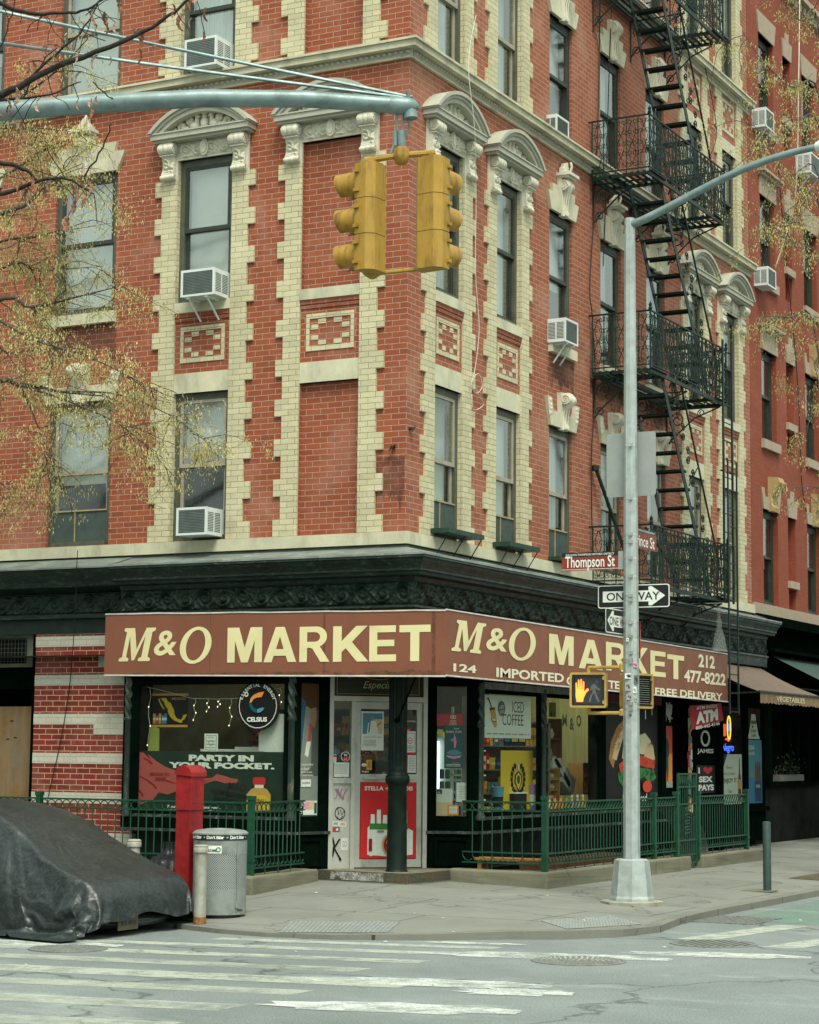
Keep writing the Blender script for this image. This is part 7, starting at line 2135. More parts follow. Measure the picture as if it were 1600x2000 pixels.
# ------------------------------------------------------------------ green iron fences on low walls
M_fence = mat('fence_green', (0.005, 0.058, 0.028), .4, var=.2, scale=9, dirt=(0.03, 0.06, 0.04), dirt_amt=.25, dirt_scale=9, spec=.5)
def fence(name, label, T, u0, u1, posts, step, z=(.15, .24, .37, .89, 1.0), zb=.15, ring='S', tall=()):
    """top band of rings or slanted scrolls, pickets, bottom band of hooks; T(u, v, n)"""
    o = thing(name, label, 'fence', T((u0 + u1) / 2, 0, 0))
    r = MB(M_fence)
    for zz, h in ((z[4], .018), (z[3], .014), (z[2], .014), (z[1], .014)): r.box(u0, u1, zz - h, zz + h * .2, -.018, .018, T)
    r.build('rail', o)
    p = MB(M_fence); k = int((u1 - u0) / step); s = (u1 - u0) / k
    sc = MB(M_fence); hk = MB(M_fence)
    for i in range(k + 1):
        u = u0 + i * s
        if 0 < i < k: p.tube([T(u, z[2] - .02 if i % 3 else zb, 0), T(u + .004 * sin(i), (z[2] + z[3]) / 2, 0), T(u, z[3], 0)], .0078, 5)
        if i == k: break
        uc = u + s / 2; hh = (z[4] - z[3] - .02) / 2
        if ring == 'O': sc.tube([T(uc + (s * .46) * cos(a), z[3] + hh + (hh) * sin(a), 0) for a in [2 * pi * j / 14 for j in range(14)]], .0065, 4, closed=True)
        else: sc.tube([T(u + s * .95, z[4] - .02, 0), T(u + s * .75, z[3] + hh * 1.5, 0), T(u + s * .35, z[3] + hh * .5, 0), T(u + s * .0, z[3] + .0, 0)], .011, 4)
        hb = z[2] - z[1]
        hk.tube([T(u + s * .02, z[2] - .01, 0), T(u + s * .06, z[1] + hb * .55, 0), T(u + s * .3, z[1] + hb * .2, 0), T(u + s * .7, z[1] + hb * .1, 0), T(u + s * .98, z[1] + hb * .3, 0)], .0075, 4)
    p.build('pickets', o); sc.build('ring_band', o); hk.build('hook_band', o)
    for u in posts:
        b_ = MB(M_fence).box(u - .034, u + .034, zb - .06, z[4] + .06, -.034, .034, T)
        b_.box(u - .042, u + .042, z[4] + .03, z[4] + .075, -.042, .042, T); b_.box(u - .042, u + .042, zb + .16, zb + .19, -.042, .042, T); b_.build('post', o)
    return o
FX, FY = 1.47, -1.9
TFR = lambda u, v, n: (FX + n, u, v)
TFL = lambda u, v, n: (u, FY - n, v)
fence('iron_fence', 'long green iron fence along the right pavement in front of the shop windows', TFR, 1.0, 5.66, (1.0, 4.74, 5.64), .104)
fence('iron_fence', 'short green iron fence right of the gate on its own low wall', TFR, 6.55, 8.78, (6.55, 8.78), .104)
fence('iron_fence', 'short green iron fence with rings returning to the corner step on the right', lambda u, v, n: (u, 1.0 - n, v), .33, 1.436, (), .134, ring='O')
fence('iron_fence', 'long green iron fence with rings behind the covered car', TFL, -9.0, -1.0, (-4.1, -1.0), .113, ring='O')
fence('iron_fence', 'short green iron fence with rings returning to the corner step on the left', lambda u, v, n: (-1.0 - .12 * (u + 1.9) / 1.5 + n, u, v), -1.866, -.50, (), .113, ring='O')
gt = thing('iron_gate', 'tall narrow green iron gate standing in the gap of the right fence', 'gate', (FX, 6.05, 0))
g = MB(M_fence)
for u in (5.72, 6.46): g.box(u - .018, u + .018, -.02, 1.34, -.014, .014, TFR)
for v in (.04, .16, .37, .89, 1.14, 1.325): g.box(5.74, 6.44, v - .012, v + .012, -.012, .012, TFR)
g.build('gate_frame', gt)
g = MB(M_fence)
for i in range(7): g.tube([TFR(5.82 + i * .09, .04, 0), TFR(5.82 + i * .09, 1.32, 0)], .0075, 5)
for i in range(8):
    g.tube([TFR(5.76 + i * .085, 1.30, 0), TFR(5.79 + i * .085, 1.2, 0), TFR(5.83 + i * .085, 1.15, 0)], .010, 4); g.tube([TFR(5.76 + i * .085, .15, 0), TFR(5.80 + i * .085, .07, 0), TFR(5.84 + i * .085, .05, 0)], .009, 4)
for i in range(9): g.tube([TFR(6.1 + .10 * cos(a) * (1 if i % 2 else -1), .45 + i * .045 + .03 * sin(a), 0) for a in (0, .8, 1.6, 2.4)], .012, 4)
g.build('pickets', gt)
def lowwall(label, P, zt):
    m = MB(M_wallc)
    m.prism(P, -.20, zt, T=lambda u, v, n: (u, v, n))
    o = m.build('low_wall', fix=True)
    bv = o.modifiers.new('bevel', 'BEVEL'); bv.width = .03; bv.segments = 3; bv.limit_method = 'ANGLE'
    sb = o.modifiers.new('sub', 'SUBSURF'); sb.subdivision_type = 'SIMPLE'; sb.levels = sb.render_levels = 3
    tx = bpy.data.textures.new('rough', 'CLOUDS'); tx.noise_scale = .18
    dp = o.modifiers.new('disp', 'DISPLACE'); dp.texture = tx; dp.strength = .03; dp.texture_coords = 'GLOBAL'
    return tag(o, label, 'wall')
lowwall('low mossy concrete wall under the long right fence', [(.22, 1.14), (.20, .86), (1.56, .86), (1.56, 6.02), (1.28, 6.02), (1.28, 1.14)], .15)
lowwall('low concrete wall under the short fence right of the gate', [(1.28, 6.55), (1.56, 6.55), (1.56, 9.35), (1.28, 9.35)], .14)
lowwall('low concrete wall under the left fence beside the litter bin', [(-9.0, -2.02), (-.90, -2.02), (-1.12, -.1), (-1.38, -.1), (-1.16, -1.74), (-9.0, -1.74)], .15)
# cellar covers behind the fences, near-black standing in for the shaded sunken area
M_hatch_shade = mat('cellar_shade_iron', (0.012, 0.014, 0.012), .6, var=.3, bump=.4, bump_scale=90)
hm = MB(M_hatch_shade).cube(-4.0, -1.42, -1.72, -.02, -.04, .012); tag(hm.build('cellar_hatch_shade'), 'iron cellar cover coloured black for the shade below the left shop window', 'hatch')
hm = MB(M_hatch_shade).cube(.02, 1.27, 1.2, 9.2, -.04, .012); tag(hm.build('cellar_hatch_shade'), 'iron cellar cover coloured black for the shade behind the right fence', 'hatch')
bench = thing('wooden_bench', 'low wooden bench on the cellar cover behind the ringed fence', 'bench', (.8, 1.5, .012))
m_ = MB(mat('bench_wood', (.36, .17, .05), .6, var=.3, stretch=(.5, 4, 4))); m_.cube(.32, 1.20, 1.36, 1.62, .24, .275); m_.build('seat', bench)
for x in (.36, 1.12):
    for y in (1.38, 1.56): MB(MATS['bench_wood']).cube(x, x + .05, y, y + .04, .012, .24).build('leg', bench)
M_pot = mat('terracotta', (.17, .062, .03), .8, var=.25)
for i, y in enumerate((1.75, 2.75, 3.75)):
    o = thing('planter_box', ('terracotta planter box nearest the corner behind the right fence', 'terracotta planter box in the middle behind the right fence', 'terracotta planter box hidden behind the lamp post')[i], 'planter', (1.1, y, .012), group='planter boxes behind the fence')
    m_ = MB(M_pot).add([(.98, y - .36, .012), (1.2, y - .36, .012), (1.2, y + .36, .012), (.98, y + .36, .012), (.95, y - .4, .24), (1.23, y - .4, .24), (1.23, y + .4, .24), (.95, y + .4, .24)], [(0, 1, 5, 4), (1, 2, 6, 5), (2, 3, 7, 6), (3, 0, 4, 7)]); m_.box(.94, 1.24, .225, .255, y - .41, y + .41)
    m_.build('box', o)
    MB(mat('soil', (.035, .025, .015), .95)).quad((.96, y - .39, .257), (1.22, y - .39, .257), (1.22, y + .39, .257), (.96, y + .39, .257)).build('soil', o)
ho = MB(M_galv)
ho.grid(lambda s, t: (.55 + .5 * t, 6.2 + 2.0 * sin(s * pi / 2) , .90 * cos(s * pi / 2) + .02), 16, 1)
tag(ho.build('curved_hood', smooth=180), 'curved grey metal stair hood behind the gate', 'hood')

# ------------------------------------------------------------------ covers and plates in the ground
def manhole(label, x, y, z, r, style, name='manhole_cover'):
    m = MB(mat('cast_iron', (.17, .18, .165), .75, metal=.0, var=.3, scale=12, dirt=(.24, .24, .21), dirt_amt=.4, dirt_scale=9, bump=.4))
    m.lathe([(r, -.01), (r, .006), (r * .93, .008), (r * .925, .003), (0, .004)], (x, y, z), 40, cap=False)
    if style == 'holes':
        m.use(M_dark)
        for i in range(-5, 6):
            for j in range(-5, 6):
                if i * i + j * j < 27: m.lathe([(r * .042, .0052), (0, .0053)], (x + i * r * .16, y + j * r * .16, z), 8, cap=False)
    else:
        for i in range(1, 8):
            k = 6 * i
            for j in range(k):
                a = 2 * pi * j / k + i * .3
                m.lathe([(r * .035, .003), (r * .028, .011), (0, .012)], (x + r * .118 * i * cos(a), y + r * .118 * i * sin(a), z), 6, cap=False)
    return tag(m.build(name), label, 'manhole cover')
manhole('round iron manhole cover ringed with worn white paint in the street', 4.72, -5.58, ST + .001, .42, 'studs')
manhole('round iron manhole cover full of square holes in the street', 5.17, -3.32, ST + .002, .42, 'holes')
manhole('round iron cover in the pavement beside the slim green bollard', 2.93, 4.6, gz(2.93, 0) - .012, .42, 'studs')
manhole('round iron cover in the pavement behind the lamp post base', 3.36, .75, gz(3.36, 0) - .012, .34, 'studs')
manhole('round iron manhole cover on the crosswalk stripes beside the covered car', .35, -7.15, ST + .005, .36, 'studs')
def tactile(label, P):
    """P: four ground corners"""
    m = MB(mat('tactile_grey', (.17, .19, .18), .7, var=.2, scale=9, dirt=(.22, .22, .19), dirt_amt=.3, dirt_scale=6))
    A, B, Cc, D_ = [Vector(p) for p in P]
    zf = lambda p: (p.x, p.y, gz(p.x, p.y) + .004)
    n1, n2 = 24, 9
    m.add([zf(A), zf(B), zf(Cc), zf(D_)], [(0, 1, 2, 3)])
    m.use(mat('tactile_dome', (.26, .285, .27), .6, var=.2))
    for i in range(n1):
        for j in range(n2):
            s, t = (i + .5) / n1, (j + .5) / n2
            p = (A * (1 - s) + B * s) * (1 - t) + (D_ * (1 - s) + Cc * s) * t
            q = zf(p); m.lathe([(.017, 0), (.013, .007), (0, .008)], q, 6, cap=False)
    return tag(m.build('tactile_plate'), label, 'paving plate')
def gp_(px, py):
    z = -.13
    for _ in range(30):
        p = on_ground(px, py, z); z = .5 * z + .5 * gz(p.x, p.y)
    return (p.x, p.y, 0)
tactile('grey dotted warning plate in the kerb ramp facing the crosswalk', [gp_(545, 1822), gp_(757, 1822), gp_(782, 1801), gp_(566, 1801)])
tactile('grey dotted warning plate in the kerb ramp beside the lamp post', [gp_(1107, 1815), gp_(1253, 1806), gp_(1190, 1789), gp_(1057, 1799)])
gr_ = MB(MATS['cast_iron'])
for i in range(12): gr_.cube(4.10 + i * .06, 4.13 + i * .06, -.95, -.05, ST + .002, ST + .012)
gr_.cube(4.08, 4.82, -.98, -.95, ST, ST + .014); gr_.cube(4.08, 4.82, -.05, -.02, ST, ST + .014)
tag(gr_.build('drain_grate'), 'iron drain grate in the gutter at the right kerb', 'grate')
sl_ = MB(mat('pit_soil', (.09, .075, .045), .95, var=.4, scale=14, bump=.6)).add([(3.1, 5.7, gz(3.1, 0) + .006), (3.9, 5.7, gz(3.9, 0) + .006), (3.9, 7.4, gz(3.9, 0) + .006), (3.1, 7.4, gz(3.1, 0) + .006)], [(0, 1, 2, 3)])
tag(sl_.build('tree_pit'), kind='structure')
lit = MB()
r_ = random.Random(21)
for i in range(70):
    x = r_.uniform(-.5, 5.5); y = r_.uniform(-8.5, 1.0)
    side = x < 3.6 and y > -4.6
    z = (gz(x, y) if side else ST) + .006
    if side and y > -.3 and x < .3: continue
    a = r_.uniform(0, 3); s = r_.uniform(.008, .025)
    lit.use(C(r_.choice(['paper', 'white', 'bun', 'mid', 'turkey']))).add([(x + s * cos(a + k) * (1 + .4 * (k > 2)), y + s * sin(a + k), z + .004 * (k % 2)) for k in (0, 1.5, 3.1, 4.6)], [(0, 1, 2, 3)])
tag(lit.build('litter_scraps'), 'tiny scraps of litter and leaves scattered on the pavement and street', 'litter', kind='stuff')

# ================================================================== FIRE ESCAPE on the right facade
M_fe = mat('fire_escape_green', (0.007, 0.022, 0.016), .5, var=.4, scale=9, dirt=(.03, .055, .045), dirt_amt=.22, dirt_scale=8, spec=.25)
FE = thing('fire_escape', 'dark green iron fire escape with scrollwork balconies and stairs on the right facade', 'fire escape', (.5, 7.6, 4.1))
EY0, EY1, EX = 5.92, 9.36, 1.0
PZ = (4.12, 7.36, 10.40, 13.53)
def scroll_bay(mb, T, u0, u1, v0, v1, seed, dense=False):
    w_ = u1 - u0; uc = (u0 + u1) / 2; h = v1 - v0
    r = min(w_ * .26, .05)
    for k, (vv, s) in enumerate(((v0 + h * .09, 1), (v0 + h * .30, -1), (v0 + h * .50, 1), (v0 + h * .70, -1), (v0 + h * .91, 1))):
        for sd in (-1, 1):
            cx = uc + sd * w_ * .24
            mb.tube([T(p[0], p[1], 0) for p in spiral(cx, vv, r * .25, r, 0 if sd > 0 else pi, 1.15 * s * sd, 9)], .006, 4, cap=False)
    for sd in (-1, 1):
        mb.tube([T(uc + sd * w_ * .30 * sin(2 * pi * t + seed), v0 + h * (.08 + .84 * t), 0) for t in [i / 10 for i in range(11)]], .0065, 4, cap=False)
    if dense:
        rr = random.Random(seed)
        for i in range(8):
            u = rr.uniform(u0, u1); v = rr.uniform(v0 + .08, v1 - .06); a = rr.uniform(0, pi); l = rr.uniform(.025, .05)
            mb.add([T(u + l * cos(a), v + l * sin(a), .012), T(u - .3 * l * sin(a), v + .3 * l * cos(a), .0), T(u - l * cos(a), v - l * sin(a), -.012), T(u + .3 * l * sin(a), v - .3 * l * cos(a), .0)], [(0, 1, 2, 3)])
for li, z in enumerate(PZ):
    hole = (EY0 + .65, EY1 - .55, .36, EX - .06) if li < 4 else None
    pl = MB(M_fe)
    for x in (.05, .34, EX - .03): pl.box(EY0, EY1, z - .06, z, x, x + .03, TR)
    for y in (EY0, EY1 - .03, EY0 + .62, EY1 - .55): pl.box(y, y + .03, z - .05, z - .002, .08, EX - .03, TR)
    k = 9
    for i in range(k + 1):          # slats run along the facade, open over the stair well
        x = .05 + (EX - .06) * i / k
        if x < .36: pl.box(EY0, EY1, z + .0, z + .012, x, x + .045, TR)
        else:
            pl.box(EY0, EY0 + .64, z + .0, z + .012, x, x + .045, TR); pl.box(EY1 - .55, EY1, z, z + .012, x, x + .045, TR)
    pl.build('platform', FE)
    ra = MB(M_fe)
    h = .88
    TN = lambda u, v, n, y=EY0: (u, y - n, v)
    TFn = lambda u, v, n: (EX + n, u, v)
    TE = lambda u, v, n, y=EY1: (u, y + n, v)
    ra.tube([(-.02, EY0, z + h), (EX, EY0, z + h), (EX, EY1, z + h), (.0, EY1, z + h)], .016, 5)
    ra.tube([(.03, EY0, z + .06), (EX, EY0, z + .06), (EX, EY1, z + .06), (.0, EY1, z + .06)], .012, 5)
    nb = 5
    for i in range(nb + 1):
        u = .06 + (EX - .06) * i / nb
        for T in (TN, TE): ra.tube([T(u, z, 0), T(u, z + h, 0)], .009 if i % 5 else .014, 5)
        if i < nb: scroll_bay(ra, TN, u, u + (EX - .06) / nb, z + .06, z + h, i); scroll_bay(ra, TE, u, u + (EX - .06) / nb, z + .06, z + h, i + 3)
    nf = 21
    for i in range(nf + 1):
        u = EY0 + (EY1 - EY0) * i / nf
        ra.tube([TFn(u, z, 0), TFn(u, z + h, 0)], .009 if i % 7 else .016, 5)
        if i < nf: scroll_bay(ra, TFn, u, u + (EY1 - EY0) / nf, z + .06, z + h, i + li, True)
    for y in (EY0, EY1): ra.lathe([(.02, 0), (.035, .03), (.02, .06), (.03, .09), (0, .14)], (EX, y, z + h), 6)
    ra.build('railing', FE)
    for y in (EY0 + .15, (EY0 + EY1) / 2, EY1 - .15):
        br_ = MB(M_fe)
        TB = lambda u, v, n, y=y: (u, y + n, z - .06 + v)
        br_.tube([TB(.02, -.02, 0), TB(.95, -.02, 0)], .014, 5); br_.tube([TB(.02, -.62, 0), TB(.12, -.5, 0), TB(.5, -.18, 0), TB(.92, -.03, 0)], .013, 5); br_.tube([TB(.02, -.7, 0), TB(.02, 0, 0)], .014, 5)
        br_.tube([TB(p[0], p[1], 0) for p in spiral(.2, -.2, .03, .14, 0, 1.6, 18)], .011, 5, cap=False); br_.tube([TB(p[0], p[1], 0) for p in spiral(.12, -.52, .02, .08, 1, 1.5, 14)], .010, 5, cap=False); br_.tube([TB(p[0], p[1], 0) for p in spiral(.62, -.1, .02, .07, 2, 1.4, 14)], .009, 5, cap=False)
        br_.build('bracket', FE)
for li in range(3):
    z0, z1 = PZ[li], PZ[li + 1]
    st = MB(M_fe)
    A = Vector((0, EY1 - .62, z0)); B = Vector((0, EY0 + .72, z1))
    for x in (.40, EX - .08):
        d = (B - A).normalized(); nn = Vector((0, -d.z, d.y))
        P = [A + nn * .0, A + nn * .11, B + nn * .11, B + nn * .0]
        st.add([(x, p.y, p.z) for p in P] + [(x + .012, p.y, p.z) for p in P], [(0, 1, 2, 3), (7, 6, 5, 4), (0, 4, 5, 1), (3, 2, 6, 7), (0, 3, 7, 4), (1, 5, 6, 2)])
    n_ = 12
    for i in range(1, n_):
        p = A + (B - A) * (i / n_)
        st.cube(.405, EX - .075, p.y - .03, p.y + .12, p.z, p.z + .022); st.cube(.405, EX - .075, p.y + .10, p.y + .122, p.z - .025, p.z)
    st.build('stair', FE)
    hr_ = MB(M_fe)
    off = Vector((0, .48, .34))
    a, b_ = A + (B - A) * .06, A + (B - A) * .93
    x = EX - .07
    pts = [a + Vector((x, .10, .05)), a + Vector((x, .34, .02)), a + Vector((x, .47, .12)), a + off + Vector((x, 0, .1))] + [a + off + (b_ - a) * t + Vector((x, 0, .1)) for t in (.25, .5, .75, 1)] + [b_ + Vector((x, .12, .1))]
    hr_.tube(pts, .016, 6)
    for t in (.05, .16, .28, .40, .52, .64, .76, .88):
        c = a + (b_ - a) * t + Vector((x, .27, .16))
        for s in (-1, 1): hr_.tube([c + Vector((0, p[0] , p[1])) for p in spiral(.0, s * .07, .015, .075, 0, 1.5 * s, 14)], .011, 5, cap=False)
    for t in (.1, .5, .9): q = a + (b_ - a) * t; hr_.tube([q + Vector((x, .05, .08)), q + off + Vector((x, 0, .1))], .010, 5)
    hr_.build('handrail', FE)
ld_ = MB(M_fe)
for y in (9.02, 9.46): ld_.box(y, y + .05, 4.05, 8.36, 1.04, 1.065, TR); ld_.box(y + .10, y + .14, 2.26, 6.4, 1.08, 1.10, TR)
for i in range(13): ld_.tube([TR(9.04, 4.3 + i * .3, 1.05), TR(9.49, 4.3 + i * .3, 1.05)], .010, 5)
for i in range(14): ld_.tube([TR(9.14, 2.3 + i * .3, 1.09), TR(9.58, 2.3 + i * .3, 1.09)], .010, 5)
for z in (4.1, 6.2, 8.2): ld_.tube([TR(9.04, z, 1.05), TR(9.04, z, 1.0)], .014, 5); ld_.tube([TR(9.48, z, 1.05), TR(9.34, z, 1.0)], .014, 5)
ld_.build('drop_ladder', FE)
dv = MB(M_fe); dv.tube([TR(5.98, 5.86, .10), TR(7.0, 4.3, .30)], .028, 7); dv.lathe([(.06, -.04), (.06, .04)], TR(5.98, 5.9, .08), 8); dv.build('stay_rod', FE); dv = MB(M_fe); dv.tube([TR(8.0, 5.2, .10), TR(8.6, 4.5, .4)], .02, 6)
dv.build('stay_rod', FE)

# ------------------------------------------------------------------ window air conditioners
M_acw = mat('ac_white', (.62, .68, .66), .5, var=.07, dirt=(.36, .38, .34), dirt_amt=.25)
M_acg = mat('ac_grille', (.15, .19, .18), .6, var=.2)
M_acd = mat('ac_slot', (.05, .06, .055), .7)
AC_T = 'window air conditioners'
def ac_unit(label, T, u0, u1, v0, v1, n1, n0=-.12, legs=True, sidebox=True):
    o = thing('air_conditioner', label, 'air conditioner', T((u0 + u1) / 2, v0, n1), group=AC_T)
    m = MB(M_acw)
    m.box(u0, u1, v0, v1, n0, n1, T)
    m.box(u0 - .004, u0 + .03, v0 - .003, v1 + .003, n1, n1 + .012, T); m.box(u1 - .03, u1 + .004, v0 - .003, v1 + .003, n1, n1 + .012, T); m.box(u0 + .03, u1 - .03, v1 - .03, v1 + .003, n1, n1 + .012, T); m.box(u0 + .03, u1 - .03, v0 - .003, v0 + .025, n1, n1 + .012, T)
    cs_ = m.build('case', o)
    g = MB(M_acg).box(u0 + .03, u1 - .03, v0 + .025, v1 - .03, n1, n1 + .004, T)
    k = 14
    g.use(M_acd)
    for i in range(k): g.box(u0 + .03, u1 - .03, v0 + .03 + (v1 - v0 - .07) * i / k, v0 + .04 + (v1 - v0 - .07) * i / k, n1 + .004, n1 + .006, T)
    g.build('rear_grille', cs_)
    for x in (u0 - .002, u1 + .0005):
        s = MB(M_acd)
        for c in range(2):
            na = n0 + (n1 - n0) * (.30 + .36 * c)
            for i in range(12): s.box(x, x + .0015, v0 + .05 + (v1 - v0 - .1) * i / 12, v0 + .06 + (v1 - v0 - .1) * i / 12, na, na + (n1 - n0) * .30, T)
        s.build('side_louvre', cs_)
    if legs:
        for u in (u0 + .10, u1 - .14):
            l = MB(M_acw)
            l.tube([T(u, v0 - .01, n1 - .02), T(u + .02, v0 - .28, .04)], .014, 5); l.box(u - .015, u + .03, v0 - .028, v0 - .002, -.05, n1, T)
            l.build('support_leg', o)
    return o
def acL(label, x0, x1, y0, y1, n1, n0, legs):
    ac_unit(label, TL, onL(x0, y1, n1)[0], onL(x1, y1, n1)[0], onL(x0, y1, n1)[1], onL(x0, y0, n1)[1], n1, n0, legs)
def acR(label, x0, x1, y0, y1, n1, n0, legs):
    ac_unit(label, TR, onR(x0, y1, n1)[0], onR(x1, y1, n1)[0], onR(x0, y1, n1)[1], onR(x0, y0, n1)[1], n1, n0, legs)
acL('white air conditioner in the third floor window of the left facade on two slanted legs', 354, 419, 530, 581, .34, -.1, True)
acL('white air conditioner in the second floor window just above the shop cornice', 345, 404, 993, 1046, .34, -.1, False)
acL('white air conditioner in the top floor window of the left facade above the mast arm', 361, 423, 80, 135, .36, -.1, False)
acR('white air conditioner on slanted legs in the third floor window left of the lamp post', 1103, 1128, 620, 666, .27, -.1, True)
acR('small white air conditioner high in the fourth floor window left of the fire escape', 1086, 1110, 222, 258, .15, -.1, False)
# window boxes (dark green shelves) at the second floor
for i, (u0, u1) in enumerate(((.62, 1.66), (2.47, 3.46))):
    o = thing('window_shelf', ('dark green shelf on wire struts below the second floor window nearest the corner', 'dark green shelf on wire struts below the second window from the corner')[i], 'shelf', TR((u0 + u1) / 2, 4.40, .3), group='green window shelves')
    m = MB(M_fence if False else mat('shelf_green', (.012, .045, .028), .5, var=.2)); m.box(u0, u1, 4.385, 4.445, .0, .30, TR); m.build('board', o)
    for u in (u0 + .05, (u0 + u1) / 2, u1 - .03): MB(M_fe).tube([TR(u, 4.38, .27), TR(u, 4.12, .10)], .008, 5).build('strut', o)
m_ = MB(mat('shelf_green', )) if False else MB(MATS['shelf_green']).box(4.4, 5.0, 4.37, 4.42, .0, .2, TR)
tag(m_.build('window_shelf'), 'small dark green ledge below the second floor window left of the lamp post', 'shelf')
# iron stubs near the corner
for lab, T, u, v in (('rusty iron stub sticking out of the brick left of the corner', TL, -.17, 5.42), ('rusty iron stub sticking out of the brick right on the corner', TR, .08, 5.66)):
    m = MB(mat('rusty_iron', (.05, .025, .015), .8, var=.4)); m.tube([T(u, v, -.02), T(u, v - .01, .07)], .02, 6); m.tube([T(u, v, .04), T(u + .05, v + .02, .06)], .010, 5); m.tube([T(u, v, .05), T(u - .04, v - .05, .06)], .010, 5); m.lathe([(.035, -.01), (.035, .01)], T(u, v, .03), 7)
    tag(m.build('iron_stub'), lab, 'iron stub')
# loose cables on the facade
M_wh = mat('white_cable', (.62, .60, .50), .6); M_bkc = mat('black_cable', (.012, .012, .012), .6)
def cable(label, pts, r=.006, m=None, name='cable'):
    P = [Vector(p) for p in pts]; Q = []
    for i in range(len(P) - 1):
        p0, p1, p2, p3 = P[max(0, i - 1)], P[i], P[i + 1], P[min(len(P) - 1, i + 2)]
        for j in range(6):
            f = j / 6
            Q.append(.5 * (2 * p1 + (p2 - p0) * f + (2 * p0 - 5 * p1 + 4 * p2 - p3) * f * f + (3 * p1 - p0 - 3 * p2 + p3) * f ** 3))
    Q.append(P[-1])
    return tag(MB(m or M_wh).tube(Q, r, 5).build(name, smooth=180), label, 'cable')
def r_(px, py, n): y, z = onR(px, py, n); return (n, y, z)
def l_(px, py, n): x, z = onL(px, py, n); return (x, -n, z)
cable('loose white cable hanging past the arched hoods on the right facade', [r_(930, 30, .1), r_(918, 90, .2), r_(916, 150, .26), r_(927, 250, .28), r_(930, 380, .12), r_(929, 530, .08), r_(936, 640, .07), r_(928, 720, .07), r_(921, 750, .08), r_(930, 768, .08), r_(942, 755, .08), r_(936, 730, .08), r_(926, 740, .08), r_(934, 770, .08), r_(945, 790, .06), r_(925, 800, .06), r_(922, 770, .06)], .0045)
cable('thin black cable hanging from the left cornice across the striped pier', [l_(152, 1075, .47), l_(150, 1110, .47), l_(147, 1200, .25), l_(137, 1330, .05), l_(120, 1440, .05), l_(100, 1530, .05), l_(85, 1600, .05)], .006, M_bkc)
cable('thin dark cable running down the brick left of the fire escape', [r_(1172, 0, .05), r_(1168, 240, .05), r_(1160, 420, .05), r_(1152, 560, .05), r_(1157, 620, .06), r_(1163, 760, .05), r_(1155, 900, .05), r_(1158, 1100, .05)], .010, M_bkc)
cable('second dark cable running down beside the first one left of the fire escape', [r_(1195, 0, .06), r_(1188, 200, .06), r_(1182, 420, .06), r_(1178, 520, .06)], .008, M_bkc)
cable('pale rope slanting down to the small window unit on the right building', [r_(1562, 0, .9), r_(1560, 150, .9), r_(1556, 350, .8), r_(1543, 430, .6), r_(1514, 525, .3)], .012)
cable('dark cable wandering down the red facade of the right building', [r_(1520, 320, .05), r_(1528, 420, .05), r_(1545, 600, .05), r_(1556, 720, .05), r_(1562, 830, .05), r_(1566, 940, .05), r_(1575, 1000, .05)], .012, M_bkc)
cable('black cable drooping across the brick beside the far cream strips', [r_(1370, 100, .1), r_(1388, 180, .1), r_(1400, 260, .1), r_(1385, 310, .1)], .008, M_bkc)
# clear plastic bag hanging from the ladder side
pbm, n_, b_, out_ = _mat('clear_plastic'); b_.inputs['Base Color'].default_value = (.6, .65, .6, 1); b_.inputs['Roughness'].default_value = .2; b_.inputs['Alpha'].default_value = .22
def pbag(s, t):
    a = 2 * pi * s; r = .03 + (.11 * (t - .45) / .55 if t > .45 else .012 * sin(t * 20))
    r *= 1 + .3 * noise.noise(Vector((3 * cos(a), 3 * sin(a), t * 4)))
    c = r_(1404, 1180, .75); return (c[0] + r * cos(a), c[1] + r * sin(a) * 1.4, c[2] - .78 * t)
tag(MB(pbm).grid(pbag, 18, 14).build('plastic_bag', smooth=180), 'clear plastic bag hanging from the fire escape beside the ladder', 'bag')

# ================================================================== NEIGHBOUR on the right
NB = thing('neighbour_building', 'plain red painted brick tenement right of the corner building', 'building', (-3, 22, 0))
M_nb = brick('painted_red_brick', (.26, .068, .036), (.23, .058, .031), (.215, .055, .032), wash=(.36, .11, .075), wash_amt=.4, stain=(.19, .045, .03), stain_amt=.4, bump=.35)
M_brown = mat('brownstone_trim', (.36, .29, .215), .85, var=.15, scale=3, dirt=(.22, .17, .12), dirt_amt=.4)
M_tan = mat('tan_bracket', (.36, .25, .115), .8, var=.2, scale=4)
Y0, Y1 = LEN + .01, 30.0
NF = [(4.42, 6.2), (7.52, 9.25), (10.62, 12.25), (13.66, 15.45)]
NW = [(14.32, 15.22), (17.12, 18.02), (20.0, 20.9), (22.8, 23.7), (25.6, 26.5)]
NN = [(15.86, 16.34), (19.0, 19.4), (21.7, 22.1)]
holes = []
for f in NF:
    for w_ in NW: holes.append((*w_, *f, .24))
    for w_ in NN: holes.append((w_[0], w_[1], f[0] + .55, f[1], .16, None)); holes.append((w_[0] + .02, w_[1] - .02, f[0] - .12, f[0] + .38, .16, None))
wall('wall', TR, Y0, Y1, 4.2, 18.0, holes, M_nb, NB)
nbm = MB(M_nb)
for f in NF:
    for w_ in NN: nbm.quad(TR(w_[0], f[0] + .55, -.16), TR(w_[1], f[0] + .55, -.16), TR(w_[1], f[1], -.16), TR(w_[0], f[1], -.16)); nbm.quad(TR(w_[0] + .02, f[0] - .12, -.16), TR(w_[1] - .02, f[0] - .12, -.16), TR(w_[1] - .02, f[0] + .38, -.16), TR(w_[0] + .02, f[0] + .38, -.16))
nbm.build('niche_brick', NB)
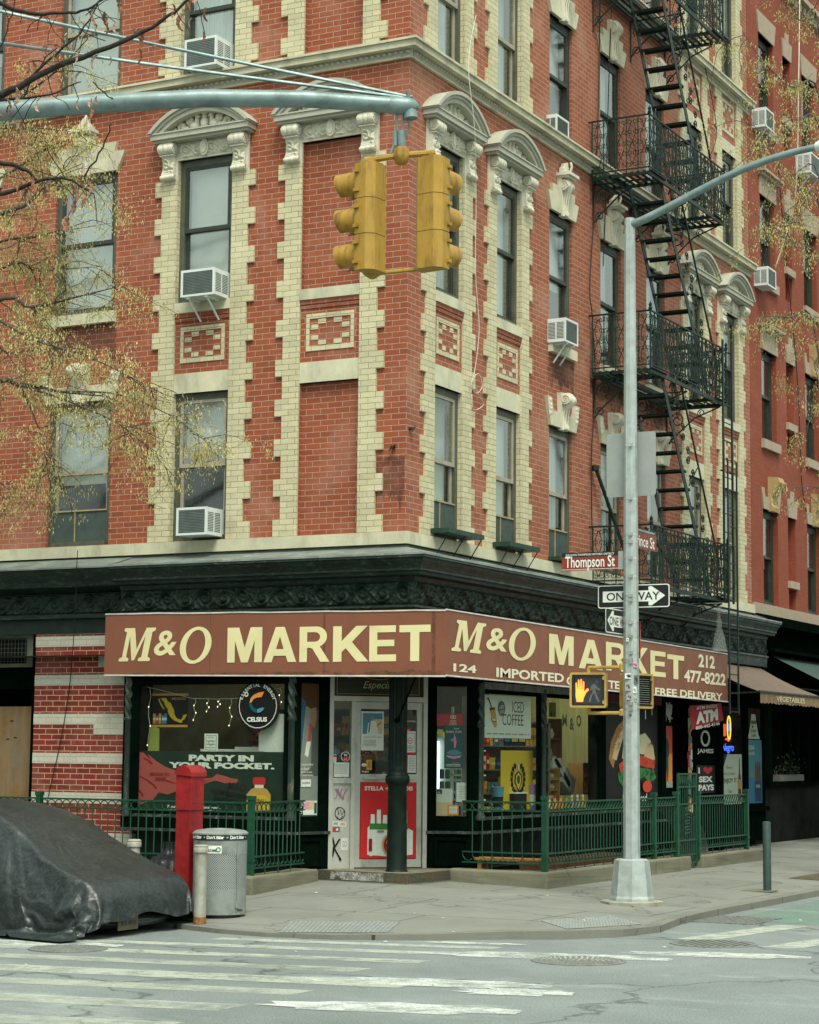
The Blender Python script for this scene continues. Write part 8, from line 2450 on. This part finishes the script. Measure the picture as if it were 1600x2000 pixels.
rf = MB(MATS['roof_felt']); rf.quad((-10, Y0, 18), (0, Y0, 18), (0, Y1, 18), (-10, Y1, 18)); rf.quad((-10, Y1, 0), (0, Y1, 0), (0, Y1, 18), (-10, Y1, 18)); rf.quad((-10, Y0, 0), (-10, Y1, 0), (-10, Y1, 18), (-10, Y0, 18)); rf.build('roof', NB)
for fi, f in enumerate(NF):
    for wi, w_ in enumerate(NW):
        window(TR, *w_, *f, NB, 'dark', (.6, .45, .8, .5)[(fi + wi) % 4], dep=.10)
        m = MB(M_brown)
        if fi == 0 or (fi == 1 and wi > 0):
            a, b_ = w_; v = f[1]
            m.prism([(a - .03, v), (b_ + .03, v), (b_ + .14, v + .40), (b_ - .02, v + .40), (b_ - .06, v + .24), (a + .06, v + .24), (a + .02, v + .40), (a - .14, v + .40)], -.2, .03, TR); o = m.build('window_hood', NB)
            k = MB(M_tan); uc = (a + b_) / 2
            k.prism([(.0, v - .02), (.10, v - .02), (.11, v + .06), (.07, v + .12), (.08, v + .25), (.20, v + .42), (.24, v + .52), (.20, v + .62), (.0, v + .64)], uc - .15, uc + .17, lambda n_, v_, u_: TR(u_, v_, n_)); k.build('scroll_bracket', o)
        elif wi == 0 and fi < 3:
            a, b_ = w_; v = f[1]
            m.box(a - .05, b_ + .05, v, v + .36, -.2, .03, TR); m.box(a - .10, b_ + .10, v + .361, v + .42, -.2, .10, TR); m.box(a - .14, b_ + .14, v + .421, v + .47, -.2, .16, TR); m.build('window_hood', NB)
        else:
            a, b_ = w_; v = f[1]
            m.prism([(a - .03, v), (b_ + .03, v), (b_ + .14, v + .42), (a - .14, v + .42)], -.2, .03, TR); m.build('window_hood', NB)
        if fi > 0: MB(M_brown).box(w_[0] - .06, w_[1] + .06, f[0] - .17, f[0], -.2, .07, TR).build('sill', NB)
    for w_ in NN:
        m = MB(M_brown); v = f[1]; uc = (w_[0] + w_[1]) / 2
        m.prism([(w_[0] - .02, v), (w_[1] + .02, v), (w_[1] + .07, v + .36), (uc + .10, v + .36), (uc + .10, v + .52), (uc - .10, v + .52), (uc - .10, v + .36), (w_[0] - .07, v + .36)], -.16, .03, TR); m.build('niche_hood', NB)
        MB(M_brown).box(w_[0] - .05, w_[1] + .05, f[0] + .40, f[0] + .54, -.15, .06, TR).build('niche_sill', NB)
MB(M_brown).box(Y0, Y1, 4.20, 4.40, .001, .06, TR).build('belt_course', NB); bm2 = MB(M_brown).box(Y0, Y1, 16.9, 17.0, .001, .16, TR)
for i in range(60): bm2.box(Y0 + i * .27, Y0 + i * .27 + .13, 16.72, 16.899, .001, .07, TR)
bm2.build('dentil_course', NB)
gf = MB(M_blkgreen)
gf.box(Y0, Y1, 3.05, 4.199, -.3, .10, TR); gf.box(Y0, Y1, 3.50, 3.56, .10, .34, TR); gf.box(Y0, Y1, 3.95, 4.1, .10, .45, TR)
gf.use(M_dark).box(Y0, Y1, .0, 1.05, -.3, -.02, TR); gf.use(M_blkgreen)
for y in (13.7, 14.55, 15.2, 15.75, 16.3, 17.0, 18.0, 19.0, 20.0, 21): gf.box(y, y + .16, 1.05, 3.049, -.3, .0, TR)
gf.box(14.2, 17.6, 1.051, 1.12, -.3, .10, TR)
gf.use(mat('restaurant_wall', (.20, .075, .035), .8, var=.3)); gf.quad((-2.2, Y0, .1), (-2.2, Y1, .1), (-2.2, Y1, 3.05), (-2.2, Y0, 3.05))
gf.build('restaurant_front', NB)
MB(glass('dark_shop_glass', .10, (.5, .55, .5))).quad(TR(Y0, 1.06, -.15), TR(Y1, 1.06, -.15), TR(Y1, 3.04, -.15), TR(Y0, 3.04, -.15)).build('pane', NB)
acR('window air conditioner low in the third floor window of the red building on the right', 1499, 1515, 520, 556, .26, -.1, False)
acR('window air conditioner high in the fourth floor window of the red building on the right', 1495, 1511, 209, 246, .26, -.1, True)
acR('window air conditioner beside the street lamp head on the red building', 1583, 1602, 296, 336, .3, -.1, True)
# dark railing in front of the restaurant
rl = MB(M_black)
for i in range(26): rl.tube([(1.25, 13.9 + i * .13, -.03), (1.25, 13.9 + i * .13, .92)], .012, 5)
for z in (.06, .45, .92): rl.box(13.85, 17.3, z - .015, z + .015, 1.235, 1.265, TR)
tag(rl.build('iron_railing'), 'black iron railing in front of the restaurant at the right edge', 'railing')
pl_ = thing('planter_trough', 'dark planter with a scraggly shrub in the restaurant window', 'planter', TR(15.5, 1.12, .05))
MB(C('mid')).box(14.9, 16.4, 1.13, 1.25, -.05, .09, TR).build('trough', pl_)
fo = MB(mat('shrub_leaf', (.016, .035, .014), .7, var=.4)); rr = random.Random(4)
for i in range(320):
    u, v, n = rr.gauss(15.6, .35), 1.25 + abs(rr.gauss(0, .16)), rr.gauss(.03, .06); a, b2 = rr.uniform(0, 6.3), .03
    fo.add([TR(u + b2 * cos(a), v + b2 * sin(a), n), TR(u - .4 * b2 * sin(a), v + .4 * b2 * cos(a), n + .02), TR(u - b2 * cos(a), v - b2 * sin(a), n)], [(0, 1, 2)])
fo.build('leaves', pl_)

# ------------------------------------------------------------------ awnings
M_awn = mat('tan_awning', (.15, .11, .082), .8, var=.12, scale=2, stretch=(1, 3, 1), dirt=(.17, .12, .09), dirt_amt=.35)
M_awn2 = mat('awning_valance', (.20, .135, .075), .8, var=.2, scale=5)
aw = thing('shop_awning', 'faded tan cloth awning pulled out over the far shop window', 'awning', (.6, 12.0, 3.2))
YA0, YA1 = 10.0, 13.35
MB(M_awn).grid(lambda s, t: (.12 + 1.2 * t, YA0 + (YA1 - YA0) * s + (.0 if s < .5 else .3 * t), 3.24 - .60 * t - .05 * sin(pi * t) - .012 * sin(s * 22) * sin(pi * t)), 40, 10).build('canopy', aw, smooth=180)
vl = MB(M_awn2).grid(lambda s, t: (1.32 + .012 * sin(s * 90) * t, YA0 + (YA1 + .3 - YA0) * s, 2.635 - .17 * t - .012 * t * sin(s * 120)), 90, 2)
vl.use(C('cream')).text('VEGETABLES', 11.6, 2.55, lambda u, v, n: (1.34 + n, u, v), 0, w=1.6, h=.085, bold=.01); vl.build('valance', aw)
MB(M_black).tube([(1.32, YA0 - .05, 2.645), (1.32, YA1 + .35, 2.645)], .022, 6).tube([(.1, YA0 + .1, 2.6), (1.3, YA0 + .02, 2.64)], .016, 5).tube([(.1, YA1, 2.6), (1.3, YA1 + .2, 2.64)], .016, 5).build('frame', aw)
aw2 = thing('dark_awning', 'dark green sloping awning at the right edge over the restaurant', 'awning', (.6, 17.0, 3.2))
MB(mat('dark_awning_cloth', (.03, .06, .05), .6, var=.2)).grid(lambda s, t: (.12 + 1.5 * t, 14.3 + 6 * s, 3.45 - .75 * t), 6, 4).build('canopy', aw2)
MB(M_black).tube([(1.62, 14.3, 2.7), (1.62, 20.3, 2.7)], .02, 5).tube([(.1, 14.35, 2.9), (1.6, 14.35, 2.72)], .015, 5).build('frame', aw2)

# ------------------------------------------------------------------ unseen blocks across the two streets, added for glass reflections and street shade
M_opp = brick('opposite_brick', (.25, .085, .04), (.20, .065, .03), (.30, .22, .16))
def opposite(label, x0, x1, y0, y1, h, T, u0, u1):
    o = thing('unseen_opposite_building', label, 'building', ((x0 + x1) / 2, (y0 + y1) / 2, ST))
    MB(M_opp).cube(x0, x1, y0, y1, ST, h).build('wall', o)
    for j in range(2):
        for i in range(int((u1 - u0) / 2.4)):
            u = u0 + 1 + i * 2.4; v = 1.0 + j * 3.1
            m = MB(M_frameD).box(u, u + 1.1, v, v + 1.8, .0, .05, T); m.use(M_dark).box(u + .08, u + 1.02, v + .08, v + 1.72, .05, .055, T); m.build('window', o)
opposite('unseen low brown brick building added for street shade and left shop window reflections', -32, -1.5, -24, -16.2, 6.6, lambda u, v, n: (u, -16.2 + n, v), -32, -2)
opposite('unseen brown brick building across the right street added for shade and side window reflections', 17.5, 26, 2, 75, 6.6, lambda u, v, n: (17.5 - n, u, v), 2, 75)

# ================================================================== TREES
def bark(name, c):
    return mat(name, c, .9, var=.35, scale=14, bump=.6, bump_scale=40)
M_bark = bark('dark_bark', (.065, .052, .040)); M_bark2 = bark('grey_bark', (.085, .072, .058)); M_bark3 = bark('wet_bark', (.022, .018, .015))
M_cat = mat('ochre_catkins', (.47, .39, .155), .8, var=.4, scale=2.2)
M_cat2 = mat('green_catkins', (.40, .40, .15), .8, var=.4, scale=2.2)
M_dry = mat('dry_brown_leaf', (.24, .105, .055), .8, var=.4, scale=9)
M_dry2 = mat('pale_dry_leaf', (.34, .24, .17), .8, var=.3, scale=9)
def smooth_path(P, n=5):
    P = [Vector(p) for p in P]; Q = []
    for i in range(len(P) - 1):
        p0, p1, p2, p3 = P[max(0, i - 1)], P[i], P[i + 1], P[min(len(P) - 1, i + 2)]
        for j in range(n):
            f = j / n
            Q.append(.5 * (2 * p1 + (p2 - p0) * f + (2 * p0 - 5 * p1 + 4 * p2 - p3) * f * f + (3 * p1 - p0 - 3 * p2 + p3) * f ** 3))
    Q.append(P[-1]); return Q
def twig(r, p, d, L_, wob=.35, droop=-.08, seg=6):
    pts = [p]; d = d.normalized()
    for i in range(seg):
        d = (d + Vector((r.uniform(-wob, wob), r.uniform(-wob, wob), r.uniform(-wob, wob) + droop))).normalized()
        pts.append(pts[-1] + d * (L_ / seg))
    return pts
def catkins(mb, r, p, n, spread, mats, ln=(.03, .075), wd=.0055):
    for i in range(n):
        q = p + Vector((r.gauss(0, spread), r.gauss(0, spread), r.gauss(0, spread * .7)))
        L_ = r.uniform(*ln); dx, dy = r.uniform(-.35, .35) * L_, r.uniform(-.35, .35) * L_
        e = q + Vector((dx, dy, -L_ * r.uniform(.4, 1)))
        a = r.uniform(0, pi); s = Vector((cos(a), sin(a), r.uniform(-.3, .3))) * r.uniform(.6, 1.5) * wd
        m_ = (q + e) / 2 + Vector((r.uniform(-.3, .3), r.uniform(-.3, .3), 0)) * L_ * .4
        mb.use(r.choice(mats)).add([q, m_ + s, e, m_ - s], [(0, 1, 2, 3)])
def budding_tree(name, label, base, tops, limbs, seed, nper, mats, bk, r0, side=14, spread=.09, groups=(), tw=(.3, .9), away=None):
    """trunk, limbs given as 3D paths, random side twigs, and thousands of small hanging catkins"""
    r = random.Random(seed)
    o = thing(name, label, 'tree', base)
    tr = MB(bk); tr.tube(smooth_path(tops), [r0 * (1 - .85 * i / (len(smooth_path(tops)) - 1)) for i in range(len(smooth_path(tops)))], 12)
    tr.build('trunk', o, smooth=60)
    br_ = MB(bk); fo_ = MB()
    tp = smooth_path(tops)
    for q in range(9):           # the rest of the crown
        p = tp[int(len(tp) * (.5 + .05 * q))]; a = q * 2.4 + seed
        d = Vector((cos(a), sin(a) , .0)) * (1.0 if away is None else .55) + Vector((away or (0, 0, 0))) + Vector((0, 0, .45))
        limbs = limbs + [(twig(r, p.copy(), d, r.uniform(1.6, 2.6), .22, .03, 5), r0 * .28, .35)]
    for L_, rad, dens in limbs:
        P = smooth_path(L_); k = len(P)
        br_.tube(P, [max(.004, rad * .72 * (1 - .88 * i / (k - 1))) for i in range(k)], 7)
        n_ = int(side * dens)
        for q in range(n_):
            f = r.uniform(.18, 1) ; i = min(k - 2, int(f * (k - 1))); p = P[i].lerp(P[i + 1], r.random())
            t = (P[i + 1] - P[i]).normalized()
            d = (t * .6 + Vector((r.uniform(-1, 1), r.uniform(-1, 1), r.uniform(-.7, .6)))).normalized()
            T_ = twig(r, p, d, r.uniform(*tw)); br_.tube(T_, [.007 - .0045 * j / (len(T_) - 1) for j in range(len(T_))], 4, cap=False)
            for s2 in range(5):
                p2 = T_[r.randint(1, len(T_) - 1)]
                T2_ = twig(r, p2, Vector((r.uniform(-1, 1), r.uniform(-1, 1), r.uniform(-.8, .3))), r.uniform(.12, .4), seg=4)
                br_.tube(T2_, .0022, 3, cap=False)
                for p3 in T2_[1:]:
                    if r.random() < .85: catkins(fo_, r, p3, r.randint(nper // 2, nper), spread, mats)
            for p3 in T_[2:]: catkins(fo_, r, p3, nper // 2, spread, mats)
    for c, n_, s in groups: catkins(fo_, r, Vector(c), n_, s, mats, (.04, .09))
    br_.build('limbs', o, smooth=60)
    f_ = fo_.build('foliage', o)
    return o
YT = 3.0
def LT(px, py, n=YT): x, z = onL(px, py, n); return (x, -n, z)
bx_, bz_ = -8.3, gz(-8, -3.4)
tb_ = (bx_, -3.4, bz_)
tops = [(bx_, -3.4, bz_), (bx_ + .08, -3.35, 2.2), (bx_ - .05, -3.3, 4.6), (bx_ + .1, -3.2, 6.6), (bx_ + .15, -3.2, 9.5)]
fork1, fork2, fork3, fork4 = Vector((bx_ + .0, -3.3, 4.0)), Vector((bx_ + .05, -3.25, 5.6)), Vector((bx_ + .1, -3.2, 7.2)), Vector((bx_ + .12, -3.2, 8.9))
limbs = [
    ([fork1, LT(-60, 775, 3.2), LT(40, 752, 3.1), LT(120, 765, 3.0), LT(215, 775, 2.9)], .065, 1.2),
    ([LT(40, 752, 3.1), LT(150, 790, 3.3), LT(250, 840, 3.4), LT(340, 930, 3.3)], .022, 1.5),
    ([LT(120, 765, 3.0), LT(230, 770, 2.7), LT(330, 810, 2.6), LT(400, 860, 2.6)], .02, 1.3),
    ([LT(40, 752, 3.1), LT(80, 850, 3.0), LT(95, 930, 3.0)], .02, 1.0),
    ([fork2, LT(-40, 600, 3.0), LT(60, 600, 2.9), LT(150, 580, 2.8), LT(230, 560, 2.8)], .05, 1.8),
    ([LT(-40, 600, 3.0), LT(60, 660, 3.3), LT(180, 700, 3.4), LT(300, 760, 3.4)], .03, 1.7),
    ([fork2, LT(-30, 540, 2.6), LT(80, 530, 2.5), LT(200, 520, 2.4)], .035, 1.6),
    ([fork3, LT(-30, 430, 3.2), LT(50, 400, 3.1), LT(110, 350, 3.0), LT(190, 345, 3.0)], .05, 1.8),
    ([fork3, LT(-30, 480, 2.7), LT(60, 465, 2.7), LT(150, 440, 2.6)], .035, 1.6),
    ([fork3, LT(-20, 360, 2.5), LT(70, 300, 2.4), LT(140, 270, 2.4)], .035, 1.4),
    ([fork4, LT(-40, 230, 3.0), LT(40, 190, 3.0), LT(120, 130, 3.0), LT(185, 60, 3.0)], .045, 1.0),
    ([fork4, LT(-40, 260, 3.3), LT(60, 250, 3.3), LT(160, 260, 3.3)], .03, 1.1),
    ([fork1, LT(-60, 860, 2.6), LT(-10, 930, 2.6), LT(10, 990, 2.6)], .03, .7),
    ([fork1, LT(-80, 700, 2.2), LT(20, 690, 2.0), LT(110, 680, 2.0)], .035, 1.2)]
budding_tree('budding_tree', 'leafless street tree hung with ochre catkins in front of the left facade', tb_, tops, limbs, 5, 8, [M_cat, M_cat, M_cat2], M_bark, .16, side=15, spread=.05, away=(-.9, -.1, 0), groups=[(LT(392, 885, 2.6), 420, .10), (LT(150, 260, 3.2), 200, .12)])
# right tree beyond the lamp post
def RTp(px, py, x=3.2): y, z = onR(px, py, x); return (x, y, z)
bt_ = (3.45, 7.2, gz(3.45, 0))
rtop = [bt_, (3.45, 7.25, 3.0), (3.4, 7.3, 6.0), (3.4, 7.3, 8.5)]
rf1, rf2, rf3 = Vector((3.43, 7.3, 5.0)), Vector((3.4, 7.3, 6.6)), Vector((3.4, 7.3, 8.3))
rl_ = [
    ([rf1, RTp(1590, 640, 3.1), RTp(1540, 620, 3.0), RTp(1460, 618, 2.9)], .03, 1.0),
    ([rf2, RTp(1600, 510, 3.0), RTp(1550, 480, 2.9), RTp(1530, 420, 2.9)], .025, .7),
    ([rf2, RTp(1600, 400, 3.3), RTp(1560, 430, 3.3), RTp(1515, 455, 3.3)], .025, .7),
    ([rf3, RTp(1600, 190, 3.0), RTp(1545, 170, 2.9), RTp(1490, 120, 2.8), RTp(1450, 60, 2.8)], .03, 1.1),
    ([rf3, RTp(1600, 250, 3.3), RTp(1545, 250, 3.2), RTp(1480, 300, 3.1)], .025, 1.0),
    ([rf3, RTp(1600, 60, 3.2), RTp(1560, 40, 3.1), RTp(1510, -20, 3.0)], .025, .8),
    ([rf1, RTp(1610, 960, 3.2), RTp(1560, 950, 3.2), RTp(1530, 965, 3.2)], .018, .25),
    ([rf1, RTp(1600, 760, 3.0), RTp(1585, 800, 3.0), RTp(1575, 850, 3.0)], .015, .4),
    ([rf2, RTp(1600, 350, 2.6), RTp(1540, 340, 2.5), RTp(1470, 240, 2.5)], .02, .8)]
budding_tree('budding_tree', 'leafless street tree with pale green catkins in front of the red building on the right', bt_, rtop, rl_, 9, 9, [M_cat2, M_cat2, M_cat], M_bark2, .14, side=14, spread=.055, away=(.5, .7, 0), tw=(.35, 1.0))
# near tree across the street: dark branches with a few dry leaves
DT = 12.0
def NT(px, py, d=DT): return at_depth(px, py, d)
g0 = NT(-620, 500); nb0 = (g0.x, g0.y, ST + .1)
nt_top = [nb0, (g0.x, g0.y, 2.0), (g0.x + .05, g0.y, 4.2), (g0.x + .1, g0.y + .1, 6.5)]
near = thing('oak_tree', 'dark oak branches with a few dry brown leaves crossing the top left corner', 'tree', nb0)
tm = MB(M_bark3); P = smooth_path(nt_top); tm.tube(P, [.16 - .08 * i / (len(P) - 1) for i in range(len(P))], 12); tm.build('trunk', near, smooth=60)
bm_ = MB(M_bark3); lf = MB(); rr = random.Random(12)
def limb(px, r0, r1, d=DT):
    P = smooth_path([Vector(p) if isinstance(p, Vector) else NT(p[0], p[1], d) for p in px]); k = len(P)
    P = [p + Vector((rr.uniform(-1, 1), rr.uniform(-1, 1), rr.uniform(-1, 1))) * .006 for p in P]
    bm_.tube(P, [r0 + (r1 - r0) * i / (k - 1) for i in range(k)], 8)
    return P
def leaf(p, s, bend=1):
    a = rr.uniform(-.6, .6); dn = Vector((rr.uniform(-.4, .4), rr.uniform(-.4, .4), -1)).normalized(); sd = dn.orthogonal().normalized()
    sd = (sd * cos(a * 3) + dn.cross(sd) * sin(a * 3)).normalized(); up_ = dn.cross(sd)
    pr = ((0, .0), (.18, .14), (.32, .10), (.45, .22), (.6, .13), (.75, .17), (1, 0))
    V = []; L_ = s
    for t, w_ in pr:
        c = p + dn * (L_ * t) + up_ * (.18 * L_ * sin(t * 3) * bend)
        V += [c + sd * (w_ * L_) + up_ * (.12 * L_), c, c - sd * (w_ * L_) + up_ * (.12 * L_)]
    lf.use(rr.choice([M_dry, M_dry, M_dry2]))
    lf.add(V, [(3 * i + j, 3 * i + j + 1, 3 * i + j + 4, 3 * i + j + 3) for i in range(len(pr) - 1) for j in range(2)])
fk = Vector((g0.x + .05, g0.y, 4.3)); fk2 = Vector((g0.x + .08, g0.y + .05, 5.4))
B1 = limb([fk, (-250, 300), (-60, 205), (20, 178), (110, 130), (240, 82), (330, 32), (400, -30)], .032, .006)
B2 = limb([fk, (-200, 360), (-30, 318), (45, 330), (75, 352), (110, 348)], .022, .005)
B2b = limb([(-60, 380), (20, 375), (70, 355), (130, 350), (185, 380)], .016, .004)
B3 = limb([fk2, (-120, 30), (-30, 0), (30, 20), (100, 27), (160, 22), (200, 0)], .02, .005)
B4 = limb([(-10, 195), (50, 192), (110, 180), (160, 158)], .010, .003)
B5 = limb([(30, 178), (110, 105), (165, 55), (200, -10)], .009, .003)
B6 = limb([(165, 345), (200, 290), (218, 240)], .006, .004)
B7 = limb([(180, 160), (212, 190), (222, 192)], .004, .003)
B8 = limb([(45, 190), (85, 120), (112, 95)], .006, .003)
B9 = limb([(-20, 130), (5, 80), (22, 30), (30, -10)], .006, .003)
for B, n_ in ((B1, 26), (B3, 16), (B2b, 16), (B2, 8), (B4, 6), (B5, 10)):
    for i in range(n_):
        p = B[rr.randint(max(1, len(B) // 3), len(B) - 1)]
        T_ = twig(rr, p, Vector((rr.uniform(-1, 1), rr.uniform(-.6, .6), rr.uniform(-1, .5))), rr.uniform(.05, .28), seg=4)
        bm_.tube(T_, .0026, 4, cap=False)
        if rr.random() < .42: leaf(T_[-1], rr.uniform(.06, .11))
for px, py in ((15, 190), (345, 20), (355, 25), (350, 35), (362, 10), (370, 30), (340, 12), (115, 80), (118, 105), (112, 112), (255, 52), (285, 55), (300, 85), (265, 88), (215, 115), (195, 190), (182, 195), (180, 202), (145, 345), (150, 352), (140, 360), (165, 365), (172, 358), (60, 370), (200, 25), (395, 55), (400, 10), (20, 210)):
    leaf(NT(px + rr.uniform(-6, 6), py + rr.uniform(-6, 6), DT + rr.uniform(-.1, .1)), rr.uniform(.05, .10))
bm_.build('branches', near, smooth=60); lf.build('dry_leaves', near)
